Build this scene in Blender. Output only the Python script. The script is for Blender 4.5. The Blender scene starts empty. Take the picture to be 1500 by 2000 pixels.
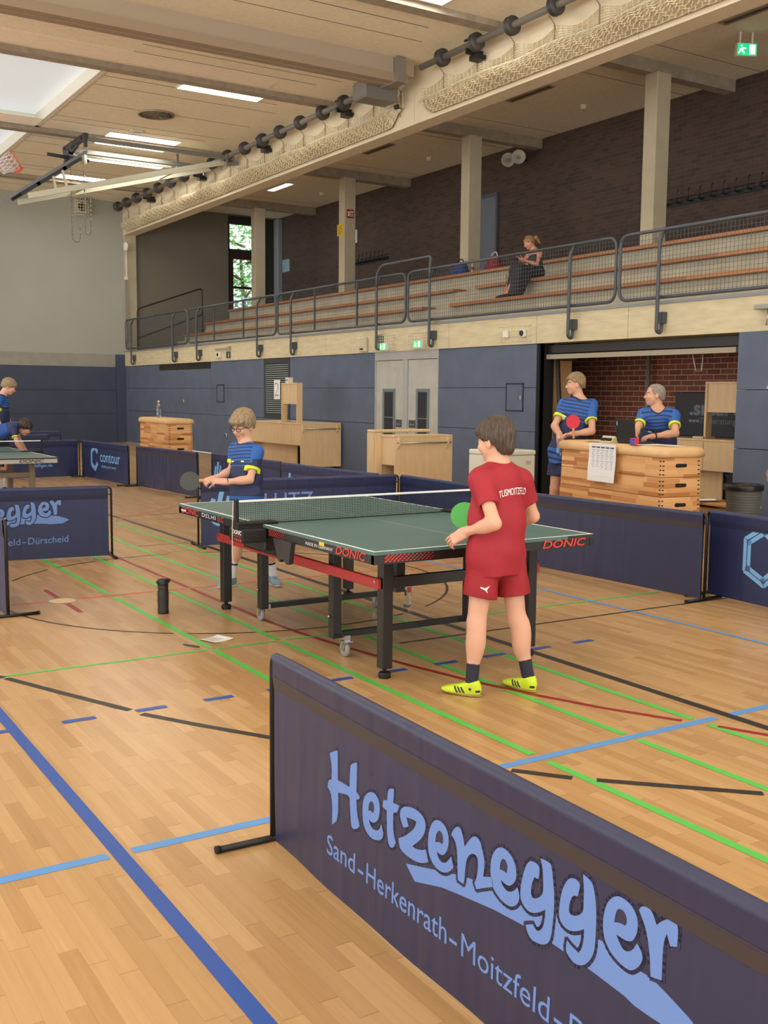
import bpy, math, random
import numpy as np
from mathutils import Vector, Matrix
R = math.radians
PI = math.pi
S = bpy.context.scene
COL = S.collection

# ------------------------------------------------------------------ camera
cam_d = bpy.data.cameras.new('camera'); cam = bpy.data.objects.new('camera', cam_d); COL.objects.link(cam)
cam_d.sensor_fit = 'HORIZONTAL'; cam_d.sensor_width = 36.0; cam_d.lens = 2055.4 / 1500 * 36.0
cam_d.clip_start = 0.05; cam_d.clip_end = 300
def _cam():
    yaw, pit, rol = 0.56023, 0.1111, 0.00879
    f = Vector((math.sin(yaw)*math.cos(pit), math.cos(yaw)*math.cos(pit), -math.sin(pit)))
    r = Vector((math.cos(yaw), -math.sin(yaw), 0)); u = r.cross(f)
    r2 = r*math.cos(rol) + u*math.sin(rol); u2 = -r*math.sin(rol) + u*math.cos(rol)
    m = Matrix((r2, u2, -f)).transposed().to_4x4()
    m.translation = (-3.5686, -5.9386, 1.5678)
    cam.matrix_world = m
_cam(); S.camera = cam

# ------------------------------------------------------------------ world, lights, exposure
w = bpy.data.worlds.new('world'); S.world = w; w.use_nodes = True
_bg = w.node_tree.nodes['Background']
_bg.inputs[1].default_value = 1.0
_wt = w.node_tree; _tc = _wt.nodes.new('ShaderNodeTexCoord'); _sx = _wt.nodes.new('ShaderNodeSeparateXYZ'); _rp = _wt.nodes.new('ShaderNodeValToRGB'); _mr = _wt.nodes.new('ShaderNodeMapRange')
_wt.links.new(_tc.outputs['Generated'], _sx.inputs[0]); _wt.links.new(_sx.outputs[2], _mr.inputs[0]); _mr.inputs[1].default_value = -.25; _mr.inputs[2].default_value = .25
_wt.links.new(_mr.outputs[0], _rp.inputs[0]); _rp.color_ramp.elements[0].color = (4.2, 4.05, 3.8, 1); _rp.color_ramp.elements[1].color = (1.5, 1.55, 1.65, 1)   # lower half made brighter than the sky, added to lift the ceiling
_wt.links.new(_rp.outputs[0], _bg.inputs[0])
sun_d = bpy.data.lights.new('sun', 'SUN'); sun = bpy.data.objects.new('sun', sun_d); COL.objects.link(sun)
sun_d.energy = 3.0; sun_d.angle = R(2); sun_d.color = (1, .95, .86); sun.rotation_euler = Vector((-.7,.3,-.8)).to_track_quat('-Z','Y').to_euler()
LAMP_STRENGTH = 24.0
SKYLIGHT_STRENGTH = 0.40
S.view_settings.view_transform = 'Standard'; S.view_settings.look = 'None'
S.view_settings.exposure = 0.0; S.view_settings.gamma = 1.0; S.view_settings.use_curve_mapping = False
S.cycles.use_denoising = True
S.cycles.max_bounces = 6; S.cycles.diffuse_bounces = 4; S.cycles.transparent_max_bounces = 12

# ------------------------------------------------------------------ colour and materials
def lin(c):
    return tuple((x/255/12.92) if x/255 <= .04045 else ((x/255+.055)/1.055)**2.4 for x in c)
MATS = {}
def N(nt, t, **kw):
    n = nt.nodes.new(t)
    for k, v in kw.items(): setattr(n, k, v)
    return n
def mat(name, rgb, rough=.55, metal=0., var=0., vscale=3., bump=0., bscale=40., emit=0., alpha=1., stretch=(1,1,1), spec=.5, trans=0., coat=0.):
    """plain principled material with optional procedural tone variation and bump; rgb is sRGB 0-255"""
    if name in MATS: return MATS[name]
    m = bpy.data.materials.new(name); m.use_nodes = True; nt = m.node_tree; p = nt.nodes['Principled BSDF']
    c = lin(rgb); p.inputs['Base Color'].default_value = (*c, 1)
    p.inputs['Roughness'].default_value = rough; p.inputs['Metallic'].default_value = metal
    p.inputs['Specular IOR Level'].default_value = spec; p.inputs['Alpha'].default_value = alpha
    p.inputs['Transmission Weight'].default_value = trans; p.inputs['Coat Weight'].default_value = coat
    if var or bump:
        tc = N(nt, 'ShaderNodeTexCoord'); mp = N(nt, 'ShaderNodeMapping'); mp.inputs['Scale'].default_value = stretch
        nt.links.new(tc.outputs['Object'], mp.inputs[0])
    if var:
        nz = N(nt, 'ShaderNodeTexNoise'); nz.inputs['Scale'].default_value = vscale; nz.inputs['Detail'].default_value = 6
        nt.links.new(mp.outputs[0], nz.inputs[0])
        rp = N(nt, 'ShaderNodeValToRGB'); a, b = rp.color_ramp.elements
        a.position = .3; b.position = .7
        a.color = (*[x*(1-var) for x in c], 1); b.color = (*[min(1, x*(1+var)) for x in c], 1)
        nt.links.new(nz.outputs[0], rp.inputs[0]); nt.links.new(rp.outputs[0], p.inputs['Base Color'])
    if bump:
        nb = N(nt, 'ShaderNodeTexNoise'); nb.inputs['Scale'].default_value = bscale; nb.inputs['Detail'].default_value = 4
        nt.links.new(mp.outputs[0], nb.inputs[0])
        bp = N(nt, 'ShaderNodeBump'); bp.inputs['Strength'].default_value = min(1, bump); bp.inputs['Distance'].default_value = .01
        nt.links.new(nb.outputs[0], bp.inputs['Height']); nt.links.new(bp.outputs[0], p.inputs['Normal'])
    if emit:
        p.inputs['Emission Color'].default_value = (*c, 1); p.inputs['Emission Strength'].default_value = emit
    MATS[name] = m; return m
def math_n(nt, op, a, b=None):
    n = N(nt, 'ShaderNodeMath', operation=op)
    for i, v in enumerate((a, b)):
        if v is None: continue
        if isinstance(v, (int, float)): n.inputs[i].default_value = v
        else: nt.links.new(v, n.inputs[i])
    return n.outputs[0]
def ramp(nt, src, stops):
    rp = N(nt, 'ShaderNodeValToRGB'); els = rp.color_ramp.elements
    while len(els) < len(stops): els.new(.5)
    for e, (pos, c) in zip(els, stops): e.position = pos; e.color = (*lin(c), 1)
    nt.links.new(src, rp.inputs[0]); return rp.outputs[0]
def planks(name, along, across, w_, l_, stops, rough=.3, coat=0., grain=.25, axes_vertical=None, spec=.5, bump=0):
    """staggered wooden strips: every strip gets its own tone and grain"""
    m = bpy.data.materials.new(name); m.use_nodes = True; nt = m.node_tree; p = nt.nodes['Principled BSDF']
    tc = N(nt, 'ShaderNodeTexCoord'); sp = N(nt, 'ShaderNodeSeparateXYZ'); nt.links.new(tc.outputs['Object'], sp.inputs[0])
    a, c = sp.outputs[along], sp.outputs[across]
    row = math_n(nt, 'FLOOR', math_n(nt, 'DIVIDE', c, w_))
    wn = N(nt, 'ShaderNodeTexWhiteNoise', noise_dimensions='1D'); nt.links.new(row, wn.inputs['W'])
    off = math_n(nt, 'MULTIPLY', wn.outputs['Value'], l_*7.3)
    cell = math_n(nt, 'FLOOR', math_n(nt, 'DIVIDE', math_n(nt, 'ADD', a, off), l_))
    cv = N(nt, 'ShaderNodeCombineXYZ'); nt.links.new(row, cv.inputs[0]); nt.links.new(cell, cv.inputs[1])
    w2 = N(nt, 'ShaderNodeTexWhiteNoise', noise_dimensions='2D'); nt.links.new(cv.outputs[0], w2.inputs['Vector'])
    # grain: noise stretched along the strip, shifted per strip
    gv = N(nt, 'ShaderNodeCombineXYZ')
    nt.links.new(math_n(nt, 'MULTIPLY', a, 2.2), gv.inputs[0]); nt.links.new(math_n(nt, 'MULTIPLY', c, 46), gv.inputs[1])
    nt.links.new(math_n(nt, 'MULTIPLY', w2.outputs['Value'], 50), gv.inputs[2])
    g = N(nt, 'ShaderNodeTexNoise'); g.inputs['Scale'].default_value = 1.0; g.inputs['Detail'].default_value = 5; g.inputs['Distortion'].default_value = .6
    nt.links.new(gv.outputs[0], g.inputs['Vector'])
    v = math_n(nt, 'ADD', math_n(nt, 'MULTIPLY', w2.outputs['Value'], 1-grain), math_n(nt, 'MULTIPLY', g.outputs[0], grain))
    col = ramp(nt, v, stops)
    # thin dark joints
    fr = math_n(nt, 'FRACT', math_n(nt, 'DIVIDE', c, w_)); fa = math_n(nt, 'FRACT', math_n(nt, 'DIVIDE', math_n(nt, 'ADD', a, off), l_))
    j = math_n(nt, 'MAXIMUM', math_n(nt, 'LESS_THAN', fr, .02), math_n(nt, 'LESS_THAN', fa, .004*.07/w_*2))
    mx = N(nt, 'ShaderNodeMixRGB', blend_type='MULTIPLY'); nt.links.new(math_n(nt, 'MULTIPLY', j, .28), mx.inputs[0]); nt.links.new(col, mx.inputs[1]); mx.inputs[2].default_value = (.25,.16,.1,1)
    nt.links.new(mx.outputs[0], p.inputs['Base Color'])
    p.inputs['Roughness'].default_value = rough; p.inputs['Coat Weight'].default_value = coat; p.inputs['Coat Roughness'].default_value = .18
    p.inputs['Specular IOR Level'].default_value = spec
    MATS[name] = m; return m
def bricks(name, c1, c2, cm, ax=(1, 2), rough=.8):
    m = bpy.data.materials.new(name); m.use_nodes = True; nt = m.node_tree; p = nt.nodes['Principled BSDF']
    tc = N(nt, 'ShaderNodeTexCoord'); sp = N(nt, 'ShaderNodeSeparateXYZ'); nt.links.new(tc.outputs['Object'], sp.inputs[0])
    cv = N(nt, 'ShaderNodeCombineXYZ'); nt.links.new(sp.outputs[ax[0]], cv.inputs[0]); nt.links.new(sp.outputs[ax[1]], cv.inputs[1])
    b = N(nt, 'ShaderNodeTexBrick'); b.offset = .5
    for k, v in dict(Scale=1., ).items(): b.inputs[k].default_value = v
    b.inputs['Color1'].default_value = (*lin(c1),1); b.inputs['Color2'].default_value = (*lin(c2),1); b.inputs['Mortar'].default_value = (*lin(cm),1)
    b.inputs['Brick Width'].default_value = .25; b.inputs['Row Height'].default_value = .083; b.inputs['Mortar Size'].default_value = .006; b.inputs['Bias'].default_value = -.1
    nt.links.new(cv.outputs[0], b.inputs['Vector']); nt.links.new(b.outputs['Color'], p.inputs['Base Color'])
    bp = N(nt, 'ShaderNodeBump'); bp.inputs['Strength'].default_value = .6; bp.inputs['Distance'].default_value = .006; bp.invert = True
    nt.links.new(b.outputs['Fac'], bp.inputs['Height']); nt.links.new(bp.outputs[0], p.inputs['Normal'])
    p.inputs['Roughness'].default_value = rough
    MATS[name] = m; return m

# ------------------------------------------------------------------ mesh builder
class MB:
    def __init__(s): s.v = []; s.f = []; s.mi = []; s.cur = 0; s.sm = []; s.smooth = False
    def m(s, i): s.cur = i; return s
    def add(s, vs, fs, M=None):
        o = len(s.v)
        if M is not None: vs = [tuple(M @ Vector(p)) for p in vs]
        s.v += [tuple(p) for p in vs]
        for f in fs: s.f.append(tuple(i+o for i in f)); s.mi.append(s.cur); s.sm.append(s.smooth)
        return s
    def box(s, x0, x1, y0, y1, z0, z1, M=None, bev=0.):
        if bev > 0:
            b = min(bev, (x1-x0)/2.01, (y1-y0)/2.01, (z1-z0)/2.01)
            P = []
            xs, ys, zs = (x0, x1), (y0, y1), (z0, z1)
            idx = {}
            for i in (0,1):
                for j in (0,1):
                    for k in (0,1):
                        sx, sy, sz = (1-2*i)*b, (1-2*j)*b, (1-2*k)*b
                        x, y, z = xs[i], ys[j], zs[k]
                        idx[i,j,k,0] = len(P); P.append((x, y+sy, z+sz))
                        idx[i,j,k,1] = len(P); P.append((x+sx, y, z+sz))
                        idx[i,j,k,2] = len(P); P.append((x+sx, y+sy, z))
            F = []
            I = idx
            for i in (0,1):
                q = [I[i,0,0,0], I[i,1,0,0], I[i,1,1,0], I[i,0,1,0]]; F.append(q if i else q[::-1])
                q = [I[0,i,0,1], I[1,i,0,1], I[1,i,1,1], I[0,i,1,1]]; F.append(q[::-1] if i else q)
                q = [I[0,0,i,2], I[1,0,i,2], I[1,1,i,2], I[0,1,i,2]]; F.append(q if i else q[::-1])
            for i in (0,1):
                for j in (0,1):
                    q = [I[i,j,0,0], I[i,j,0,1], I[i,j,1,1], I[i,j,1,0]]; F.append(q if (i+j)%2 else q[::-1])
                    q = [I[i,0,j,0], I[i,0,j,2], I[i,1,j,2], I[i,1,j,0]]; F.append(q[::-1] if (i+j)%2 else q)
                    q = [I[0,i,j,1], I[0,i,j,2], I[1,i,j,2], I[1,i,j,1]]; F.append(q if (i+j)%2 else q[::-1])
            for i in (0,1):
                for j in (0,1):
                    for k in (0,1):
                        q = [I[i,j,k,0], I[i,j,k,1], I[i,j,k,2]]; F.append(q if (i+j+k)%2 else q[::-1])
            return s.add(P, F, M)
        P = [(x0,y0,z0),(x1,y0,z0),(x1,y1,z0),(x0,y1,z0),(x0,y0,z1),(x1,y0,z1),(x1,y1,z1),(x0,y1,z1)]
        return s.add(P, [(3,2,1,0),(4,5,6,7),(0,1,5,4),(1,2,6,5),(2,3,7,6),(3,0,4,7)], M)
    def beam(s, a, b, w_, h_, up=(0,0,1)):
        """rectangular bar from a to b: w_ sideways, h_ along up"""
        a = Vector(a); b = Vector(b); d = (b-a).normalized(); u = Vector(up)
        if abs(d.dot(u)) > .98: u = Vector((1,0,0))
        r = d.cross(u).normalized(); u = r.cross(d)
        P = []
        for q in (a, b):
            for sx, sy in ((-1,-1),(1,-1),(1,1),(-1,1)): P.append(q + r*sx*w_/2 + u*sy*h_/2)
        return s.add(P, [(0,1,2,3),(7,6,5,4),(4,5,1,0),(5,6,2,1),(6,7,3,2),(7,4,0,3)])
    def tube(s, pts, r, n=10, closed=False, cap=True):
        pts = [Vector(p) for p in pts]; k = len(pts)
        rs = r if isinstance(r, (list, tuple)) else [r]*k
        T = []
        for i in range(k):
            a = pts[i-1] if (i > 0 or closed) else pts[i]; b = pts[(i+1) % k] if (i < k-1 or closed) else pts[i]
            T.append((b-a).normalized())
        u = T[0].orthogonal().normalized(); P = []
        for i in range(k):
            u = (u - T[i]*u.dot(T[i]))
            u = u.normalized() if u.length > 1e-6 else T[i].orthogonal().normalized()
            w_ = T[i].cross(u)
            for j in range(n):
                a = 2*PI*j/n; P.append(pts[i] + (u*math.cos(a) + w_*math.sin(a))*rs[i])
        F = []
        for i in range(k if closed else k-1):
            for j in range(n):
                i2 = (i+1) % k; F.append((i*n+j, i*n+(j+1)%n, i2*n+(j+1)%n, i2*n+j))
        old = s.smooth; s.smooth = True; s.add(P, F); s.smooth = old
        if cap and not closed:
            o = len(s.v) - k*n
            s.f += [tuple(o+j for j in reversed(range(n))), tuple(o+(k-1)*n+j for j in range(n))]; s.mi += [s.cur]*2; s.sm += [False]*2
        return s
    def lathe(s, prof, n=24, M=None, cap=True):
        """prof: [(r,z)...] bottom to top round z"""
        P = []; F = []
        for r, z in prof:
            for j in range(n): P.append((r*math.cos(2*PI*j/n), r*math.sin(2*PI*j/n), z))
        for i in range(len(prof)-1):
            for j in range(n): F.append((i*n+j, i*n+(j+1)%n, (i+1)*n+(j+1)%n, (i+1)*n+j))
        old = s.smooth; s.smooth = True; s.add(P, F, M); s.smooth = old
        if cap:
            o = len(s.v) - len(P)
            s.f += [tuple(o+j for j in reversed(range(n))), tuple(o+(len(prof)-1)*n+j for j in range(n))]; s.mi += [s.cur]*2; s.sm += [False]*2
        return s
    def prism(s, poly, M, d, back=True):
        """flat polygon (2D, counter-clockwise) in M's xy plane, extruded d along M's z"""
        n = len(poly); P = [(x, y, d) for x, y in poly] + [(x, y, 0) for x, y in poly]
        F = [tuple(range(n))] + ([tuple(reversed(range(n, 2*n)))] if back else [])
        F += [(i, n+i, n+(i+1)%n, (i+1)%n) for i in range(n)]
        return s.add(P, F, M)
    def build(s, name, mats, parent=None, auto=None):
        me = bpy.data.meshes.new(name); me.from_pydata(s.v, [], s.f)
        mats = mats if isinstance(mats, (list, tuple)) else [mats]
        for m in mats: me.materials.append(m)
        if len(s.f) == len(me.polygons):
            me.polygons.foreach_set('material_index', s.mi); me.polygons.foreach_set('use_smooth', s.sm)
        me.validate(); me.update()
        o = bpy.data.objects.new(name, me); COL.objects.link(o)
        if parent is not None: o.parent = parent
        return o
def tag(o, label=None, cat=None, group=None, kind=None):
    if label: o['label'] = label
    if cat: o['category'] = cat
    if group: o['group'] = group
    if kind: o['kind'] = kind
    return o
def thing(name, label, cat, loc=(0,0,0), rz=0., group=None):
    o = bpy.data.objects.new(name, None); COL.objects.link(o); o.location = loc; o.rotation_euler = (0, 0, rz)
    o.empty_display_size = .1
    return tag(o, label, cat, group)
def struct(name, mb, mats): return tag(mb.build(name, mats), kind='structure')
def copy_tree(o, parent=None):
    c = o.copy(); COL.objects.link(c); c.parent = parent
    for ch in o.children: copy_tree(ch, c)
    return c
def clone(o, label, loc, rz=0.):
    c = copy_tree(o); c.location = loc; c.rotation_euler = (0, 0, rz); c['label'] = label; return c
def rounded(pts, r, n=5):
    """polyline with its inner corners rounded"""
    pts = [Vector(p) for p in pts]; out = [pts[0]]
    for i in range(1, len(pts)-1):
        a, b, c = pts[i-1], pts[i], pts[i+1]; d1 = (a-b); d2 = (c-b); q = min(r, d1.length*.49, d2.length*.49)
        p0 = b + d1.normalized()*q; p1 = b + d2.normalized()*q
        for k in range(n+1):
            t = k/n; out.append(p0*(1-t)**2 + b*2*t*(1-t) + p1*t*t)
    out.append(pts[-1]); return out
def text_mesh(txt, size, bold=0., shear=0., space=1., xs=1.):
    """flat mesh of a line of lettering: verts (x,y) and faces; baseline at y=0, starts at x=0"""
    cu = bpy.data.curves.new('t', 'FONT'); cu.body = txt; cu.size = size; cu.offset = bold*size; cu.shear = shear; cu.space_character = space
    cu.resolution_u = 4; cu.fill_mode = 'BOTH' if hasattr(cu, 'fill_mode') and False else cu.fill_mode
    o = bpy.data.objects.new('t', cu); COL.objects.link(o); dg = bpy.context.evaluated_depsgraph_get()
    me = bpy.data.meshes.new_from_object(o.evaluated_get(dg))
    vs = [(v.co.x*xs, v.co.y, 0) for v in me.vertices]; fs = [tuple(p.vertices) for p in me.polygons]
    bpy.data.objects.remove(o); bpy.data.curves.remove(cu); bpy.data.meshes.remove(me)
    return vs, fs
def text_on(mb, mi, txt, size, M, width=None, **kw):
    """lettering laid on a surface; M maps x right, y up, z out of the surface; width stretches the line to fit"""
    vs, fs = text_mesh(txt, size, **kw)
    if not vs: return
    x0 = min(v[0] for v in vs); x1 = max(v[0] for v in vs)
    k = (width/(x1-x0)) if width else 1.
    vs = [((v[0]-x0)*k, v[1], 0) for v in vs]
    mb.m(mi).add(vs, fs, M)
def frame(o, x, y):
    """matrix with given origin, x axis and y axis"""
    x = Vector(x).normalized(); y = Vector(y); y = (y - x*y.dot(x)).normalized(); z = x.cross(y)
    m = Matrix((x, y, z)).transposed().to_4x4(); m.translation = o; return m
# ------------------------------------------------------------------ the setting
WX, EY, CZ = 7.25, 26.7, 7.4          # gallery side wall, end wall, ceiling
RIBS = [13.3 + 5.43*k for k in range(-4, 3)]
M_blue = mat('wall padding blue', (90,101,122), .75, var=.10, vscale=2.2, bump=.15, bscale=60)
M_blue2 = mat('end wall padding blue', (66,75,95), .8, var=.10, vscale=1.6, bump=.2, bscale=50)
M_beige = mat('beige render', (166,168,158), .9, var=.03, vscale=1., bump=.2, bscale=30)
M_conc = mat('board marked concrete', (205,193,160), .85, var=.10, vscale=5, stretch=(1,.6,3), bump=.15, bscale=12)
M_conc2 = mat('grey concrete', (150,148,138), .85, var=.08, vscale=4, bump=.15, bscale=12)
M_rib = mat('concrete ribs', (158,146,130), .8, var=.15, vscale=6)
M_ceil = mat('wood wool ceiling', (240,230,206), .95, var=.05, vscale=14, bump=.3, bscale=120)
M_white = mat('white paint', (226,222,208), .6)
M_beam = mat('off white beam', (218,205,178), .7, var=.03, vscale=2)
M_black = mat('black metal', (28,28,28), .45)
M_dark = mat('dark void', (20,20,22), .9)
M_railgrey = mat('charcoal railing paint', (70,76,82), .45)
M_alu = mat('aluminium', (185,185,180), .35, metal=.8)
M_timber = planks('bench timber', 1, 2, .2, 2.7, [(0,(150,96,60)),(.5,(178,118,74)),(1,(196,140,92))], rough=.45, grain=.5)
M_ply = mat('birch plywood', (218,190,148), .55, var=.06, vscale=2.5, stretch=(6,6,1), bump=.03)
M_floor = planks('oak parquet', 1, 0, .057, .46, [(0,(136,98,62)),(.2,(176,137,92)),(.5,(188,150,103)),(.78,(198,161,114)),(.93,(210,176,130)),(1,(228,204,162))], rough=.27, grain=.5, spec=.45)
M_brick = bricks('dark brick', (86,68,58), (66,54,48), (84,78,72))
M_brick2 = bricks('red brick', (134,74,52), (104,56,42), (168,158,142))
LINES = [mat('line dark blue', (44,84,170), .4), mat('line light blue', (92,152,220), .4), mat('line green', (88,196,84), .4),
         mat('line black', (44,42,40), .4), mat('line dark red', (152,36,34), .4), mat('line red', (226,92,72), .4), mat('line grey blue', (140,150,160), .4), mat('line pale', (222,190,140), .4)]

fl = MB(); fl.box(-14, WX, -10, EY, -.3, 0)
fl.box(WX, 9.2, 2.6, 10.0, -.3, 0)
_lz = [0]
def strip(mi, pts, w_, z=.0010):
    fl.m(mi+1); _lz[0] += 1; z += _lz[0]*.000012
    for (a, b) in zip(pts, pts[1:]):
        a = Vector((*a, z)); b = Vector((*b, z)); d = (b-a).normalized(); r = Vector((-d.y, d.x, 0))*w_/2
        fl.add([a-r, b-r, b+r, a+r], [(3,2,1,0)] if False else [(0,1,2,3)])
def arc(c, r, a0, a1, n=24): return [(c[0]+r*math.cos(R(a0+(a1-a0)*i/n)), c[1]+r*math.sin(R(a0+(a1-a0)*i/n))) for i in range(n+1)]
B, LB, G, K, DR, RD, GB, PL = range(8)
strip(B, [(-2.495,-9),(-2.495,12)], .053)
for a, b in ((-12,-2.535),(-2.45,.50),(.60,7.2)): strip(LB, [(a,-2.545),(b,-2.545)], .05)
for a, b in ((4.3,2.07),(1.93,.02),(-.03,-2.48),(-2.6,-8)): strip(G, [(-1.085,a),(-1.085,b)], .042)
for a, b in ((4.3,2.27-.2),(1.93,.02),(-.03,-2.49),(-2.6,-8)): strip(G, [(-.625,a),(-.625,b)], .042)
for a, b in ((5.4,2.05),(1.93,.05),(-.05,-2.5),(-2.59,-8)): strip(G, [(-.075,a),(-.075,b)], .042)
for a, b in ((6.5,2.05),(1.95,.03),(-.03,-2.5),(-2.6,-8)): strip(G, [(.385,a),(.385,b)], .042)
strip(K, [(.585,12),(.585,-8)], .055, .0016)
strip(DR, [(-.44,4.6),(-.44,2.03)], .036); strip(DR, [(-.44,1.95),(-.44,.55),(-.41,.1),(-.35,-.35),(-.26,-.88),(-.15,-1.35),(-.02,-1.76),(.14,-2.15),(.32,-2.49)], .036); strip(DR, [(.40,-2.64),(.5,-2.85),(.75,-3.3)], .036)
for a, b in ((-4,-1.57),(-1.36,7)): strip(RD, [(a,1.99),(b,1.99)], .03)
for a, b in ((-4,-1.12),(-1.05,-.66),(-.59,-.1),(-.04,.35),(.42,.55),(.62,2.9)): strip(G, [(a,-.01),(b,-.01)], .03)
strip(GB, arc((-1.465,1.97), .105, 0, 360, 32), .014)
fl.m(PL+1).add([(-1.465+.098*math.cos(2*PI*i/32), 1.97+.098*math.sin(2*PI*i/32), .0008) for i in range(32)], [tuple(range(32))])
strip(DR, [(-1.465,2.48),(-1.465,2.08)], .04); strip(DR, [(-1.465,1.86),(-1.465,1.48)], .04)
for a0, a1 in ((122,124.5),(-237.5,-237),): pass
strip(K, arc((-.1,2.), 1.805, 146, 127.5), .02); strip(K, arc((-.1,2.), 1.805, 124, 109), .02); strip(K, arc((-.1,2.), 1.805, 107, 85), .02); strip(K, arc((-.1,2.), 1.805, 75, -60), .02)
strip(K, arc((-.1,2.), 1.805, 152, 235), .02); strip(K, arc((-.1,2.), 1.805, 238, 252), .02); strip(K, arc((-.1,2.), 1.805, 254, 290), .02)
strip(K, [(-2.6,.5),(-2.47,.2),(-2.33,-.04)], .042)
strip(K, [(-2.32,-.06),(-2.14,-.49),(-1.93,-.97)], .042); strip(K, [(-1.90,-1.06),(-1.71,-1.39),(-1.48,-1.76),(-1.15,-2.2),(-.9,-2.5)], .042); strip(K, [(-.83,-2.6),(-.67,-2.80)], .042); strip(K, [(-.6,-2.87),(-.13,-3.32)], .042)
for k in range(-8, 10): strip(B, [(-2.27+.36*k,-1.0),(-2.11+.36*k,-1.0)], .045)
strip(LB, [(2.03,4),(2.03,-.05)], .036); strip(LB, [(2.03,.05),(2.03,-8)], .036)
strip(K, [(.0,-.45),(.55,-.45)], .022); strip(K, [(.62,-.45),(4,-.47)], .022)
strip(K, [(-.04,4.45),(.54,4.45)], .018); strip(K, [(.64,7.1),(1.6,7.05)], .018); strip(PL, [(.82,7.9),(2,7.86)], .018); strip(GB, [(.37,6.62),(1.9,6.5)], .02); strip(RD, [(.43,6.71),(2.3,8.55)], .03)
strip(G, [(.1,3.92),(.5,3.96)], .02)
struct('floor', fl, [M_floor]+LINES)

# wall_end: padding, concrete strip, render above; goes on behind the gallery as far as the glazed door
wl = MB(); wl.box(-14, 7.4, EY, EY+.3, 0, CZ)
wl.m(4).box(7.4, 10.78, EY, EY+.3, 0, CZ); wl.box(10.78, 12.9, EY, EY+.3, 0, 4.28); wl.box(10.78,12.9,EY,EY+.3,7.36,CZ+.2); wl.box(12.47,12.9,EY,EY+.3,4.2,CZ)  # gallery stretch of the wall is coloured darker than the hall side
wl.m(1).box(-14, 6.93, EY-.05, EY, 0, 2.35).box(6.94, WX, EY-.06, EY, 0, 2.74)
wl.m(2).box(-14, 6.93, EY-.02, EY, 2.35, 2.74)
wl.m(3).box(-14, 6.93, EY-.052, EY-.048, 1.62, 1.632).box(-14, 6.93, EY-.052, EY-.048, .9, .91)
struct('wall_end', wl, [M_beige, M_blue2, M_conc2, M_dark, mat('darker render', (122,116,104), .9, var=.03, vscale=1.)])

# wall_right: padded panels below the gallery
pw = MB(); pw.box(WX+.03, WX+.3, 6.80, EY, 0, 2.4); pw.cur = 1
rows = ((.012,1.0),(1.006,1.69),(1.696,2.375))
def panel(y0, y1, z0, z1): pw.m(1).box(WX, WX+.04, y0+.006, y1-.006, z0, z1, bev=.006)
for y0, y1 in ((23.68,EY),(16.65,19.85),(11.69,15.33),(6.86,9.53)):
    for a, b in rows: panel(y0, y1, a, b)
panel(19.85,23.68,.012,1.0); panel(19.85,23.68,1.006,1.69); panel(19.85,23.68,1.696,2.20)
panel(15.33,16.65,.012,1.0)
pw.m(0).box(WX, WX+.1, 6.80, 6.86, 0, 2.38)
pw.m(2).box(WX+.005, WX+.02, 15.33, 16.65, 1.0, 2.375)
struct('wall_right', pw, [M_dark, M_blue, mat('louver recess', (38,42,46), .7)])
pp = MB()
for a, b in ((.012,.93),(.936,1.66),(1.666,2.38)): pp.box(WX-.04, WX+.3, -9, 2.97, a, b, bev=.008)
struct('wall_pillar', pp, M_blue)
# concrete parapet of the gallery
cb = MB()
ys = [EY, 22.4, 18.1, 13.62, 9.2, 6.86, 4.9, .5, -9]
for a, b in zip(ys, ys[1:]): cb.m(0).box(WX-.02, WX+.35, b+.004, a-.004, 2.38, 2.81)
cb.m(1).box(WX-.005, WX+.35, -9, EY, 2.4, 2.8)
cb.m(2).box(WX-.035, WX+.4, -9, EY, 2.812, 2.85)
struct('gallery_parapet', cb, [M_conc, M_dark, mat('grey sill', (140,146,150), .5)])
# gallery slab and seating steps
gs = MB(); gs.box(WX+.35, 12.6, -9, EY, 2.55, 2.81)
STEP_X = (8.5, 9.2, 10.0); STEP_Z = (3.275, 3.665, 4.105)
zz = 2.81
for i, (x, z) in enumerate(zip(STEP_X, STEP_Z)): gs.box(x+.1, 12.6, -9, EY-1.6, 2.81, z-.004); zz = z
gs.box(10.9, 12.6, EY-1.6, EY, 2.81, 4.02)
for k in range(5): gs.box(8.5+.48*k, 10.9, EY-1.6, EY, 2.81+.2*k, 3.01+.2*k)
for k in range(6): gs.box(8.3+.35*k, 10.2, 11.2, 11.9, 2.81, 3.01+.2*k)
struct('gallery_steps', gs, mat('gallery concrete', (178,170,150), .9, var=.1, vscale=3))
# beam over the gallery edge
bm_ = MB()
for a, b in ((EY,10.4),(10.4,4.9),(4.9,-9)): bm_.m(0).box(WX, WX+.35, b+.004, a-.004, 6.40, CZ)
bm_.m(1).box(WX+.01, WX+.34, -9, EY, 6.41, CZ)
struct('gallery_beam', bm_, [M_beam, M_dark])
# ceiling with skylight openings between the ribs
ce = MB()
SKY = [(-2.6, 2.69, RIBS[i]+.2, RIBS[i+1]-.2) for i in (1, 2, 4, 5)]
xs = sorted({-14, 12.9} | {s[0] for s in SKY} | {s[1] for s in SKY}); yy = sorted({-14, EY+.3} | {s[2] for s in SKY} | {s[3] for s in SKY})
for xa, xb in zip(xs, xs[1:]):
    for ya, yb in zip(yy, yy[1:]):
        if not any(s[0] <= xa and xb <= s[1] and s[2] <= ya and yb <= s[3] for s in SKY): ce.box(xa, xb, ya, yb, CZ, CZ+.25)
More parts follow.
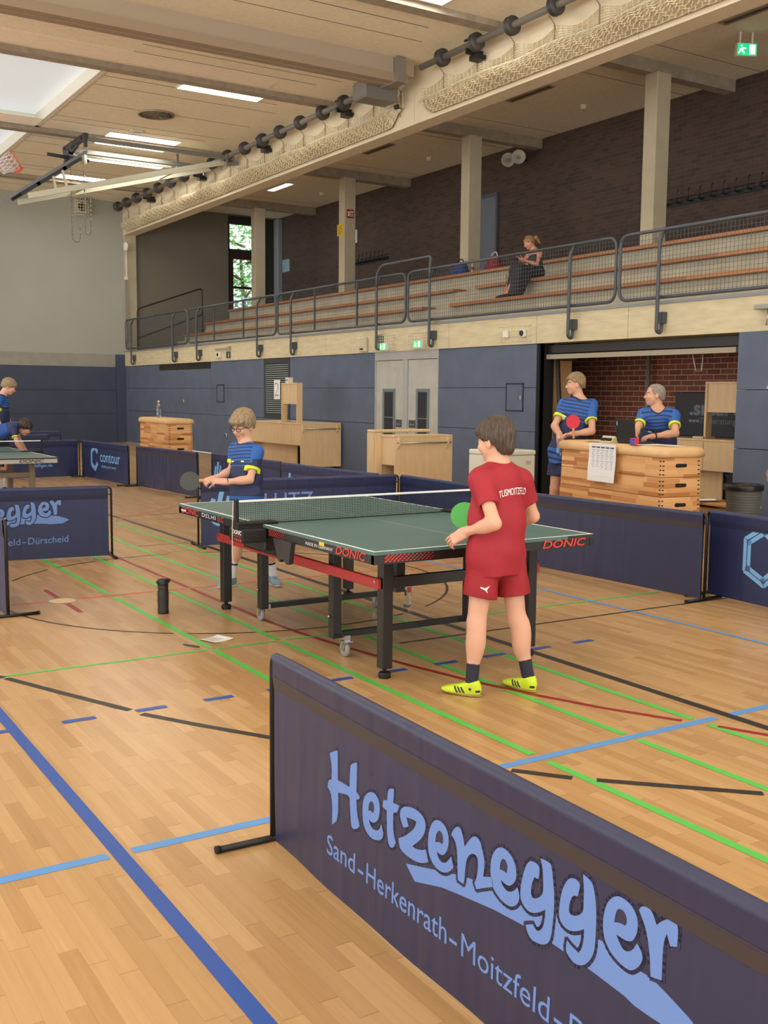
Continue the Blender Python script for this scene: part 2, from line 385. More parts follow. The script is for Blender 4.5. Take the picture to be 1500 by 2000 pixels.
# dark board joints and the slatted strips beside the ribs
ce.m(1)
for r in RIBS:
    for dy in (1.35, 2.7, 4.05):
        for x0, x1 in ((2.75, 6.6),): ce.box(x0, x1, r+dy-.006, r+dy+.006, CZ-.003, CZ+.01)
    ce.box(2.75, 6.3, r+.72, r+.735, CZ-.003, CZ+.01)
    ce.box(2.75, 6.3, r-.95, r-.935, CZ-.003, CZ+.01)
    ce.box(7.7, 12.6, r+1.1, r+1.112, CZ-.003, CZ+.01); ce.box(7.7, 12.6, r-.7, r-.69, CZ-.003, CZ+.01)
ce.m(2)
for r in RIBS:
    for k in range(8): ce.box(-12, 5.62, r-.92+k*.09, r-.92+k*.09+.06, CZ-.012, CZ)
ce.m(0)
struct('ceiling', ce, [M_ceil, mat('dark board joint', (70,60,50), .9), mat('ceiling slats', (244,230,210), .85)])
rb = MB()
for r in RIBS: rb.box(-14, WX-.001, r-.13, r+.13, CZ-.10, CZ); rb.box(WX+.36, 12.6, r-.12, r+.12, CZ-.22, CZ)
struct('roof_ribs', rb, M_rib)
# skylight glazing (it is what lets the daylight in)
for i, s in enumerate(SKY):
    g = MB(); g.m(0).box(s[0]+.1, s[1]-.1, s[2]+.1, s[3]-.1, CZ+.22, CZ+.25)
    g.m(1)
    for a in ((s[0], s[1], s[2], s[2]+.1), (s[0], s[1], s[3]-.1, s[3]), (s[0], s[0]+.1, s[2], s[3]), (s[1]-.1, s[1], s[2], s[3])): g.box(*a, CZ-.02, CZ+.25)
    struct('window_%d' % (i+2), g, [mat('skylight pane', (226,236,244), .4, emit=SKYLIGHT_STRENGTH), M_white])
# back brick wall of the gallery
bw = MB(); bw.box(12.6, 12.9, -9, EY, 4.0, CZ); struct('wall_gallery_back', bw, M_brick)
# gallery columns
for k, y in enumerate((2.27, 7.70, 13.13, 18.56, 24.0)):
    c = MB(); c.box(10.45, 10.79, y-.08, y+.22, 4.02, CZ-.22, bev=.012)
    struct('column', c, mat('column concrete', (188,178,152), .85, var=.06, vscale=3))
cc = MB(); cc.box(WX+.0, WX+.36, EY-.16, EY-.01, 2.85, 6.4); struct('column', cc, MATS['column concrete'])
# storage bay behind the opening
gb = MB(); gb.m(0).box(9.0, 9.3, 2.6, 10.0, 0, 2.7); struct('wall_bay_back', gb, M_brick2)
gb = MB(); gb.box(7.3, 9.0, 2.6, 2.9, 0, 2.6); struct('wall_bay_right', gb, bricks('red brick side', (134,74,52), (104,56,42), (168,158,142), ax=(0, 2)))
gb = MB(); gb.box(7.3, 7.98, 6.86, 7.1, 0, 2.38); gb.box(7.3, 9.3, 9.9, 10.1, 0, 2.6); struct('wall_bay_left', gb, mat('knotty plywood', (196,158,108), .7, var=.05, vscale=6))
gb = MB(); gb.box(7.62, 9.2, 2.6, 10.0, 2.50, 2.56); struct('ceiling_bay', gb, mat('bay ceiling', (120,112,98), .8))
# ------------------------------------------------------------------ gallery fittings
# railing: framed wire panels on bent posts bolted to the parapet
RX = 7.19
def rail_panel(y0, y1, label, posts, mids=(), raised=None):
    t = thing('railing_panel', label, 'railing', (RX, (y0+y1)/2, 2.85), 0, 'wire railing panels along the gallery'); oy = (y0+y1)/2
    L = lambda x, y, z: (x-RX, y-oy, z-2.85)
    c = .16
    f = MB(); loop = rounded([L(RX,(y0+y1)/2,3.79), L(RX,y1,3.79), L(RX,y1,2.90), L(RX,y0,2.90), L(RX,y0,3.79), L(RX,(y0+y1)/2-.001,3.79)], c)
    f.tube(loop, .024, 8); f.build('frame', M_railgrey, t)
    wm = MB(); n = int((y1-y0-.06)/.062)
    for i in range(1, n): 
        y = y0+.03+(y1-y0-.06)*i/n; wm.box(-.002, .002, y-oy-.002, y-oy+.002, .07, .92)
    for k in range(14):
        z = .09+k*.062; wm.box(-.0022, .0022, y0+.02-oy, y1-.02-oy, z-.002, z+.002)
    wm.build('wire_mesh', M_railgrey, t)
    for y in mids:
        p = MB(); p.box(-.012, .012, y-oy-.02, y-oy+.02, .06, .93); p.build('stanchion', M_railgrey, t)
    for y in posts:
        p = MB(); p.tube([L(*q) for q in rounded([(RX+.01,y+.02,3.79),(7.09,y,3.62),(7.09,y,2.44),(7.17,y,2.42),(7.185,y,2.62)], .06)], .026, 8)
        p.box(-.045, .04, y-oy-.05, y-oy+.05, -.30, -.15)
        p.box(-.085, .0, y-oy-.015, y-oy+.015, .03, .07)
        p.build('post', M_railgrey, t)
    if raised:
        p = MB(); ya, yb = raised; p.tube([L(*q) for q in rounded([(7.09,ya,3.6),(7.09,ya,3.84),(7.12,ya-.15,3.99),(7.16,yb+.05,4.0),(7.09,yb,3.82),(7.09,yb,3.6)], .08)], .026, 8)
        p.build('raised_guard_rail', M_railgrey, t)
rail_panel(21.28, 26.4, 'wire railing panel in the corner next to the end wall', (25.64, 22.15))
rail_panel(15.9, 21.2, 'wire railing panel above the door louvre and ventilation slot', (20.40, 16.70), (19.46, 17.67))
rail_panel(10.53, 15.82, 'wire railing panel carrying the raised guard loop', (14.97, 11.39), (14.05, 12.29), (11.39, 9.61))
rail_panel(5.13, 10.45, 'wire railing panel in front of the seated woman', (9.61, 5.98))
rail_panel(-1.2, 5.05, 'wire railing panel above the storage bay at the right', (4.23, .6))
# bench boards on the steps
for (x, z, y0, y1, lab) in ((8.5,3.275,11.95,25.0,'lowest timber bench board left of the gallery stairs'),(8.5,3.275,-5,11.0,'lowest timber bench board right of the stairs, where the woman rests a foot'),
        (9.2,3.665,11.85,25.0,'middle timber bench board left of the gallery stairs'),(9.2,3.665,-5,11.12,'middle timber bench board with the woman sitting on it'),
        (10.0,4.105,-5,25.0,'topmost timber bench board running the whole gallery')):
    t = thing('bench_board', lab, 'bench', (x, (y0+y1)/2, z), 0, 'timber bench boards on the gallery'); h = (y1-y0)/2
    b = MB(); b.box(0, .36, -h, h, 0, .062, bev=.008); b.build('board', M_timber, t)
# stair handrail at the far end
h = MB(); h.tube(rounded([(7.43,26.0,3.24),(7.43,26.0,4.12),(9.57,26.0,4.88),(9.57,26.0,4.04),(7.45,26.0,3.24)], .12), .022, 8)
h.tube([(7.43,26.0,3.3),(7.43,26.0,2.83)], .022, 8); h.tube([(9.57,26.0,4.1),(9.57,26.0,3.22)], .022, 8)
tag(h.build('stair_handrail', M_black), 'sloping black tube handrail beside the far gallery stairs', 'handrail')
# glazed door and fanlight at the end of the gallery
M_frame = mat('dark red window frame', (66,38,38), .5); M_fr2 = mat('anthracite window frame', (44,46,48), .5)
M_glass = mat('clear glass', (235,245,245), .02, trans=1., spec=.5)
dw = MB(); x0, x1 = 10.80, 12.46; y0, y1 = EY+.08, EY+.16
dw.m(0)
for a in ((x0,x1,7.10,7.36),(x0+.071,12.099,6.14,6.30),(x0,x0+.07,4.04,7.099),(12.10,x1,4.04,7.099)): dw.box(a[0], a[1], y0, y1, a[2], a[3])
dw.m(1)
for a in ((x0+.071,x0+.199,4.04,6.139),(11.951,12.099,4.04,6.139),(x0+.2,11.95,5.98,6.14),(x0+.2,11.95,5.02,5.10),(x0+.2,11.95,4.04,4.3)): dw.box(a[0], a[1], y0+.01, y1+.01, a[2], a[3])
dw.m(2).box(x0+.07, 12.10, y0+.03, y0+.04, 4.1, 7.2)
dw.m(3).box(12.46, 12.6, EY-.3, EY+.02, 4.04, 7.36)
struct('door_1', dw, [M_fr2, M_frame, M_glass, mat('grey blue jamb', (150,158,166), .6)])
# garden beyond the glass
random.seed(4)
M_leaf = mat('leaves', (98,150,70), .6, var=.45, vscale=2.0); M_leaf.node_tree.nodes['Principled BSDF'].inputs['Subsurface Weight'].default_value = 0
def tree(loc, h, r, label):
    t = thing('tree', label, 'tree', loc)
    b = MB(); b.tube([(0,0,0),(.1,0,h*.4),(-.1,.1,h*.75)], [.16,.12,.05], 8)
    for k in range(7):
        a = k*2.4; z = h*(.35+.07*k); b.tube([(.05,0,z),(math.cos(a)*r*.5,math.sin(a)*r*.5,z+.5),(math.cos(a)*r*.85,math.sin(a)*r*.85,z+.7)], [.06,.04,.015], 6)
    b.build('trunk', mat('bark', (84,70,56), .9), t)
    lf = MB()
    for k in range(2600):
        a = random.uniform(0, 2*PI); u = random.uniform(-1, 1); q = random.random()**.4; s = math.sqrt(1-u*u)
        c = Vector((r*q*s*math.cos(a), r*q*s*math.sin(a), h*.62+h*.42*q*u)); d = Vector((random.gauss(0,1), random.gauss(0,1), random.gauss(0,.6))).normalized(); e = d.orthogonal().normalized(); sz = random.uniform(.07,.15)
        lf.add([c-d*sz, c+e*sz*.5, c+d*sz, c-e*sz*.5], [(0,1,2,3)])
    lf.build('foliage', M_leaf, t)
tree((14.2, 33.0, 0), 9.5, 3.0, 'leafy green tree outside, close behind the glazed gallery door')
tree((18.5, 38.0, 0), 11., 3.4, 'leafy green tree outside, further back behind the glazed door')
gd = MB(); gd.box(2, 40, EY+.3, 60, -.2, 0); struct('ground_outside', gd, mat('lawn', (92,128,64), .9, var=.2))
gp = MB(); gp.box(9, 16, EY+.3, EY+3.2, 3.6, 4.0); struct('terrace_outside', gp, mat('paving', (168,166,160), .9))
fz = MB(); 
for k in range(9): fz.box(10.0, 15.4, EY+2.9, EY+2.93, 4.1+.11*k, 4.13+.11*k)
for k in range(5): fz.box(10.0+1.3*k, 10.05+1.3*k, EY+2.88, EY+2.94, 4.0, 5.05)
tag(fz.build('terrace_fence', mat('galvanised fence', (168,184,192), .4, metal=.4)), 'galvanised bar fence on the terrace outside the glazed door', 'fence')
# things on the brick wall
t = thing('door_leaf', 'grey blue door in the dark brick wall behind the woman', 'door', (12.56, 15.13, 4.10))
b = MB(); b.box(-.02, .03, -.36, .36, 0, 2.26); b.build('leaf', mat('grey blue door', (108,116,128), .5), t)
b = MB(); b.box(-.04, .03, -.42, -.36, 0, 2.259).box(-.04, .03, .36, .42, 0, 2.259).box(-.04, .03, -.42, .42, 2.26, 2.34); b.build('door_frame', mat('door frame', (84,90,98), .5), t)
b = MB(); b.tube([(-.02,.27,1.05),(-.08,.27,1.05),(-.08,.15,1.05)], .012, 6); b.build('door_handle', M_alu, t)
M_hook = mat('dark steel hooks', (34,38,44), .4)
def coat_rack(y0, y1, z, n, label):
    t = thing('coat_rack', label, 'coat rack', (12.56, (y0+y1)/2, z)); h = (y1-y0)/2
    b = MB(); b.box(0, .035, -h, h, -.09, .0); b.build('rail', M_hook, t)
    for i in range(n):
        y = -h+.12+(2*h-.24)*i/(n-1); b = MB(); b.tube([(0,y,-.03),(-.09,y,-.05),(-.1,y,.14),(-.06,y,.2)], .011, 6); b.tube([(0,y,-.06),(-.14,y,-.05),(-.15,y,.03)], .011, 6); b.tube([(-.02,y-.08,.05),(-.02,y+.08,.05)], .01, 6); b.build('hook', M_hook, t)
coat_rack(6.0, 9.35, 5.4, 12, 'long dark coat hook rail on the brick wall at the far right')
coat_rack(19.7, 21.5, 5.45, 8, 'short dark coat hook rail on the brick wall between two columns')
t = thing('picture_frame', 'small pale framed picture on brick wall beside the glazed door', 'picture', (12.57, 26.06, 5.8))
b = MB(); b.box(-.01, .025, -.25, .25, -.2, .2); b.build('frame', mat('picture frame', (170,180,188), .4), t); b = MB(); b.box(-.014, -.009, -.21, .21, -.165, .165); b.build('print', mat('picture print', (150,186,206), .3, var=.35, vscale=9), t)
t = thing('wall_telephone', 'white wall telephone on the brick wall right of the second column', 'telephone', (12.56, 21.5, 6.1))
b = MB(); b.box(-.04, .035, -.1, .1, -.1, .3, bev=.02); b.build('body', M_white, t); b = MB(); b.tube([(-.05,-.02,.25),(-.08,-.03,.05),(-.05,-.06,-.2)], .022, 8); b.build('handset', M_white, t)
M_horn = mat('speaker cream', (196,192,176), .5)
for (y, x, lab) in ((13.85,12.15,'left horn loudspeaker of the pair high on the brick wall'),(13.47,12.15,'right horn loudspeaker of the pair high on the brick wall')):
    t = thing('horn_loudspeaker', lab, 'loudspeaker', (x, y, 6.98), 0, 'pair of horn loudspeakers'); M = Matrix.Rotation(R(90), 4, 'X') @ Matrix.Identity(4); M = Matrix.Rotation(R(-38), 4, 'Z') @ M
    b = MB(); b.lathe([(.05,-.3),(.06,-.12),(.12,-.02),(.16,.06),(.155,.06),(.1,-.0),(.03,-.04)], 20, M); b.build('horn', M_horn, t)
    b = MB(); b.lathe([(.03,-.04),(.045,.0),(.03,.03)], 12, M); b.build('cone', mat('speaker grey', (150,148,138), .5), t)
    b = MB(); b.tube([(.1,.1,0),(.40,.2,.02)], .022, 8); b.build('wall_arm', M_hook, t)
# signs on the second column, illuminated exit sign
def ftxt(parent, name, txt, size, M, mats, width=None, **kw):
    b = MB(); text_on(b, 0, txt, size, M, width, **kw); return b.build(name, mats, parent)
t = thing('fire_extinguisher_sign', 'small red fire equipment sign on side of second column', 'sign', (10.62, 18.472, 6.26))
b = MB(); b.box(-.1, .1, -.006, .008, -.11, .11); b.build('plate', mat('sign red', (158,28,30), .5), t)
b = MB(); b.box(-.075,-.02,-.009,-.006,-.07,.06); b.box(.0,.012,-.009,-.006,-.08,.08); b.box(.03,.075,-.009,-.006,.02,.07); b.box(.04,.065,-.009,-.006,-.08,.0); b.build('pictogram', M_white, t)
t = thing('notice_plate', 'yellow notice plate on the front of the second column', 'sign', (10.44, 18.66, 5.86))
b = MB(); b.box(-.008, .008, -.13, .17, -.15, .14); b.build('plate', mat('notice yellow', (226,196,50), .5), t)
b = MB(); 
for k in range(6): b.box(-.010, -.008, -.09+(k%2)*.03, .13, .09-.04*k, .10-.04*k)
b.build('print', M_black, t)
M_exit = mat('exit sign green', (24,190,120), .4, emit=1.1); M_exw = mat('exit sign white', (214,255,236), .4, emit=1.2)
def running_man(mb, M, s=1.):
    """door and running figure of an escape sign, in the xy plane of M"""
    q = lambda *p: [(x*s, y*s) for x, y in p]
    for poly in (q((.2,-.4),(.75,-.4),(.75,.4),(.2,.4)), q((-.62,.22),(-.48,.22),(-.48,.36),(-.62,.36)), q((-.75,-.02),(-.4,.18),(-.25,.02),(-.55,-.12)), q((-.55,-.12),(-.35,-.1),(-.2,-.38),(-.32,-.4)), q((-.7,-.1),(-.55,-.12),(-.75,-.36),(-.85,-.32)), q((-.4,.16),(-.1,.1),(-.1,.04),(-.36,.06))):
        mb.prism(poly, M, .003)
def exit_sign(loc, rz, w_, h_, label, d=.08, cage=None, emit=True):
    t = thing('exit_sign', label, 'exit sign', loc, rz)
    b = MB(); b.box(-w_/2, w_/2, -d, 0, -h_/2, h_/2, bev=.008); b.build('housing', M_white, t)
    b = MB(); b.box(-w_/2+.012, w_/2-.012, -d-.004, -d, -h_/2+.012, h_/2-.012); b.build('green_face', M_exit, t)
    b = MB(); running_man(b, frame((0,-d-.004,0), (1,0,0), (0,0,1)), h_*.9); b.build('pictogram', M_exw, t)
    return t
exit_sign((10.7, 6.0, 7.12), R(-24), .34, .2, 'lit green exit sign hanging from gallery ceiling at the top right', .1)
hg = bpy.data.objects['exit_sign']; b = MB(); b.box(-.12,-.09,-.06,-.03,.09,.285); b.box(.09,.12,-.06,-.03,.09,.285); b.build('hanger', M_white, hg)
# bags and a bottle on the top row
M_blue_bag = mat('blue bag cloth', (38,58,120), .8, var=.2, vscale=8, bump=.3, bscale=20); M_red_bag = mat('red bag cloth', (128,34,48), .8, var=.2, vscale=8, bump=.3, bscale=20)
def bag(loc, sx, sy, sz, m, label, strap):
    t = thing('sports_bag', label, 'bag', loc)
    b = MB(); b.smooth = True; n = 18
    P = []; F = []
    for i in range(9):
        u = i/8; 
        for j in range(n):
            a = 2*PI*j/n; c, s_ = math.cos(a), math.sin(a); k = (abs(c)**3+abs(s_)**3)**(-1/3); z = sz*u; r = (1-.55*max(0,u-.35)**1.3)*(1+.06*math.sin(5*a+7*u))*(.86+.14*math.sin(PI*min(1,u*2.2)))
            P.append((sx/2*k*c*r, sy/2*k*s_*r, z))
    for i in range(8):
        for j in range(n): F.append((i*n+j, i*n+(j+1)%n, (i+1)*n+(j+1)%n, (i+1)*n+j))
    F += [tuple(reversed(range(n))), tuple(8*n+j for j in range(n))]
    b.add(P, F); b.build('body', m, t)
    b = MB(); b.tube(rounded([(0,-sy*.3,sz*.9),(.02,-sy*.1,sz*1.35),(.02,sy*.15,sz*1.3),(0,sy*.3,sz*.9)], .1), .014, 6); b.build('strap', strap, t)
bag((10.25, 13.05, 4.17), .30, .50, .26, M_blue_bag, 'blue sports bag lying on the topmost bench left of the stairs', M_black)
bag((10.25, 11.85, 4.17), .30, .42, .28, M_red_bag, 'dark red sports bag on the topmost bench beside the third column', mat('pale strap', (196,190,196), .7))
t = thing('drinks_bottle', 'small clear drinks bottle between the blue and red bags', 'bottle', (10.12, 12.42, 4.168))
b = MB(); b.lathe([(.03,0),(.035,.01),(.035,.15),(.015,.19),(.014,.21)], 14); b.build('body', mat('pale plastic', (214,206,206), .2, trans=.3), t); b = MB(); b.lathe([(.037,.05),(.037,.12)], 14); b.build('wrapper', mat('label red', (150,60,70), .5), t); b = MB(); b.lathe([(.017,.208),(.017,.235)], 12); b.build('cap', M_white, t)

# ------------------------------------------------------------------ fittings on the padded wall and the parapet
# double door
M_door = mat('scuffed grey door', (178,178,172), .6, var=.07, vscale=4, bump=.05)
M_dfr = mat('grey door frame', (166,168,166), .6, var=.05, vscale=5)
db = MB(); db.box(WX+.0, WX+.1, 9.53, 9.56, 0, 2.219).box(WX, WX+.1, 11.66, 11.69, 0, 2.219).box(WX, WX+.1, 10.535, 10.695, 0, 2.219).box(WX, WX+.1, 9.53, 11.69, 2.22, 2.38)
db.m(1).box(WX+.02, WX+.06, 9.57, 10.53, .01, 2.21).box(WX+.02, WX+.06, 10.70, 11.66, .01, 2.21)
M_gl2 = mat('door glass', (58,60,62), .15); M_zinc = mat('zinc strip', (120,134,136), .45, metal=.3)
for ya, yb in ((10.97,11.41),(9.83,10.25)):
    db.m(2).box(WX+.012, WX+.02, ya+.06, yb-.06, .78, 1.62)
    db.m(3)
    for a in ((ya,ya+.06,.72,1.68),(yb-.06,yb,.72,1.68),(ya+.061,yb-.061,1.62,1.68),(ya+.061,yb-.061,.72,.78)): db.box(WX+.005, WX+.02, *a)
    db.box(WX+.008, WX+.02, ya+.06, yb-.06, 1.13, 1.145)
for ya, yb in ((10.74,10.94),(10.28,10.49)): db.m(4).box(WX+.012, WX+.02, ya, yb, .96, 1.10); db.m(3).box(WX+.005, WX+.012, ya+.03, yb-.03, 1.0, 1.03)
struct('door_2', db, [M_dfr, M_door, M_gl2, M_zinc, mat('handle recess', (70,72,74), .5)])
# louvre
lv = MB(); lv.box(WX-.01, WX+.03, 15.33, 15.40, 1.101, 2.259).box(WX-.01, WX+.03, 16.57, 16.65, 1.101, 2.259).box(WX-.01, WX+.03, 15.33, 16.65, 2.26, 2.38).box(WX-.01, WX+.03, 15.33, 16.65, 1.0, 1.1)
lv.m(1)
for k in range(24):
    z = 1.12+k*.0475; lv.add([(WX+.03,15.4,z+.035),(WX-.008,15.4,z),(WX-.008,16.57,z),(WX+.03,16.57,z+.035),(WX+.03,15.4,z+.045),(WX-.008,15.4,z+.012),(WX-.008,16.57,z+.012),(WX+.03,16.57,z+.045)], [(0,1,2,3),(7,6,5,4),(1,5,6,2),(0,4,5,1),(3,2,6,7)])
struct('window_1', lv, [mat('louver frame', (56,60,64), .6), mat('louver slats', (128,138,136), .5)])
t = thing('paper_notice', 'white paper with a large 2 taped on the louvre', 'paper', (WX-.02, 15.93, 1.66))
b = MB(); b.box(-.003, 0, -.155, .155, -.22, .22); b.build('sheet', mat('paper white', (236,236,234), .7), t)
ftxt(t, 'numeral', '2', .46, frame((-.0045,.11,-.15), (0,-1,0), (0,0,1)), mat('light print grey', (150,150,154), .6), width=.2, bold=-.018)
# ventilation slot
vs_ = MB(); vs_.box(WX+.02, WX+.03, 19.87, 23.66, 2.20, 2.375)
vs_.m(1)
for k in range(38): y = 19.92+k*.1; vs_.box(WX, WX+.02, y, y+.02, 2.2, 2.37)
struct('trim_1', vs_, [M_dark, mat('slot bars', (72,68,60), .7)])
# hatches in the padding
def hatch(y0, y1, z0, z1, label):
    t = thing('wall_hatch', label, 'wall hatch', (WX, (y0+y1)/2, z0)); h = (y1-y0)/2; k = z1-z0
    b = MB()
    for a in ((-h,-h+.018,0,k),(h-.018,h,0,k),(-h,h,0,.018),(-h,h,k-.022,k)): b.box(-.012, .004, *a)
    b.build('rim', mat('hatch rim', (24,26,34), .6), t)
    b = MB(); b.box(-.006, .004, -h+.018, h-.018, .018, k-.022); b.build('flap', M_blue, t)
    b = MB(); b.box(-.016, -.006, -h+.05, -h+.08, k*.42, k*.55); b.build('latch', M_alu, t)
hatch(7.16, 7.60, 1.32, 1.77, 'square blue hatch with black rim, right of the grey double door')
hatch(18.98, 19.45, 1.34, 1.79, 'square blue hatch with black rim, left of the louvre')
for (y, z, lab) in ((21.8,1.32,'small metal key socket in the wall above the far vaulting box'),(18.9,.5,'small metal key socket low on the wall below the hatch')):
    t = thing('wall_socket', lab, 'wall socket', (WX, y, z)); M = frame((0,0,0), (0,-1,0), (0,0,1))
    b = MB(); b.lathe([(.07,0),(.07,.012),(.03,.02)], 16, M); b.build('rosette', M_alu, t); b = MB(); b.lathe([(.025,.02),(.025,.028)], 10, M); b.build('keyhole', M_black, t)
# exit signs in wire cages above the double door
M_wire = mat('cream wire', (226,220,196), .5)
def cage(loc, w_, h_, d, label, n=7, m=6, xs=.006, inner=None):
    t = thing('wire_cage', label, 'wire guard', loc, R(-90)); b = MB()
    for i in range(n+1): x = -w_/2+w_*i/n; b.tube([(x,0,-h_/2),(x,-d,-h_/2),(x,-d,h_/2),(x,0,h_/2)], xs/2+.001, 4)
    for k in range(m+1): z = -h_/2+h_*k/m; b.tube([(-w_/2,0,z),(-w_/2,-d,z),(w_/2,-d,z),(w_/2,0,z)], xs/2+.001, 4)
    b.build('wire_grid', M_wire, t); b = MB(); b.box(-w_/2-.03, -w_/2, -.02, 0, -.03, .03).box(w_/2, w_/2+.03, -.02, 0, -.03, .03); b.build('fixing_lug', M_wire, t); return t
exit_sign((WX-.02, 11.27, 2.475), R(-90), .30, .14, 'left lit green exit sign above the grey double door', .07)
exit_sign((WX-.02, 10.08, 2.48), R(-90), .30, .14, 'right lit green exit sign above the grey double door', .07)
cage((WX-.021, 11.22, 2.54), .62, .28, .11, 'cream wire cage around the left exit sign', 8, 6)
cage((WX-.021, 10.07, 2.54), .54, .28, .11, 'cream wire cage around the right exit sign', 7, 6)
t = thing('wall_box', 'pale grey box with louvred lid left of the exit signs', 'wall box', (WX-.02, 12.05, 2.54), R(-90))
b = MB(); b.box(-.14, .14, -.06, 0, -.14, .14, bev=.01)
b.build('body', mat('grey cream plastic', (196,188,162), .5), t)
b = MB()
for k in range(5): b.box(-.16, .12, -.07, -.06, -.02+k*.035, -.008+k*.035)
b.build('louvres', M_wire, t); b = MB(); b.box(-.05,.03,-.085,-.06,-.10,-.07); b.build('lock', M_black, t)
# intercom and camera guards at the right end of the parapet
for (y, lab, dark) in ((7.58,'white signal box in a small wire guard, left of the dark call button',False),(7.15,'dark round call button in a small wire guard',True)):
    t = thing('signal_box', lab, 'signal box', (WX-.02, y, 2.55), R(-90))
    b = MB(); b.box(-.06, .06, -.06, 0, -.06, .06, bev=.012); b.build('body', M_white, t)
    if dark: b = MB(); b.lathe([(.045,.0),(.045,.012),(.03,.02)], 16, frame((0,-.06,.0), (1,0,0), (0,0,1))); b.build('button', M_black, t)
    b = MB()
    for z in (-.12,-.04,.05,.12): b.tube([(-.17,0,z),(-.17,-.03,z),(.17,-.03,z),(.17,0,z)], .004, 4)
    for x in (-.11,.11): b.tube([(x,-.03,-.12),(x,-.03,.12)], .004, 4)
    b.build('guard', M_wire, t)
t = thing('door_contact', 'grey bar and small boxes on parapet above the ventilation slot', 'wall fitting', (WX-.02, 18.95, 2.6), R(-90))
b = MB(); b.box(-.48, .42, -.04, 0, .06, .10); b.box(.30,.46,-.05,0,.03,.13); b.build('bar', mat('aged grey', (160,152,130), .6), t)
b = MB(); b.box(-.40, -.16, -.05, 0, -.14, .0, bev=.01); b.build('sensor_box', M_white, t); b = MB(); b.lathe([(.05,0),(.03,.02)], 14, frame((-.28,-.05,-.06), (1,0,0), (0,0,1))); b.build('lens', M_black, t)
b = MB(); 
for a in ((.22,.25,-.13,-.03),(.39,.42,-.13,-.03),(.22,.42,-.16,-.13),(.22,.42,-.03,0)): b.box(a[0],a[1],-.03,0,a[2],a[3])
b.build('guard_frame', M_railgrey, t)
t = thing('wall_bracket', 'grey metal bracket on the parapet at the right picture edge', 'bracket', (WX-.02, 2.5, 2.66), R(-90))
b = MB(); b.box(-.18, .4, -.13, 0, -.03, .03, bev=.01); b.build('plate', mat('bracket grey', (150,150,140), .5), t); b = MB(); b.tube([(-.02,-.05,-.03),(-.04,-.05,-.22)], .01, 6); b.build('pin', M_alu, t)
# pipe and bell in the far corner
t = thing('smoke_bell', 'white round alarm bell with conduit on the corner column', 'alarm bell', (WX-.01, 26.3, 6.02), R(-90))
b = MB(); b.lathe([(.15,0),(.15,.04),(.12,.08),(.03,.095)], 24, frame((0,0,0), (1,0,0), (0,0,1))); b.build('gong', M_white, t)
b = MB(); b.tube([(.0,-.03,-.15),(.02,-.03,-.95)], .028, 8); b.box(-.1,.06,-.06,.0,-1.0,-.9); b.build('conduit', M_white, t)
b = MB(); b.box(-.13, -.03, -.05, 0, -2.9, -1.0); b.build('cable_duct', mat('grey duct', (140,140,134), .6), t)
# storage bay fittings
t = thing('overhead_door', 'raised overhead door of the storage bay with dark track', 'overhead door', (WX+.2, 4.9, 2.2))
b = MB(); b.box(.0, 1.5, -1.9, 1.9, .22, .27); b.build('leaf', mat('door leaf pale', (150,138,116), .7), t)
b = MB(); b.box(-.05, .08, -1.9, 1.9, .03, .15); b.build('bottom_edge', M_black, t)
b = MB(); b.box(-.06, .02, -1.75, 1.9, -.06, .01); b.build('sealing_strip', mat('aged aluminium strip', (168,160,140), .5), t)
b = MB(); b.tube([(.0,1.72,.1),(.25,1.78,-2.15)], .035, 8); b.build('guide_arm', M_black, t)
b = MB(); b.box(.18, .38, 1.66, 1.9, -.08, .12, bev=.03); b.build('spring_box', mat('dark grey steel', (56,56,58), .5), t)
b = MB(); b.tube([(.1,-.9,-.06),(.12,-.95,-.28),(.12,-1.05,-.28),(.1,-1.08,-.06)], .007, 5); b.build('pull_loop', mat('pale cord', (186,180,164), .7), t)
t = thing('steel_pole', 'thin grey upright pole in the storage bay behind the older man', 'pole', (8.85, 6.05, 0))
b = MB(); b.tube([(0,0,0),(0,0,2.5)], .035, 10); b.build('shaft', mat('grey tube', (126,122,114), .5), t); b = MB(); b.lathe([(.09,0),(.09,.015)], 16); b.build('base_plate', M_alu, t)
# ------------------------------------------------------------------ ceiling fittings
M_lamp = mat('lamp diffuser', (255,250,238), .4, emit=LAMP_STRENGTH); M_lframe = mat('lamp frame', (210,204,190), .5)
def lamp(x0, x1, y0, y1, z, label, group='strip lights in the hall ceiling'):
    t = thing('ceiling_light', label, 'ceiling light', ((x0+x1)/2, (y0+y1)/2, z), 0, group); a, b = (x1-x0)/2, (y1-y0)/2
    f = MB(); 
    for q in ((-a-.02,-a,-b-.02,b+.02),(a,a+.02,-b-.02,b+.02),(-a,a,-b-.02,-b),(-a,a,b,b+.02)): f.box(*q, -.03, 0)
    f.build('frame', M_lframe, t); d = MB(); d.box(-a, a, -b, b, -.018, 0); d.build('diffuser', M_lamp, t)
lamp(4.15, 5.82, 13.50, 13.97, CZ, 'wide lit strip light right behind the first roof rib, nearest one fully in view')
lamp(4.15, 5.82, 18.08, 18.48, CZ, 'lit strip light just before the second roof rib')
lamp(4.15, 5.82, 18.90, 19.30, CZ, 'lit strip light just behind the second roof rib')
lamp(4.35, 6.45, 20.85, 21.22, CZ, 'lit strip light above the folded basketball hoop frame')
lamp(4.46, 5.72, 23.35, 23.85, CZ, 'farthest lit strip light, nearest the end wall')
lamp(4.15, 5.88, 7.10, 7.62, CZ, 'lit strip light cut off by the top edge of the photo')
lamp(10.05, 10.25, 21.0, 22.25, CZ, 'small lit strip light in the gallery ceiling', None)
for r in RIBS[:3]: 
    for x in (4.15, -5.5): lamp(x, x+1.67, r+.2, r+.67, CZ, 'strip light in the hall ceiling behind the camera')
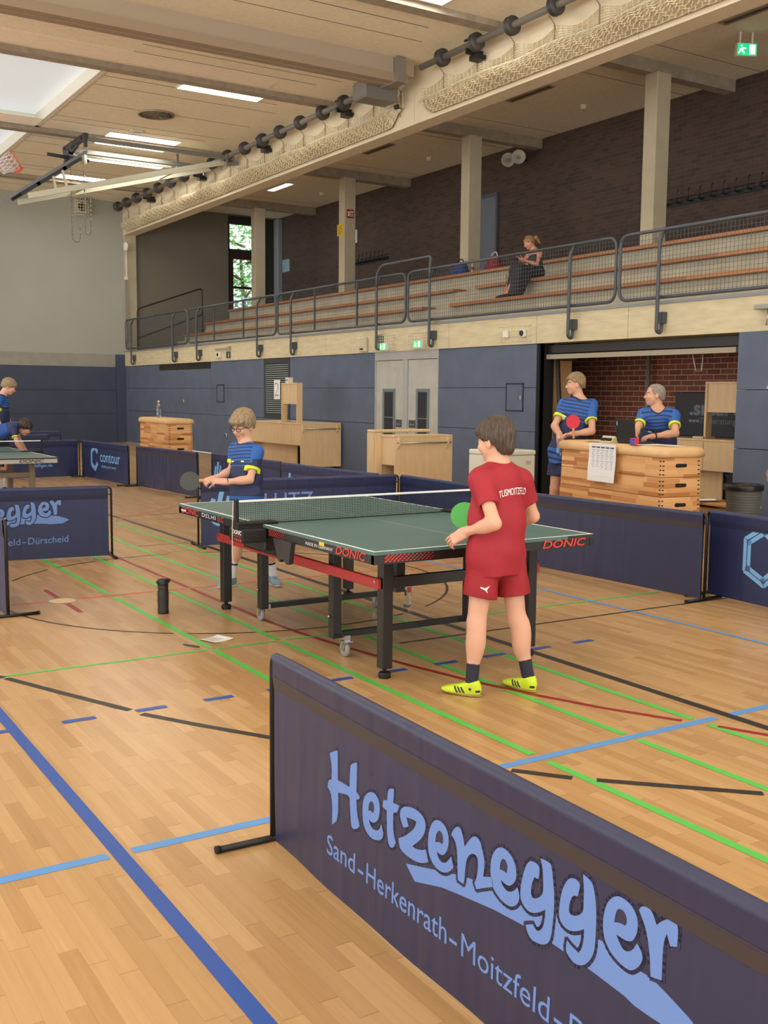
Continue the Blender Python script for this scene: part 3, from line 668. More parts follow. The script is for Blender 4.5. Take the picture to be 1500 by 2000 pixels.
for r in RIBS[3:]: lamp(-5.5, -3.83, r+.2, r+.67, CZ, 'strip light in the hall ceiling left of the photo')
for x in (-5.5,): lamp(x, x+1.67, RIBS[3]-.7, RIBS[3]-.3, CZ, 'strip light in the hall ceiling left of the photo')
t = thing('ventilation_grille', 'round dark ventilation grille in the hall ceiling', 'ventilation grille', (4.5, 16.1, CZ))
b = MB(); b.lathe([(.36,-.03),(.38,-.03),(.38,0),(.36,0)], 28, cap=False); b.build('rim', M_rib, t)
b = MB(); b.lathe([(.36,-.004),(.36,0)], 28); b.build('backing', M_dark, t)
b = MB()
for k in range(5):
    r = .04+.075*k; b.tube([(r*math.cos(2*PI*j/20), r*math.sin(2*PI*j/20), -.02) for j in range(20)], .014, 5, closed=True)
for k in range(6): a = PI*k/6; b.tube([(-.36*math.cos(a),-.36*math.sin(a),-.02),(.36*math.cos(a),.36*math.sin(a),-.02)], .012, 5)
b.build('grid', mat('grille grey', (120,108,92), .6), t)
for (x, y, lab) in ((4.62,17.7,'small square ceiling sensor beside the strip light'),(11.45,10.58,'small white smoke detector in the gallery ceiling near third column'),(11.54,16.2,'small white smoke detector in the gallery ceiling near second column'),(11.55,21.74,'small white smoke detector at the far end of gallery ceiling')):
    t = thing('smoke_detector', lab, 'smoke detector', (x, y, CZ)); b = MB()
    if 'square' in lab: b.box(-.13,.13,-.1,.1,-.05,0, bev=.01)
    else: b.lathe([(.03,-.09),(.06,-.07),(.07,-.03),(.07,0)], 16)
    b.build('body', M_white if 'white' in lab else M_lframe, t); b = MB(); b.lathe([(.02,-.105),(.02,-.09)], 10) if 'white' in lab else b.box(-.06,.06,-.05,.05,-.065,-.05); b.build('sensor_head', M_alu, t)
for (y0, y1, lab) in ((9.9,11.2,'long narrow air slot in the gallery ceiling near third column'),(15.5,16.75,'long narrow air slot in the gallery ceiling near second column'),(4.6,5.9,'long narrow air slot in the gallery ceiling near the exit sign'),(20.9,22.2,'')):
    if not lab: continue
    t = thing('air_slot', lab, 'air outlet', (10.03, (y0+y1)/2, CZ)); h = (y1-y0)/2
    b = MB(); b.box(-.09,-.06,-h+.03,h-.03,-.02,0).box(.06,.09,-h+.03,h-.03,-.02,0).box(-.09,.09,-h,-h+.03,-.02,0).box(-.09,.09,h-.03,h,-.02,0); b.build('frame', M_rib, t)
    b = MB(); b.box(-.06,.06,-h+.03,h-.03,-.006,0); b.build('slot', mat('slot brown', (92,82,72), .8), t)
# housing of the dividing curtain
M_cur = mat('curtain housing', (170,156,136), .6); M_cur2 = mat('curtain pleats', (158,140,118), .6)
t = thing('curtain_housing', 'long beige housing of the dividing curtain crossing the hall ceiling', 'dividing curtain', (0, 10.25, CZ))
b = MB(); b.box(-14, 7.05, -.12, .3, -.27, 0); b.build('casing', M_cur, t)
b = MB()
for k in range(4): b.box(-14, 6.9, -.16+.11*k, -.075+.11*k, -.42+(k%2)*.012, -.27)
b.build('curtain_edge', M_cur2, t)
b = MB(); b.box(6.62, 6.80, -.24, .34, -.44, -.02); b.build('end_bracket', mat('grey bracket', (128,122,112), .5), t)
b = MB(); b.box(6.3, 7.0, .3, .75, -.62, -.30, bev=.03); b.build('drive_motor', mat('motor grey', (116,114,108), .5), t)
# winding shaft of the safety nets
M_shaft = mat('shaft grey', (112,108,102), .5); M_disc = mat('disc dark grey', (66,64,62), .5)
def shaft(y0, y1, discs, label):
    t = thing('winding_shaft', label, 'net winding shaft', (6.95, y0, 7.18))
    b = MB(); b.tube([(0,0,0),(0,y1-y0,0)], .055, 12); b.build('tube', M_shaft, t)
    for y in discs:
        b = MB(); b.lathe([(.055,-.06),(.14,-.05),(.145,-.03),(.10,-.02),(.10,.02),(.145,.03),(.14,.05),(.055,.06)], 20, frame((0,y-y0,0), (1,0,0), (0,0,-1))); b.build('disc', M_disc, t)
    for y in [discs[i]+.22 for i in range(1, len(discs), 4)]:
        b = MB(); b.box(-.04,.295,y-y0-.02,y-y0+.02,-.13,-.04).box(.1,.295,y-y0-.1,y-y0+.1,-.20,-.12); b.tube([(-.07,y-y0,.06),(.0,y-y0,.1),(.07,y-y0,.06),(.07,y-y0,-.12)], .02, 6); b.build('bearing_bracket', M_black, t)
D1 = [11.5,12.42,13.28,14.24,15.19,16.06,17.01,17.97,18.9,19.85,20.8,21.75,22.7,23.6,24.5,25.4,26.2]; D2 = [9.12,8.18,7.28,6.28,5.3,4.3,3.3]
shaft(11.1, 26.5, D1, 'far grey winding shaft with dark discs along the gallery beam')
shaft(2.5, 9.75, D2, 'near grey winding shaft with dark discs at the top of the photo')
# gathered safety nets hanging on the beam
M_net = mat('cream net cord', (240,230,204), .8); M_netroll = mat('cream net folds', (178,164,130), .9, bump=.9, bscale=55)
def safety_net(y0, y1, label, seed):
    rnd = random.Random(seed); t = thing('safety_net', label, 'safety net', (7.2, (y0+y1)/2, 6.4)); oy = (y0+y1)/2
    n = int((y1-y0)/.055); ph = [rnd.uniform(0, 6) for _ in range(6)]
    def bul(y, q):      # profile of the bundle: q 0 at the top .. 1 at the bottom
        k = 1+.16*math.sin(1.9*y+ph[0])+.12*math.sin(4.3*y+ph[1]); e = min(1, (y-y0)/.35, (y1-y)/.35); e = max(.15, e)
        z = .36-.30*q*e+.02*math.sin(3.1*y+ph[2])*(1-q); a = .03+.22*k*e*math.sin(PI*(.12+.86*q))
        return Vector((.03-a, y-oy, z))
    r = MB(); r.smooth = True; m = 9; P = []; F = []
    for i in range(n+1):
        y = y0+(y1-y0)*i/n
        for j in range(m+1): 
            v = bul(y, j/m); v.x = v.x*.86+.004 + .012*math.sin(37*y+j*2.1)*(1 if 0<j<m else 0); v.x = min(v.x, .045); P.append(v)
    for i in range(n):
        for j in range(m): F.append((i*(m+1)+j, (i+1)*(m+1)+j, (i+1)*(m+1)+j+1, i*(m+1)+j+1))
    r.add(P, F); r.build('folded_net', M_netroll, t)
    c = MB(); rr = .009
    def seg(a, b):
        d = (b-a); 
        if d.length < 1e-4: return
        u = Vector((0,0,1)) if abs(d.normalized().z) < .9 else Vector((0,1,0)); p = d.cross(u).normalized()*rr; q = p.cross(d).normalized()*rr
        c.add([a+p, a+q, a-p, b+p, b+q, b-p], [(0,1,4,3),(1,2,5,4),(2,0,3,5)])
    for j in range(m+1):
        for i in range(n):
            ya = y0+(y1-y0)*i/n; yb = y0+(y1-y0)*(i+1)/n; w_ = .3/m
            seg(bul(ya, min(1, max(0, j/m+.04*math.sin(ya*21+j)))), bul(yb, min(1, max(0, j/m+.04*math.sin(yb*21+j)))))
            if i % 2 == 0 and j < m: seg(bul(ya, j/m), bul(yb+.02, (j+1)/m))
    # open netting between the bundle and the shaft
    hz = [(y0+.05)]
    for i in range(0, n, 2):
        y = y0+(y1-y0)*i/n; s = .10*abs(math.sin(PI*(y-y0)/.95)); top = .64-.18*(1-abs(math.sin(PI*(y-y0)/.95)))**2*0-(.12-.0)*math.sin(PI*((y-y0)/.95 % 1))
        seg(Vector((.035, y-oy, .36)), Vector((.02, y-oy, top)))
    for k in range(6):
        for i in range(0, n, 2):
            f = lambda y: .38+(.64-.12*math.sin(PI*((y-y0)/.95 % 1))-.38)*(k+1)/6
            ya = y0+(y1-y0)*i/n; yb = min(y1, y0+(y1-y0)*(i+2)/n); seg(Vector((.03,ya-oy,f(ya))), Vector((.03,yb-oy,f(yb))))
    c.build('net_cords', M_net, t)
    h = MB(); y = y0+.03
    while y < y1: h.tube([(.01,y-oy,.64),(-.12,y-oy,.76)], .008, 4); h.tube([(.0,y-oy,.64),(.0,y-oy,.2)], .009, 4); y += .95
    h.build('lifting_lines', mat('grey cord', (150,138,112), .8), t)
safety_net(10.75, 26.55, 'far cream safety net gathered along the gallery beam', 1)
safety_net(1.8, 10.15, 'near cream safety net gathered along the gallery beam', 2)
t = thing('net_clip', 'small black weight at the near end of the far safety net', 'net weight', (7.06, 10.72, 6.73))
b = MB(); b.tube([(-.04,0,0),(.04,-.05,.02)], .04, 10); b.build('weight', M_black, t); b = MB(); b.tube([(.02,0,.03),(.03,0,.4)], .008, 5); b.build('cord', MATS['grey cord'], t)
# folded basketball hoop
M_steel = mat('galvanised steel', (138,138,136), .4, metal=.6); M_armw = mat('pale painted arm', (208,206,186), .5); M_dsteel = mat('dark steel', (64,68,72), .4, metal=.3)
t = thing('basketball_hoop', 'basketball hoop folded up under the ceiling on a steel frame', 'basketball hoop', (4.5, 18.8, 7.2)); BX, BY, BZ = 4.5, 18.8, 7.2
L = lambda x, y, z: (x-BX, y-BY, z-BZ)
b = MB()
for y in (17.95, 19.25): b.beam(L(3.45,y,7.13), L(7.1,y,7.13), .07, .09)
b.build('ceiling_rail', M_steel, t)
b = MB(); b.beam(L(3.5,17.75,7.15), L(3.5,19.45,7.15), .1, .12).beam(L(3.5,17.8,7.2), L(3.5,17.8,6.92), .08, .06).beam(L(3.5,19.4,7.2), L(3.5,19.4,6.9), .08, .06).beam(L(3.3,17.7,6.92), L(3.5,19.5,6.88), .05, .05).beam(L(2.95,18.9,6.9), L(3.9,18.9,6.86), .06, .07).beam(L(3.2,18.3,6.85), L(3.7,19.2,6.95), .12, .1)
b.build('hanger_frame', M_dsteel, t)
b = MB(); b.beam(L(6.9,17.8,7.15), L(6.9,19.4,7.15), .08, .08).beam(L(6.9,17.9,7.15), L(6.9,17.9,6.95), .05, .05).beam(L(6.9,19.3,7.15), L(6.9,19.3,6.95), .05, .05).beam(L(6.2,19.3,7.38), L(6.2,19.3,7.05), .05, .05).beam(L(6.9,18.0,7.0), L(7.2,18.0,7.05), .1, .1)
b.build('hinge_bracket', M_steel, t)
for y in (18.25, 19.2):
    b = MB(); b.beam(L(7.0,y,7.1), L(2.35,y,5.82), .07, .12); b.build('lift_arm', M_armw, t)
for pa, pb, ww, hh in ((L(3.62,18.25,6.18), L(3.62,19.2,6.18), .06, .08),(L(2.95,18.25,6.0), L(2.9,18.25,6.3), .05, .05),(L(2.75,19.2,5.93), L(2.65,19.2,6.2), .05, .05),(L(3.2,18.25,6.07), L(3.1,18.25,6.45), .05, .05),(L(5.7,18.25,6.74), L(5.7,19.2,6.74), .06, .08)):
    b = MB(); b.beam(pa, pb, ww, hh); b.build('brace', M_armw, t)

b = MB(); b.tube([L(3.7,18.8,6.93), L(5.85,18.8,6.93)], .03, 8); b.build('cross_tube', M_armw, t)
# backboard lies in a plane rising from (2.11,5.87) to (3.65,6.92)
d = Vector((1.54,0,1.05)).normalized(); nrm = Vector((-d.z,0,d.x)); c0 = Vector(L(2.11,18.8,5.87))
M = frame(c0, d, (0,1,0)); 
b = MB(); b.box(0, 1.86, -.62, .62, -.03, .03, M); b.build('backboard', mat('grey backboard', (120,124,128), .4), t)
b = MB(); b.box(.1, 1.7, -.5, -.42, -.10, -.03, M).box(.1, 1.7, .42, .5, -.10, -.03, M).box(.5, .58, -.5, .5, -.10, -.03, M).box(1.2, 1.28, -.5, .5, -.10, -.03, M); b.build('board_frame', M_dsteel, t)
hc = Vector(L(2.33,18.8,6.45))
Mh = frame(hc + nrm*.02 - d*0, nrm*-1 if False else (0,1,0), nrm)
b = MB(); rim = [hc + nrm*(.24) + nrm*.225*math.cos(2*PI*k/24) + Vector((0,.225*math.sin(2*PI*k/24),0)) for k in range(24)]
b.tube(rim, .014, 6, closed=True); b.box(-.09,.09,.0,.06,-.11,.02, frame(hc - nrm*.02, (0,1,0), nrm)); b.beam(hc+nrm*.0, hc+nrm*.06, .14, .12, up=d); b.build('hoop_ring', mat('hoop orange', (232,96,58), .4), t)
b = MB(); ax = -d
for k in range(12):
    p = rim[2*k]; pts = []
    for j in range(5):
        a = 2*PI*(2*k+j*.9)/24; r = .225*(1-.42*(j/4)); c = hc + nrm*.24 + ax*(.36*j/4); pts.append(c + nrm*r*math.cos(a) + Vector((0,r*math.sin(a),0)))
    b.tube(pts, .010, 4); pts2 = []
    for j in range(5):
        a = 2*PI*(2*k-j*.9)/24; r = .225*(1-.42*(j/4)); c = hc + nrm*.24 + ax*(.36*j/4); pts2.append(c + nrm*r*math.cos(a) + Vector((0,r*math.sin(a),0)))
    b.tube(pts2, .010, 4)
b.build('hoop_net', mat('net white', (226,220,226), .8), t)
b = MB(); b.lathe([(.02,-.12),(.07,-.08),(.07,.08),(.02,.12)], 12, Matrix.Translation(L(3.75,18.8,6.86))); b.build('pulley', M_white, t)
def chain(y, xa, xb, ztop, zbot, label):
    t = thing('hand_chain', label, 'chain', ((xa+xb)/2, y, zbot)); b = MB(); cx = (xa+xb)/2; r = (xb-xa)/2
    pts = [(xa-cx, 0, ztop-zbot)] + [(-r*math.cos(PI*k/8), 0, r*1.4*(1-math.sin(PI*k/8))) for k in range(9)] + [(xb-cx, 0, ztop-zbot-.6)]
    P = [];
    for a, c in zip(pts, pts[1:]):
        a = Vector(a); c = Vector(c); n = max(1, int((c-a).length/.05)); P += [a+(c-a)*i/n for i in range(n)]
    for i, p in enumerate(P[:-1]): q = P[i+1]; b.tube([p, q], .016 if i % 2 else .009, 5)
    b.build('links', M_steel, t)
    b = MB(); b.tube([(xa-cx,0,ztop-zbot),(xa-cx,0,7.2-zbot)], .006, 4); b.build('pull_rope', MATS['grey cord'], t)
chain(18.5, 3.36, 3.54, 6.0, 4.95, 'longer hand chain hanging in a loop below the basketball frame')
chain(18.5, 3.66, 3.79, 6.6, 5.14, 'shorter hand chain hanging in a loop right of the other')
# caged loudspeaker high on the end wall
t = thing('caged_loudspeaker', 'cream caged loudspeaker high on the end wall behind the chains', 'loudspeaker', (5.95, EY-.012, 7.12))
b = MB(); b.box(-.2, .2, -.18, 0, -.2, .2, bev=.02); b.build('body', mat('loudspeaker cream', (176,170,148), .6), t)
b = MB(); b.lathe([(.13,0),(.11,.02)], 18, frame((0,-.18,0), (1,0,0), (0,0,1))); b.build('cone', M_dark, t)
b = MB()
for k in range(7): x = -.24+.08*k; b.tube([(x,0,-.25),(x,-.26,-.25),(x,-.26,.25),(x,0,.25)], .008, 4); b.tube([(-.24,0,-.25+.083*k),(-.24,-.26,-.25+.083*k),(.24,-.26,-.25+.083*k),(.24,0,-.25+.083*k)], .008, 4)
b.build('guard', M_wire, t)
# ------------------------------------------------------------------ table tennis tables
M_ttop = mat('table top green', (82,116,114), .36, var=.04, vscale=6, spec=.35); M_tline = mat('table line white', (236,238,238), .5)
M_tblk = mat('table frame black', (30,27,25), .38); M_tred = mat('table red', (180,48,46), .45); M_tred2 = mat('logo red', (206,62,54), .5)
M_logow = mat('logo white', (226,228,230), .5); M_rubber = mat('rubber black', (20,20,20), .7); M_chrome = mat('chrome', (190,190,190), .2, metal=1.); M_wheel = mat('wheel grey', (150,150,150), .5)
M_silver = mat('apron silver', (172,168,158), .45); M_taupe = mat('taupe legs', (120,108,92), .5)
def shade(mb, mi, rows, n, M, dx, dy, w_, fall):
    """slanted dash pattern that thins out to one side"""
    for r in range(rows):
        for i in range(n):
            k = 1-fall*i/n
            x = i*dx+(r % 2)*dx*.5; y = r*dy; q = w_*k
            mb.m(mi).add([(x,y,0),(x+q,y,0),(x+q+dy*.7,y+dy*.85*k,0),(x+dy*.7,y+dy*.85*k,0)], [(0,1,2,3)], M)
def tt_table(loc, label, first):
    t = thing('table_tennis_table', label, 'table tennis table', loc); W2, L2 = .7625, 1.37
    leg_m = M_tblk if first else M_taupe; ap = M_tblk if first else M_silver
    for sgn in (-1, 1):
        b = MB(); y0, y1 = sorted((sgn*.004, sgn*L2))
        b.m(0).box(-W2, W2, y0, y1, .742, .76)
        b.m(1)
        z = .7605
        for a in ((-W2,-W2+.02,y0,y1),(W2-.02,W2,y0,y1)): b.add([(a[0],a[2],z),(a[1],a[2],z),(a[1],a[3],z),(a[0],a[3],z)], [(0,1,2,3)])
        ye = sgn*L2; ya, yb = sorted((ye, ye-sgn*.02)); b.add([(-W2,ya,z+.0002),(W2,ya,z+.0002),(W2,yb,z+.0002),(-W2,yb,z+.0002)], [(0,1,2,3)])
        b.add([(-.0015,y0,z),(.0015,y0,z),(.0015,y1,z),(-.0015,y1,z)], [(0,1,2,3)])
        top = b.build('tabletop', [M_ttop, M_tline], t)
        # apron frame below the board
        b = MB(); b.box(-W2+.002, -W2+.03, y0+.09*(sgn>0), y1-.09*(sgn<0), .692, .742).box(W2-.03, W2-.002, y0+.09*(sgn>0), y1-.09*(sgn<0), .692, .742)
        b.box(-W2+.002, W2-.002, min(ye, ye-sgn*.03)+.002*(sgn<0), max(ye, ye-sgn*.03)-.002*(sgn>0), .692, .742); b.box(-W2+.03, W2-.03, sgn*.10-.015, sgn*.10+.015, .70, .742)
        a_o = b.build('apron', ap, top)
        p = MB(); Ms = frame((-W2+.0012, 0, .697), (0,-1,0), (0,0,1))        # left long side, read from -X
        Me = frame((0, -L2-.0002+.002-.0013, .697), (1,0,0), (0,0,1))
        def side(txt, y, zz, size, mi, width, **kw): text_on(p, mi, txt, size, Ms @ Matrix.Translation((-y, zz, .0016)), width, **kw)
        if first and sgn > 0:
            side('DONIC', 1.31, .006, .062, 0, .32, bold=.02, shear=.2); p.m(1).box(-.03+1.31*-1+.02, -1.31+.075, .016, .028, .0018, .0022, Ms) 
            side('DELHI', .93, .012, .04, 1, .24, space=1.2); side('SLC', .655, .010, .048, 0, .10, bold=.01)
        if first and sgn < 0:
            side('MADE IN GERMANY', -.62, .010, .026, 1, .32, bold=.004); side('DONIC', -.97, .004, .062, 0, .32, bold=.02, shear=.2)
            p.m(2).box(.78, .84, .026, .047, .001, .0016, Ms); shade(p, 0, 4, 9, Ms @ Matrix.Translation((.13,.006,.0014)), .025, .011, .013, .5)
            shade(p, 0, 4, 12, Me @ Matrix.Translation((-.70,.005,.0014)), .026, .010, .016, .6)
            text_on(p, 0, 'DONIC', .062, Me @ Matrix.Translation((.37,.002,.0016)), .33, bold=.02, shear=.2)
            p.m(3).box(.56, .762, .046, .0625, -.001, .0012, Me)
        if not first and sgn < 0:
            text_on(p, 3, 'DONIC', .05, Me @ Matrix.Translation((.30,.006,.0016)), .30, bold=.02, shear=.2); p.m(3).box(-W2, W2, .045, .063, 0, .0012, Me)
        if p.v: p.build('lettering', [M_tred2, M_logow, mat('yellow sticker', (236,206,40), .5), mat('worn black', (48,44,40), .5)], a_o)
        # legs at the corners, undercarriage with castors
        for sx in (-1, 1):
            b = MB(); x, y = sx*.515, sgn*1.09; b.box(x-.033, x+.033, y-.033, y+.033, .055, .694, bev=.004); lg = b.build('leg', leg_m, t)
            b = MB(); b.lathe([(.012,.03),(.012,.056)], 10, Matrix.Translation((x,y,0))); b.lathe([(.034,0),(.036,.006),(.036,.026),(.03,.032)], 16, Matrix.Translation((x,y,0))); b.build('foot', M_rubber, lg)
            if first:
                b = MB(); x = sx*.50; y = sgn*.50; b.box(x-.03, x+.03, y-.03, y+.03, .105, .694, bev=.004); pg = b.build('carriage_post', leg_m, t)
                b = MB(); b.lathe([(.008,0),(.008,.02)], 8, frame((x-sx*-.03*-1 if False else x+sx*.03, y, .24), (0,1,0), (0,0,1) if sx > 0 else (0,0,-1))); b.build('bolt', M_chrome, pg)
                xw, yw = x-sx*.03+.0, y+sgn*.085
                b = MB(); b.box(xw-.018, xw+.018, min(y,yw)-.02, max(y,yw)+.02, .10, .135); b.box(xw-.03, xw+.03, yw-.03, yw+.03, .093, .102); b.lathe([(.02,.085),(.022,.094)], 12, Matrix.Translation((xw,yw,0))); b.beam((xw-.017,yw,.09),(xw-.017,yw+.015,.04), .004, .03, up=(0,1,0)); b.beam((xw+.017,yw,.09),(xw+.017,yw+.015,.04), .004, .03, up=(0,1,0)); fk = b.build('castor_fork', M_chrome, t)
                b = MB(); b.lathe([(.02,-.012),(.042,-.012),(.048,-.006),(.048,.006),(.042,.012),(.02,.012)], 20, frame((xw,yw+.015,.048), (0,1,0), (0,0,1))); b.lathe([(.006,-.018),(.006,.018)], 8, frame((xw,yw+.015,.048), (0,1,0), (0,0,1))); b.build('wheel', [M_wheel], fk)
        b = MB(); b.box(-.485, .485, sgn*1.09-.02, sgn*1.09+.02, .505, .565); b.build('cross_rail', leg_m, t)
        if first:
            b = MB(); b.box(-.43, -.375, sgn*1.09+.035*(1 if sgn < 0 else -1)-.02, sgn*1.09+.035*(1 if sgn < 0 else -1)+.02, .47, .694); b.build('leg_brace', leg_m, t)
            b = MB(); b.box(-.47, .47, sgn*.5-.018, sgn*.5+.018, .105, .14); b.build('carriage_bar', leg_m, t)
    if first:
        for sx in (-1, 1):
            b = MB(); x = sx*.565; b.box(x-.012, x+.012, -1.11, 1.11, .505, .565, bev=.004); br = b.build('side_rail', M_tred, t)
            b = MB()
            for y in (-1.08, -.5, .5, 1.08): b.lathe([(.009,0),(.009,.004)], 8, frame((x+sx*.012, y, .545), (0,1,0), (0,0,1) if sx > 0 else (0,0,-1)))
            b.build('screws', M_chrome, br)
            b = MB(); Mh = frame((sx*.74-.0, 0, 0), (0,-1,0), (0,0,1))
            b.prism([(.24,.70),(.30,.58),(.33,.565),(.345,.585),(.375,.585),(.42,.56),(.45,.57),(.48,.70)], frame((sx*.735-.02, 0, 0), (0,-1,0), (0,0,1)), .03); b.build('hinge_plate', mat('hinge black', (44,42,40), .5), t)
            b = MB(); b.box(sx*.72-.05, sx*.72+.05, -.09, .45, .60, .69, bev=.01); b.box(sx*.60-.06, sx*.60+.06, -.02, .46, .55, .66); b.build('folding_gear', M_tblk, t)
    else:
        for y in (-.6, .6):
            for x in (-.36, .36):
                b = MB(); b.box(x-.03, x+.03, y-.03, y+.03, 0, .70); b.build('inner_leg', leg_m, t)
            b = MB(); b.box(-.4, .4, y-.02, y+.02, .5, .56); b.build('cross_rail', leg_m, t)
        b = MB(); b.beam((-.3,-.5,.6),(.25,.3,.55),.03,.04).beam((.3,-.5,.62),(-.2,.3,.52),.03,.04); b.build('folding_gear', M_tblk, t)
    return t
tt_table((0,0,0), 'near green table tennis table with black apron, red logos and red side rails', True)
tt_table((-.835,8.64,0), 'far green table tennis table with silver apron and taupe legs at the left edge', False)
def tt_net(loc, label, near):
    t = thing('table_tennis_net', label, 'table tennis net', loc)
    b = MB(); nx = 142
    for i in range(nx+1): x = -.90+1.8*i/nx; b.box(x-.0008, x+.0008, -.0008, .0008, .003, .142)
    for k in range(12): z = .004+.0118*k; b.box(-.905, .905, -.0008, .0008, z-.0008, z+.0008)
    b.build('mesh', mat('net cord dark', (26,34,36), .7), t)
    b = MB(); b.box(-.905, .905, -.004, .004, .140, .1525); b.build('white_tape', M_tline, t)
    b = MB(); b.box(-.905, .905, -.002, .002, .0, .006); b.build('bottom_cord', M_rubber, t)
    for sx in (-1, 1):
        x = sx*.915; b = MB(); b.box(x-.012, x+.012, -.012, .02, -.06, .158, bev=.004); pst = b.build('post', M_rubber, t)
        b = MB(); x0, x1 = sorted((sx*.7625-sx*.11, sx*.7625+sx*.165)); b.box(x0, x1, -.055, .055, .002, .016, bev=.004)
        x0, x1 = sorted((sx*.768, sx*.93)); b.box(x0, x1, -.12, .05, -.10, -.02, bev=.006).box(x0, x1, -.05, .05, -.02, .004); b.build('clamp', M_rubber, t)
        if near and sx < 0:
            p = MB(); M = frame((-.9305, .03, -.052), (0,-1,0), (0,0,1)); text_on(p, 0, 'DONIC', .036, M, .135, bold=.02, shear=.25)
            text_on(p, 1, 'WALDNER', .012, M @ Matrix.Translation((.01,-.016,0)), .11) if False else None
            for k in range(7): p.m(1).add([(.012+.017*k,-.015,0),(.021+.017*k,-.015,0),(.023+.017*k,-.009,0),(.014+.017*k,-.009,0)], [(0,1,2,3)], M)
            for k in range(4): p.m(1).add([(.03+.028*k,-.042,0),(.043+.028*k,-.042,0),(.037+.028*k,-.026,0),(.024+.028*k,-.026,0)], [(0,1,2,3)], M)
            p.build('lettering', [M_logow, M_tred2], t)
            b = MB(); b.tube([(-.928,.022,.15),(-.934,.022,.0),(-.935,.022,-.12),(-.936,.02,-.20),(-.93,.01,-.245)], .0028, 5); b.build('tension_cord', mat('cord white', (222,214,196), .7), pst)
    return t
tt_net((0,0,.76), 'green net with white tape clamped across the near table', True)
tt_net((-.835,8.64,.76), 'green net with white tape clamped across the far table', False)
# ------------------------------------------------------------------ playing court surrounds
def cloth_mat(name, rgb, bump):
    m = bpy.data.materials.new(name); m.use_nodes = True; nt = m.node_tree; p = nt.nodes['Principled BSDF']
    c = lin(rgb); p.inputs['Base Color'].default_value = (*c, 1); p.inputs['Roughness'].default_value = .42; p.inputs['Specular IOR Level'].default_value = .55
    tc = N(nt, 'ShaderNodeTexCoord'); mp = N(nt, 'ShaderNodeMapping'); mp.inputs['Scale'].default_value = (7, 1, 1.1); nt.links.new(tc.outputs['Object'], mp.inputs[0])
    nz = N(nt, 'ShaderNodeTexNoise'); nz.inputs['Scale'].default_value = 1.; nz.inputs['Detail'].default_value = .6; nz.inputs['Distortion'].default_value = 1.2; nt.links.new(mp.outputs[0], nz.inputs[0])
    bp = N(nt, 'ShaderNodeBump'); bp.inputs['Strength'].default_value = bump; bp.inputs['Distance'].default_value = .02
    nt.links.new(nz.outputs[0], bp.inputs['Height']); nt.links.new(bp.outputs[0], p.inputs['Normal']); MATS[name] = m; return m
M_cloth = cloth_mat('navy barrier cloth', (43,47,79), .4); M_cloth2 = cloth_mat('dark navy barrier cloth', (38,47,88), .35)
M_logob = mat('logo light blue', (108,144,212), .5); M_logob2 = mat('logo pale blue', (122,178,232), .5); M_pole = mat('barrier pole black', (34,33,33), .4, metal=.2)
HEM = mat('cloth hem brown', (62,56,58), .5); HEM2 = mat('cloth hem navy', (34,40,70), .5)
def loops_mesh(loops, off=0.):
    cu = bpy.data.curves.new('p', 'CURVE'); cu.dimensions = '2D'; cu.fill_mode = 'BOTH'; cu.offset = off
    for lp in loops:
        s = cu.splines.new('POLY'); s.points.add(len(lp)-1)
        for q, (x, y) in zip(s.points, lp): q.co = (x, y, 0, 1)
        s.use_cyclic_u = True
    o = bpy.data.objects.new('p', cu); COL.objects.link(o); dg = bpy.context.evaluated_depsgraph_get(); me = bpy.data.meshes.new_from_object(o.evaluated_get(dg))
    vs = [tuple(v.co) for v in me.vertices]; fs = [tuple(p.vertices) for p in me.polygons]
    bpy.data.objects.remove(o); bpy.data.curves.remove(cu); bpy.data.meshes.remove(me); return vs, fs
def smooth_loop(lp, it=1):
    for _ in range(it):
        out = []
        for i, b in enumerate(lp):
            a, c = lp[i-1], lp[(i+1) % len(lp)]
            u = Vector((b[0]-a[0], b[1]-a[1])); v = Vector((c[0]-b[0], c[1]-b[1]))
            if u.length > 0 and v.length > 0 and u.normalized().dot(v.normalized()) < .55: out.append(b); continue
            out += [(b[0]+(a[0]-b[0])*.25, b[1]+(a[1]-b[1])*.25), (b[0]+(c[0]-b[0])*.25, b[1]+(c[1]-b[1])*.25)]
        lp = out
    return lp
mm = lambda pts: [(a/1000, b/1000) for a, b in pts]
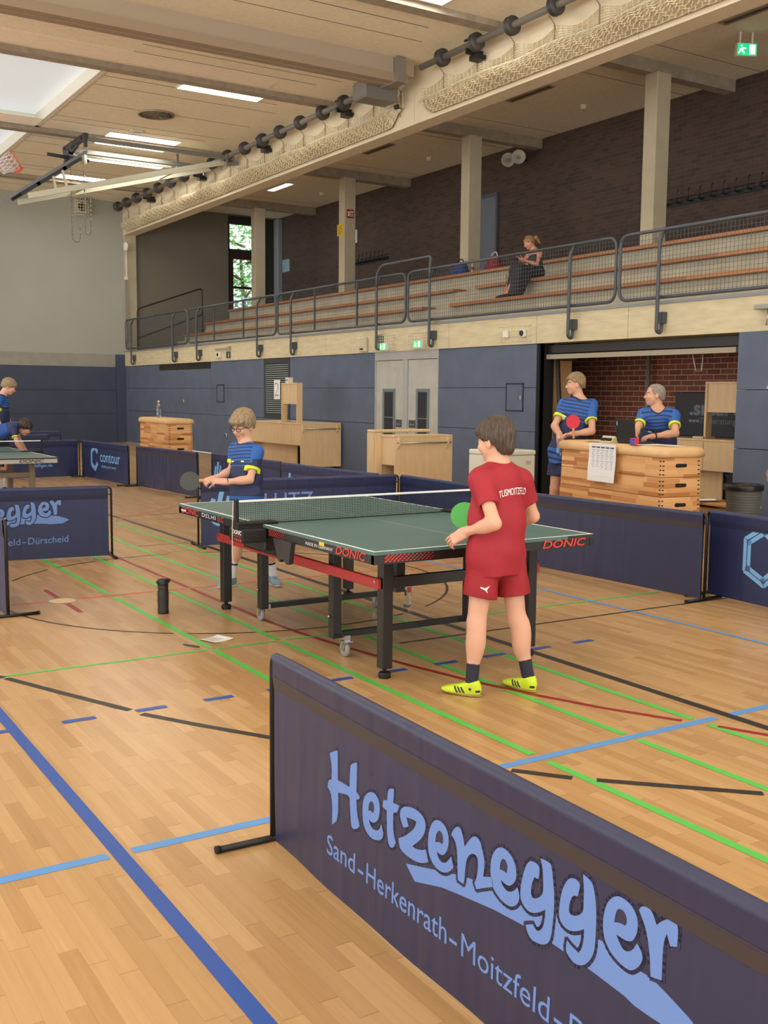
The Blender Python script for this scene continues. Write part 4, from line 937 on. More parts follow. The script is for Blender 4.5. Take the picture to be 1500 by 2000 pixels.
GLY = [
 [[(445,458),(497,482),(499,388),(575,391),(578,458),(588,468),(620,482),(617,392),(639,381),(632,372),(617,367),(621,326),(638,292),(626,280),(603,269),(588,271),(581,302),(576,356),(562,363),(502,349),(501,261),(462,232),(464,299),(452,334),(431,343),(436,364),(443,371),(458,376),(460,415)]],
 [[(699,418),(724,424),(743,417),(755,401),(755,375),(749,355),(737,342),(721,332),(707,330),(694,334),(698,323),(714,312),(738,315),(754,324),(766,345),(772,332),(777,321),(774,308),(759,294),(738,286),(710,281),(682,287),(662,304),(655,329),(655,364),(663,389),(680,407)],[(706,393),(717,393),(724,383),(723,368),(716,360),(704,364),(691,358),(692,374),(696,385)]],
 [[(808,465),(833,473),(830,431),(863,434),(854,414),(844,407),(831,403),(830,364),(834,339),(846,320),(835,303),(824,296),(811,297),(802,310),(796,344),(795,396),(771,398),(775,420),(797,427),(800,455)]],
 [[(899,445),(932,453),(964,453),(988,446),(999,431),(995,407),(978,383),(950,358),(932,344),(955,344),(979,351),(1000,361),(1014,331),(988,318),(956,308),(914,305),(872,310),(863,324),(860,339),(892,357),(925,382),(945,402),(952,420),(937,421),(901,415),(912,393),(900,385),(885,380),(872,394),(865,410),(871,427),(884,438)]],
 [[(1054,463),(1073,465),(1094,458),(1107,441),(1108,417),(1101,397),(1089,382),(1079,376),(1066,374),(1053,377),(1059,365),(1072,356),(1091,359),(1108,373),(1121,390),(1126,376),(1132,364),(1114,346),(1096,335),(1073,329),(1046,331),(1023,344),(1012,362),(1010,391),(1015,419),(1028,444),(1041,457)],[(1063,438),(1076,437),(1083,425),(1082,412),(1079,406),(1063,407),(1046,399),(1048,416),(1054,430)]],
 [[(1148,480),(1161,479),(1170,465),(1180,439),(1197,461),(1213,478),(1230,484),(1244,479),(1256,458),(1266,431),(1263,409),(1261,393),(1296,407),(1305,386),(1265,366),(1233,349),(1224,361),(1234,382),(1238,405),(1237,428),(1228,436),(1213,434),(1198,423),(1188,406),(1183,378),(1182,354),(1177,339),(1152,339),(1150,369),(1147,411),(1141,432),(1129,443),(1119,446),(1123,458),(1136,472)]],
 [[(1327,495),(1347,498),(1370,491),(1386,476),(1392,454),(1389,437),(1378,423),(1365,413),(1348,411),(1331,415),(1338,404),(1354,397),(1368,400),(1382,408),(1396,424),(1402,413),(1405,400),(1398,383),(1383,370),(1365,363),(1337,364),(1314,373),(1299,383),(1291,404),(1289,434),(1294,459),(1310,484)],[(1339,471),(1348,471),(1357,462),(1356,448),(1353,439),(1343,442),(1327,439),(1328,454),(1333,465)]],
 [[(1443,507),(1461,510),(1474,505),(1475,489),(1472,475),(1467,474),(1458,474),(1449,457),(1445,432),(1452,422),(1465,425),(1482,438),(1490,453),(1489,477),(1486,506),(1477,527),(1509,530),(1517,524),(1523,492),(1528,464),(1529,430),(1526,394),(1522,363),(1514,342),(1495,328),(1472,322),(1452,320),(1436,331),(1430,347),(1457,360),(1467,351),(1478,353),(1491,366),(1498,391),(1499,414),(1480,400),(1458,387),(1437,383),(1418,390),(1407,403),(1408,432),(1416,463),(1427,491),(1436,502)]],
 [[(1587,526),(1602,528),(1612,522),(1611,511),(1605,491),(1590,488),(1580,466),(1578,448),(1584,441),(1597,443),(1615,454),(1625,467),(1625,486),(1625,519),(1620,549),(1649,543),(1657,527),(1663,503),(1666,474),(1666,437),(1664,400),(1657,378),(1640,354),(1620,340),(1599,336),(1580,344),(1571,353),(1575,378),(1590,371),(1614,367),(1623,380),(1629,403),(1629,428),(1614,417),(1591,405),(1572,402),(1554,407),(1545,422),(1547,451),(1554,483),(1565,506),(1575,519)]],
 [[(1726,545),(1742,548),(1765,544),(1779,534),(1787,519),(1787,498),(1782,482),(1774,470),(1765,464),(1749,461),(1727,462),(1735,451),(1747,439),(1761,440),(1775,450),(1787,471),(1799,461),(1804,450),(1803,441),(1794,424),(1781,411),(1770,404),(1752,403),(1728,408),(1708,418),(1692,436),(1686,462),(1688,488),(1696,515),(1710,534)],[(1734,521),(1746,522),(1755,513),(1757,502),(1752,492),(1738,492),(1720,485),(1723,504),(1727,515)]],
 [[(1801,556),(1812,558),(1823,556),(1830,547),(1838,533),(1851,547),(1866,558),(1880,563),(1889,561),(1894,552),(1894,535),(1893,514),(1876,507),(1871,516),(1866,528),(1860,514),(1857,489),(1857,456),(1857,427),(1827,420),(1824,456),(1818,486),(1810,511),(1800,527),(1789,543),(1793,550)]]]
SWOOSH = [(900,281),(1047,323),(1143,350),(1213,367),(1407,385),(1536,422),(1672,426),(1690,428),(1797,417),(1823,418),(1839,416),(1885,403),(1929,389),(1966,372),(1905,340),(1832,336),(1785,336),(1755,342),(1657,346),(1564,346),(1522,346),(1424,341),(1306,328),(1170,305),(1078,288),(947,249)]
def put(b, mi, loops, M, d, off=0., sm=1):
    vs, fs = loops_mesh([smooth_loop(l, sm) for l in loops], off); b.m(mi).add([(x, y, d*.4) for x, y, _ in vs], fs, M)
# printed designs; M: x along the cloth seen from the front, y up, z towards the viewer
def print_brush(b, M):
    put(b, 1, [mm(SWOOSH)], M, .0006, sm=0)
    for g in GLY:
        lp = smooth_loop(mm(g[0]))
        for (x0, y0), (x1, y1) in zip(lp, lp[1:]+lp[:1]):
            u = Vector((x1-x0, y1-y0, 0)); 
            if u.length < 1e-6: continue
            u.normalize(); r = Vector((-u.y, u.x, 0))*.0085; a = Vector((x0, y0, .0004))-u*.004; c = Vector((x1, y1, .0004))+u*.004
            b.m(0).add([a-r, c-r, c+r, a+r], [(0,1,2,3)], M)
    for g in GLY: put(b, 1, [mm(l) for l in g], M, .0014)
    T = M @ Matrix.Rotation(R(1.3), 4, 'Z')
    for txt, s, w_ in (('Sand',.432,.185),('-',.632,.035),('Herkenrath',.683,.425),('-',1.12,.035),('Moitzfeld',1.173,.355),('-',1.542,.035),('Dürscheid',1.593,.365)):
        text_on(b, 1, txt, .092, T @ Matrix.Translation((s,.118,.0004)), w_, bold=.0 if txt[0]=='M' else .004, shear=.06)
def stroke(b, mi, M, pts, w_, d=.001):
    for a, c in zip(pts, pts[1:]):
        a = Vector((*a, d)); c = Vector((*c, d)); u = (c-a).normalized(); r = Vector((-u.y,u.x,0))*w_/2
        b.m(mi).add([a-r-u*w_*.2, c-r+u*w_*.2, c+r+u*w_*.2, a+r-u*w_*.2], [(0,1,2,3)], M)
def print_waves(b, M):
    for x0, z0, x1, z1 in ((.12,.36,.16,.48),(.20,.34,.25,.56),(.29,.33,.33,.50),(.37,.34,.40,.44)): stroke(b, 2, M, [(x0,z0),(x1,z1)], .05)
    vs = [(.25+.13*math.cos(2*PI*i/28), .30+.10*math.sin(2*PI*i/28), .0008) for i in range(28)]; b.m(2).add(vs, [tuple(range(28))], M)
    text_on(b, 1, 'LUTZ', .25, M @ Matrix.Translation((.72,.355,.001)), .56)
def print_hex(b, M, s0=.0, txt=True):
    C = [(.79,.50),(.66,.585),(.50,.485),(.50,.265),(.67,.185),(.79,.29)]
    C = [(x+s0, z) for x, z in C]
    stroke(b, 2, M, C, .075); stroke(b, 0, M, [(x, z) for x, z in C], .007, .0013)
    if txt: text_on(b, 2, 'contour', .27, M @ Matrix.Translation((.93+s0,.335,.001)), .95, bold=.006); text_on(b, 2, 'shaping your events', .075, M @ Matrix.Translation((.99+s0,.235,.001)), .70)
def print_web(b, M): text_on(b, 2, 'www.bettenbilligar.de'[9:], .085, M @ Matrix.Translation((1.46,.20,.001)), .36, bold=.01)
def barrier(a, c, label, printer=None, m=None, flip=False, sag=0., front=1, wob=.0):
    """cloth screen from a to c (floor points), front side on the right hand of a->c is up to printer's M"""
    a = Vector((*a, 0)); c = Vector((*c, 0)); L_ = (c-a).length; u = (c-a).normalized(); ang = math.atan2(u.y, u.x)
    t = thing('court_barrier', label, 'barrier', a, ang, 'navy court barriers')
    H = .685; n = 40; m = m or M_cloth
    b = MB(); b.smooth = True
    rows = [.012,.1,.2,.35,.48,.565,.5651,.60,.655,.676,H]
    def off(x, z):
        k = max(0, 1-z/.24); e = min(1, x/.15, (L_-x)/.15); e = max(0, e)
        return wob*(k**1.5)*(math.sin(5.1*x+1.3)+.6*math.sin(11.7*x)) - sag*math.sin(PI*x/L_)*k
    for side in (1, -1):
        P = []; F = []
        for i in range(n+1):
            x = .03+(L_-.06)*i/n
            for j, z in enumerate(rows):
                th = .007+(.007 if z > .59 else 0)+(.006 if j == 9 else 0); 
                if j == len(rows)-1: th = .0
                P.append((x, off(x, z)-side*th, z))
        q = len(rows)
        for i in range(n):
            for j in range(q-1): f = (i*q+j, (i+1)*q+j, (i+1)*q+j+1, i*q+j+1); F.append(f if side > 0 else f[::-1])
        b.m(0).add(P, F)
    b.smooth = False; b.m(3)
    P = []
    for side in (1, -1):
        M = frame((0, -side*.0075, 0), (side,0,0), (0,0,1))
        x0 = .03; 
    lay = [(.03, L_-.03)]
    for side in (1, -1):
        pts = [( .03+(L_-.06)*i/20) for i in range(21)]
        for xa, xb in zip(pts, pts[1:]): 
            f = [(xa,off(xa,.57)-side*.0082,.558),(xb,off(xb,.57)-side*.0082,.558),(xb,off(xb,.6)-side*.0146,.606),(xa,off(xa,.6)-side*.0146,.606)]
            b.add(f, [(0,1,2,3) if side > 0 else (3,2,1,0)])
    if printer:
        M = frame((0, -.0073*front, 0), (front,0,0), (0,0,1))
        if front < 0: M = frame((L_, .0082, 0), (-1,0,0), (0,0,1))
        k0 = len(b.v); printer(b, M)
        for i in range(k0, len(b.v)):
            x, y, z = b.v[i]; b.v[i] = (x, y+off(x, z), z)
    b.build('cloth', [m, M_logob, M_logob2, HEM if m == M_cloth else HEM2], t)
    for x, s in ((0, 1), (L_, -1)):
        b = MB(); b.tube(rounded([(x,0,.02),(x,0,.672),(x+s*.09,0,.672)], .05), .011, 8); b.tube([(x,0,.60),(x+s*.035,0,.60)], .006, 6); pl = b.build('pole', M_pole, t)
        b = MB(); b.tube([(x,-.2,.012),(x,.2,.012)], .012, 8); b.build('foot_bar', M_pole, pl)
        b = MB(); b.tube([(x,.2,.013),(x,.215,.013)], .014, 8); b.tube([(x,-.2,.013),(x,-.215,.013)], .014, 8); b.build('end_cap', M_rubber, pl)
    return t
barrier((-2.0,-2.72), (-2.065,-5.05), 'big foreground barrier with the brush lettered name and swoosh', print_brush, wob=.004)
barrier((-2.80,4.22), (-.46,3.93), 'navy barrier at left, its lettering ending in egger and Dürscheid', print_brush, M_cloth2)
barrier((-1.95,1.56), (-1.98,3.88), 'navy barrier seen almost edge on at the left picture edge', None, M_cloth2)
barrier((2.70,1.87), (2.82,-.44), 'plain navy barrier behind the red shirted boy at the right', None, M_cloth, wob=.003)
barrier((3.04,-.26), (2.88,-2.58), 'navy barrier with a large pale hexagon mark at the right picture edge', lambda b, M: print_hex(b, M, -.08), M_cloth2)
barrier((.50,4.12), (2.82,3.95), 'navy barrier right behind the blue shirted player, LUTZ printed low', print_waves, M_cloth2)
barrier((2.82,3.90), (2.72,1.95), 'plain navy barrier slanting behind the net, in front of the second counter', None, M_cloth2, wob=.004)
barrier((2.60,8.75), (2.62,6.45), 'navy barrier with LUTZ and strokes left of the blue shirted player', print_waves, M_cloth2)
barrier((2.55,6.35), (2.66,4.1), 'navy barrier partly hidden behind the LUTZ barrier, below first counter', print_waves, M_cloth2)
barrier((2.28,11.2), (2.45,8.92), 'plain wrinkled navy barrier in front of the far vaulting box', None, M_cloth, wob=.012)
barrier((2.07,13.62), (2.20,11.36), 'navy barrier printed contour with a hexagon mark', print_hex, M_cloth2, wob=.006)
barrier((-.30,13.52), (2.03,13.68), 'navy barrier printed with a web address behind the far table', print_web, M_cloth2, wob=.012)
barrier((-.10,16.75), (2.22,16.55), 'first of three plain navy barriers far back at the left, nearest one', None, M_cloth2)
barrier((.60,18.5), (2.92,18.25), 'second of three plain navy barriers far back at the left', None, M_cloth2)
barrier((.3,20.2), (2.65,20.1), 'rearmost of three plain navy barriers far back at the left', None, M_cloth2)
# ------------------------------------------------------------------ vaulting boxes
def mixplanks(name, stops, w_=.045, l_=.42, rough=.45):
    """butcher block wood whose strips run round a box: along x+y, stacked in z"""
    m = planks(name, 0, 2, w_, l_, stops, rough=rough, grain=.3); nt = m.node_tree
    sp = next(n for n in nt.nodes if n.type == 'SEPXYZ'); add = math_n(nt, 'ADD', sp.outputs[0], sp.outputs[1])
    for lk in list(nt.links):
        if lk.from_node == sp and lk.from_socket == sp.outputs[0] and lk.to_socket.node != add.node: to = lk.to_socket; nt.links.remove(lk); nt.links.new(add, to)
    return m
M_block = mixplanks('beech block', [(0,(150,92,48)),(.22,(190,126,72)),(.5,(218,164,106)),(.8,(228,178,122)),(1,(236,192,138))])
M_leather = mat('tan leather pad', (224,184,132), .5, var=.05, vscale=5, bump=.05)
def vaulting_box(loc, rz, label, L_=1.76, W_=.47, n=5):
    t = thing('vaulting_box', label, 'vaulting box', loc, rz); h = .195
    for k in range(n):
        z0 = k*h; tp = lambda z: 1+.05*(1-z/(n*h)); b = MB()
        def ring(z, g=0): w2, l2 = W_/2*tp(z)-g, L_/2*(1+.02*(1-z/(n*h)))-g; return [(-w2,-l2,z),(w2,-l2,z),(w2,l2,z),(-w2,l2,z)]
        P = ring(z0+.003, .004)+ring(z0+.008)+ring(z0+h-.006)+ring(z0+h-.001, .004)
        F = [(3,2,1,0),(12,13,14,15)]
        for r in range(3):
            for i in range(4): F.append((r*4+i, r*4+(i+1)%4, (r+1)*4+(i+1)%4, (r+1)*4+i))
        b.m(0).add(P, F)
        zz = z0+h*.60
        for s in (-1, 1):
            M = frame((0, s*(L_/2*(1+.02*(1-zz/(n*h)))+.0015), zz), (-s,0,0), (0,0,1))
            xs = ((-.13,.0),(.13,.0)) if (k == n-1 and W_ < .45) else ((0,0),)
            for cx, cy in xs: b.m(1).add([(cx+.05*(1 if abs(a) < 90 else -1)+.02*math.cos(R(a)), .02*math.sin(R(a)), 0) for a in list(range(-90,91,30))+list(range(91,270,30))], [tuple(range(13))], M)
        # finger joints at the corners
        for (cx, cy) in ((-1,-1),(1,-1)):
            for q in range(4):
                z = z0+h*(.16+.22*q); w2 = W_/2*tp(z); l2 = L_/2*(1+.02*(1-z/(n*h)))
                b.m(1).box(cx*w2-.004-.004*(cx<0)+.0, cx*w2+.004+.004*(cx>0)-.004, -l2+.012, -l2+.03, z-.005, z+.005) if False else None
                M = frame((cx*.0+(-w2-.001), -l2+.02, z), (0,-1,0), (0,0,1)); b.m(1).add([(-.012,-.006,0),(.012,-.006,0),(.012,.006,0),(-.012,.006,0)], [(0,1,2,3)], M)
                M = frame((cx*(w2-.02), -l2-.001, z), (1,0,0), (0,0,1)); b.m(1).add([(-.012,-.006,0),(.012,-.006,0),(.012,.006,0),(-.012,.006,0)], [(0,1,2,3)], M)
        b.build('box_section', [M_block, mat('handle hole', (26,20,16), .8)], t)
    b = MB(); b.smooth = True; w2, l2 = W_/2+.035, L_/2+.035; z0 = n*h; m = 28; P = []; F = []
    prof = [(-.03,0),(-.006,.012),(0,.04),(-.008,.075),(-.03,.098),(-.075,.107)]
    for g, z in prof:
        for i in range(m):
            a = 2*PI*(i+.5)/m; c, s = math.cos(a), math.sin(a); k = max(abs(c), abs(s)); q = .09
            x = max(-w2, min(w2, c/k*w2)); y = max(-l2, min(l2, s/k*l2)); P.append((x+math.copysign(min(abs(x), -g), x)*-1, y+math.copysign(-g, y)*-1, z0+z))
    for r in range(len(prof)-1):
        for i in range(m): F.append((r*m+i, r*m+(i+1)%m, (r+1)*m+(i+1)%m, (r+1)*m+i))
    F += [tuple(reversed(range(m))), tuple((len(prof)-1)*m+i for i in range(m))]
    b.add(P, F); b.build('padded_top', M_leather, t)
    return t
# near left corner at (4.17,1.30), long side runs away from the camera
vaulting_box((4.55, 2.16, 0), R(-8.5), 'wooden vaulting box used as scoring desk, with laptop and papers on top')
vaulting_box((3.78, 13.87, 0), R(-2), 'wooden vaulting box far back beside the padded wall, bottle on top', W_=.46)
def kpt(x, y, z): v = Matrix.Rotation(R(-8.5), 4, 'Z') @ Vector((x, y, 0)); return (4.55+v.x, 2.16+v.y, z)
KZ = 1.083; KR = R(-8.5)
t = thing('laptop', 'black laptop standing open on the scoring desk', 'laptop', kpt(-.02,-.16,KZ), KR)
b = MB(); b.box(-.11, .16, -.16, .16, 0, .016, bev=.005); b.build('keyboard_base', mat('laptop black', (34,34,36), .4), t)
b = MB(); M = frame((-.115,0,.016), (0,1,0), (-.10,0,1)); b.box(-.16,.16,0,.235,-.006,.006, M, bev=.003); lid = b.build('lid', MATS['laptop black'], t)
b = MB(); b.box(-.148,.148,.015,.222,.0062,.0066, M); b.build('screen', mat('laptop screen', (60,70,90), .2), lid)
b = MB(); b.box(.125,.14,.17,.215,-.0068,-.006, M); b.build('maker_plate', mat('plate silver', (180,180,184), .3), lid)
def sheet(loc, rz, w_, h_, label, name='paper_sheet', curl=.002):
    t = thing(name, label, 'paper', loc, rz); b = MB(); P = []; F = []; n = 6
    for i in range(n+1):
        for j in range(2): x = -w_/2+w_*i/n; z = curl*(i/n-.5)**2*4+.001; P += [(x, -h_/2+h_*j, z)]
    P2 = [(x, y, z+.0006) for x, y, z in P]
    for i in range(n): a = 2*i; F.append((a+1, a+3, a+2, a)); k = len(P); F.append((k+a, k+a+2, k+a+3, k+a+1)); F.append((a, a+2, k+a+2, k+a)); F.append((a+1+k, a+3+k, a+3, a+1))
    b.add(P+P2, F); b.build('sheet', MATS['paper white'], t)
    b = MB()
    for k in range(7): b.box(-w_*.4, w_*(.1+.04*(k%3)), h_*(.36-.1*k), h_*(.36-.1*k)+.003, .0019+curl, .0022+curl)
    b.build('print', MATS['light print grey'], t); return t
sheet(kpt(-.12,.30,KZ), KR+.2, .21, .29, 'white paper on the scoring desk left of the laptop')
sheet(kpt(-.10,-.44,KZ), KR-.2, .30, .21, 'white paper on the scoring desk right of the laptop, in front of the man')
sheet(kpt(-.02,-.70,KZ), KR+.05, .21, .29, 'white paper at the right end of the scoring desk')
t = thing('scoreboard', 'small pale flip scoreboard lying on the desk beside the laptop', 'scoreboard', kpt(-.16,.10,KZ), KR)
b = MB(); b.box(-.05,.05,-.11,.11,0,.012).prism([(-.05,.012),(.05,.012),(.0,.07)], frame((0,-.11,0),(1,0,0),(0,0,1)), -.22); b.build('stand', mat('scoreboard cream', (206,196,160), .5), t)
b = MB(); b.box(-.047,-.03,-.09,-.01,.018,.05).box(-.047,-.03,.01,.09,.018,.05); b.build('number_flaps', M_black, t)
t = thing('puzzle_cube', 'small red and blue cube on the desk edge', 'cube', kpt(-.225,-.42,KZ), KR+.3)
b = MB(); b.box(-.034,.034,-.034,.034,0,.068, bev=.004); b.build('core', mat('cube red', (216,48,60), .4), t)
b = MB(); 
for i in range(2):
    for j in range(2): b.box(-.0355,-.034,.001-.032*i,.031-.032*i,.004+.032*j,.032+.032*j)
b.build('blue_stickers', mat('cube blue', (44,72,176), .4), t)
# fixture list taped to the front of the box
v0 = Vector(kpt(-.285,.02,0)); 
t = thing('fixture_list', 'white printed match list taped to the front of the scoring desk', 'paper', (v0.x, v0.y, .90), KR)
b = MB(); P = []; F = []
for i in range(7):
    for j in range(2): P.append((-.018-.012*((6-i)/6)**2-.004*math.sin(i+j), .24-.48*j, -.225+.40*i/6))
for i in range(6): a = 2*i; F.append((a+2, a+3, a+1, a))
k = len(P); P += [(x-.0008, y, z) for x, y, z in P]; F += [tuple(q+k for q in reversed(f)) for f in F]
b.add(P, F); b.build('sheet', MATS['paper white'], t)
b = MB()
for c in range(5):
    y = .18-.082*c; b.m(0).box(-.0225,-.0205,y-.062,y,.128,.142)
    for r in range(12): b.m(1).box(-.0235 if r < 6 else -.026,-.021,y-.055+.01*(r%3),y-.01*(r%2),.104-.0195*r,.110-.0195*r)
b.build('print', [mat('print navy', (70,74,120), .6), mat('print faint', (176,178,190), .7)], t)
# ------------------------------------------------------------------ birch counters on castors
def counter(loc, rz, label, L_, W_=.93, tower=True, ztop=.98):
    """front faces -x, end with the towel bar faces -y; origin at the front near corner"""
    t = thing('birch_counter', label, 'counter', loc, rz)
    b = MB(); b.box(-.02, W_, .0, L_, ztop-.03, ztop, bev=.004); b.build('worktop', M_ply, t)
    b = MB(); b.box(0, W_, 0, .03, .09, ztop-.03); b.build('end_panel', M_ply, t)
    b = MB(); b.box(.02, W_, L_-.03, L_, .09, ztop-.03); b.build('far_end_panel', M_ply, t)
    b = MB(); b.box(.0, .025, .03, L_-.03, .53, ztop-.03); 
    if L_ > 1: b.box(-.012,.001,.28,.31,.53,ztop-.03).box(-.012,.001,.86,.89,.53,ztop-.03)
    b.build('front_apron', M_ply, t)
    if L_ > 1:
        b = MB(); b.box(.30, .325, .75, L_-.03, .09, .53); b.build('lower_panel', M_ply, t)
        b = MB(); b.box(-.05, .35, .62, L_, .05, .10); b.build('plinth_board', M_ply, t)
    b = MB(); b.box(W_-.03, W_, .03, L_-.03, .09, ztop-.03) if not tower else b.box(W_-.03, W_, 1.2, L_-.03, .4, ztop-.03); b.build('back_panel', M_ply, t)
    for x in (.06, W_-.09):
        b = MB(); b.prism([(-.05,-.11),(.0,-.13),(.05,-.06),(.05,.03),(.02,.055),(-.05,.055)], frame((x+.0,0,ztop-.085), (0,-1,0), (0,0,1)), .03) ; b.build('bar_bracket', M_ply, t)
    b = MB(); b.tube([(.03,-.03,ztop-.115),(W_-.05,-.03,ztop-.115)], .013, 8); b.build('towel_bar', M_alu, t)
    if tower:
        y0, y1, zt, d = .16, .87, 1.79, .12
        for y in (y0, y1-.035):
            b = MB(); b.box(0, d, y, y+.035, ztop+.001, zt-.0305); b.build('tower_upright', M_ply, t)
        b = MB(); b.box(0, d, y0, y1, zt-.03, zt); b.build('tower_top', M_ply, t)
        b = MB(); b.box(.02, .04, y0+.035, y1-.035, 1.36, zt-.03); b.build('tower_panel', M_ply, t)
        b = MB(); b.box(0, d+.1, y1-.02, y1+.2, ztop+.001, ztop+.03); b.build('tower_foot', M_ply, t)
    for x in (.08, W_-.08):
        for y in (.08, L_-.08):
            b = MB(); b.lathe([(.02,-.012),(.038,-.012),(.038,.012),(.02,.012)], 14, frame((x,y,.038), (1,0,0), (0,0,1))); b.box(x-.025,x+.025,y-.02,y+.02,.06,.09); b.build('castor', M_rubber, t)
    return t
counter((6.27, 12.92, 0), 0, 'birch counter with framed tower, standing in front of the louvre', 2.5)
cb2 = counter((4.77, 7.06, 0), 0, 'birch counter with towel bar facing the camera, in front of double door', .42, 1.03, False, .975)
b = MB(); b.box(-.12, .0, .36, .39, .09, 1.0).box(-.13, .92, .40, .60, 1.0, 1.045, bev=.015).box(-.12, -.09, .40, .6, .09, 1.0); b.build('raised_shelf', M_ply, cb2)
counter((8.30, 3.54, 0), 0, 'birch counter with framed tower inside the brick storage bay', 2.0, .62)
t = thing('paper_packet', 'small white packet on top of the counter tower', 'packet', (6.33, 13.55, 1.79))
b = MB(); b.box(-.05,.05,-.07,.07,0,.11); b.build('box', M_white, t); b = MB(); b.box(-.052,-.05,-.05,.05,.04,.07); b.build('print', MATS['light print grey'], t)
t = thing('chest_freezer', 'white chest freezer left of the open storage bay', 'freezer', (5.28, 5.2, 0))
b = MB(); b.box(-.33,.33,-.3,.3,.02,.78, bev=.012); b.build('cabinet', mat('appliance white', (226,224,208), .4), t)
b = MB(); b.box(-.335,.335,-.31,.3,.785,.85, bev=.015); b.build('lid', MATS['appliance white'], t)
b = MB(); b.box(.17,.25,-.306,-.3,.66,.71); b.build('badge', mat('badge', (196,188,176), .4), t)
b = MB(); 
for x in (-.28,.28):
    for y in (-.25,.25): b.box(x-.02,x+.02,y-.02,y+.02,0,.02)
b.build('feet', M_rubber, t)
# stored banners behind the counter in the bay
def banner(loc, label, draw, L_=2.2, H=.66):
    t = thing('folded_barrier', label, 'barrier', loc, R(-90)); b = MB(); b.m(0).box(0, L_, -.03, .03, 0, H, bev=.01)
    M = frame((0,-.0312,0), (1,0,0), (0,0,1)); draw(b, M); b.build('cloth', [mat('black banner cloth', (30,32,38), .5), mat('banner grey', (104,116,132), .6), mat('banner blue', (104,150,196), .6)], t)
    b = MB(); b.tube([(0,0,.0),(0,0,H)], .014, 6); b.tube([(L_,0,.0),(L_,0,H)], .014, 6); b.build('pole', M_pole, t)
def d_smart(b, M):
    text_on(b, 1, '.smart', .30, M @ Matrix.Translation((.30,.33,.0005)), .92, bold=.03); text_on(b, 1, 'IT-Beratung - Verkauf'[:13], .13, M @ Matrix.Translation((.52,.20,.0005)), .72)
    for k in range(3): b.m(1).add([(.29+.07*k,.215,0),(.345+.07*k,.215,0),(.345+.07*k,.255,0),(.29+.07*k,.255,0)], [(0,1,2,3)], M)
def d_hex(b, M):
    stroke(b, 2, M, [(.62,.36),(.62,.22),(.80,.12),(.98,.22)], .08); stroke(b, 0, M, [(.62,.36),(.62,.22),(.80,.12),(.98,.22)], .012, .0016)
    text_on(b, 1, 'contour', .22, M @ Matrix.Translation((1.1,.33,.0005)), .8); text_on(b, 1, 'shaping your events', .085, M @ Matrix.Translation((1.1,.19,.0005)), .85)
banner((8.80, 5.40, .982), 'black folded barrier lettered .smart standing on the counter in the bay', d_smart, 2.0, .66)
banner((8.68, 5.40, .105), 'black folded barrier with a blue angular mark under the bay counter', d_hex, 1.55, .42)
# bench, paper and bin beside the bay
t = thing('low_bench', 'low wooden bench with a paper on it, beside the waste bin', 'bench', (6.75, 3.0, 0))
b = MB(); b.box(-.14,.14,-.75,.75,.25,.285, bev=.006); b.build('seat', mat('bench wood', (186,138,84), .5, var=.1, vscale=4, stretch=(8,1,1)), t)
for y in (-.6,.6): b = MB(); b.box(-.12,.12,y-.03,y+.03,0,.25); b.build('leg', MATS['bench wood'], t)
b = MB(); b.box(-.02,.02,-.6,.6,.1,.16); b.build('stretcher', MATS['bench wood'], t)
sheet((6.72, 2.95, .287), 1.2, .21, .34, 'white paper lying on the low wooden bench', curl=.02)
t = thing('waste_bin', 'grey ribbed waste bin with black liner at the right', 'waste bin', (6.18, 1.95, 0)); M_bin = mat('bin grey', (98,102,100), .5)
b = MB(); prof = [(.15,0)]
for k in range(18): prof += [(.155+.0025*k,.012+.03*k),(.160+.0025*k,.022+.03*k),(.153+.0025*k,.036+.03*k)]
prof += [(.205,.565),(.215,.575),(.215,.59),(.195,.59)]
b.lathe(prof, 28, cap=False); b.lathe([(.15,.0),(.15,.004)], 28); b.build('body', M_bin, t)
b = MB(); b.lathe([(.217,.53),(.221,.56),(.219,.592),(.19,.60),(.185,.56),(.17,.2)], 28, cap=False); b.build('liner', mat('black liner', (30,30,32), .3, bump=.6, bscale=18), t)
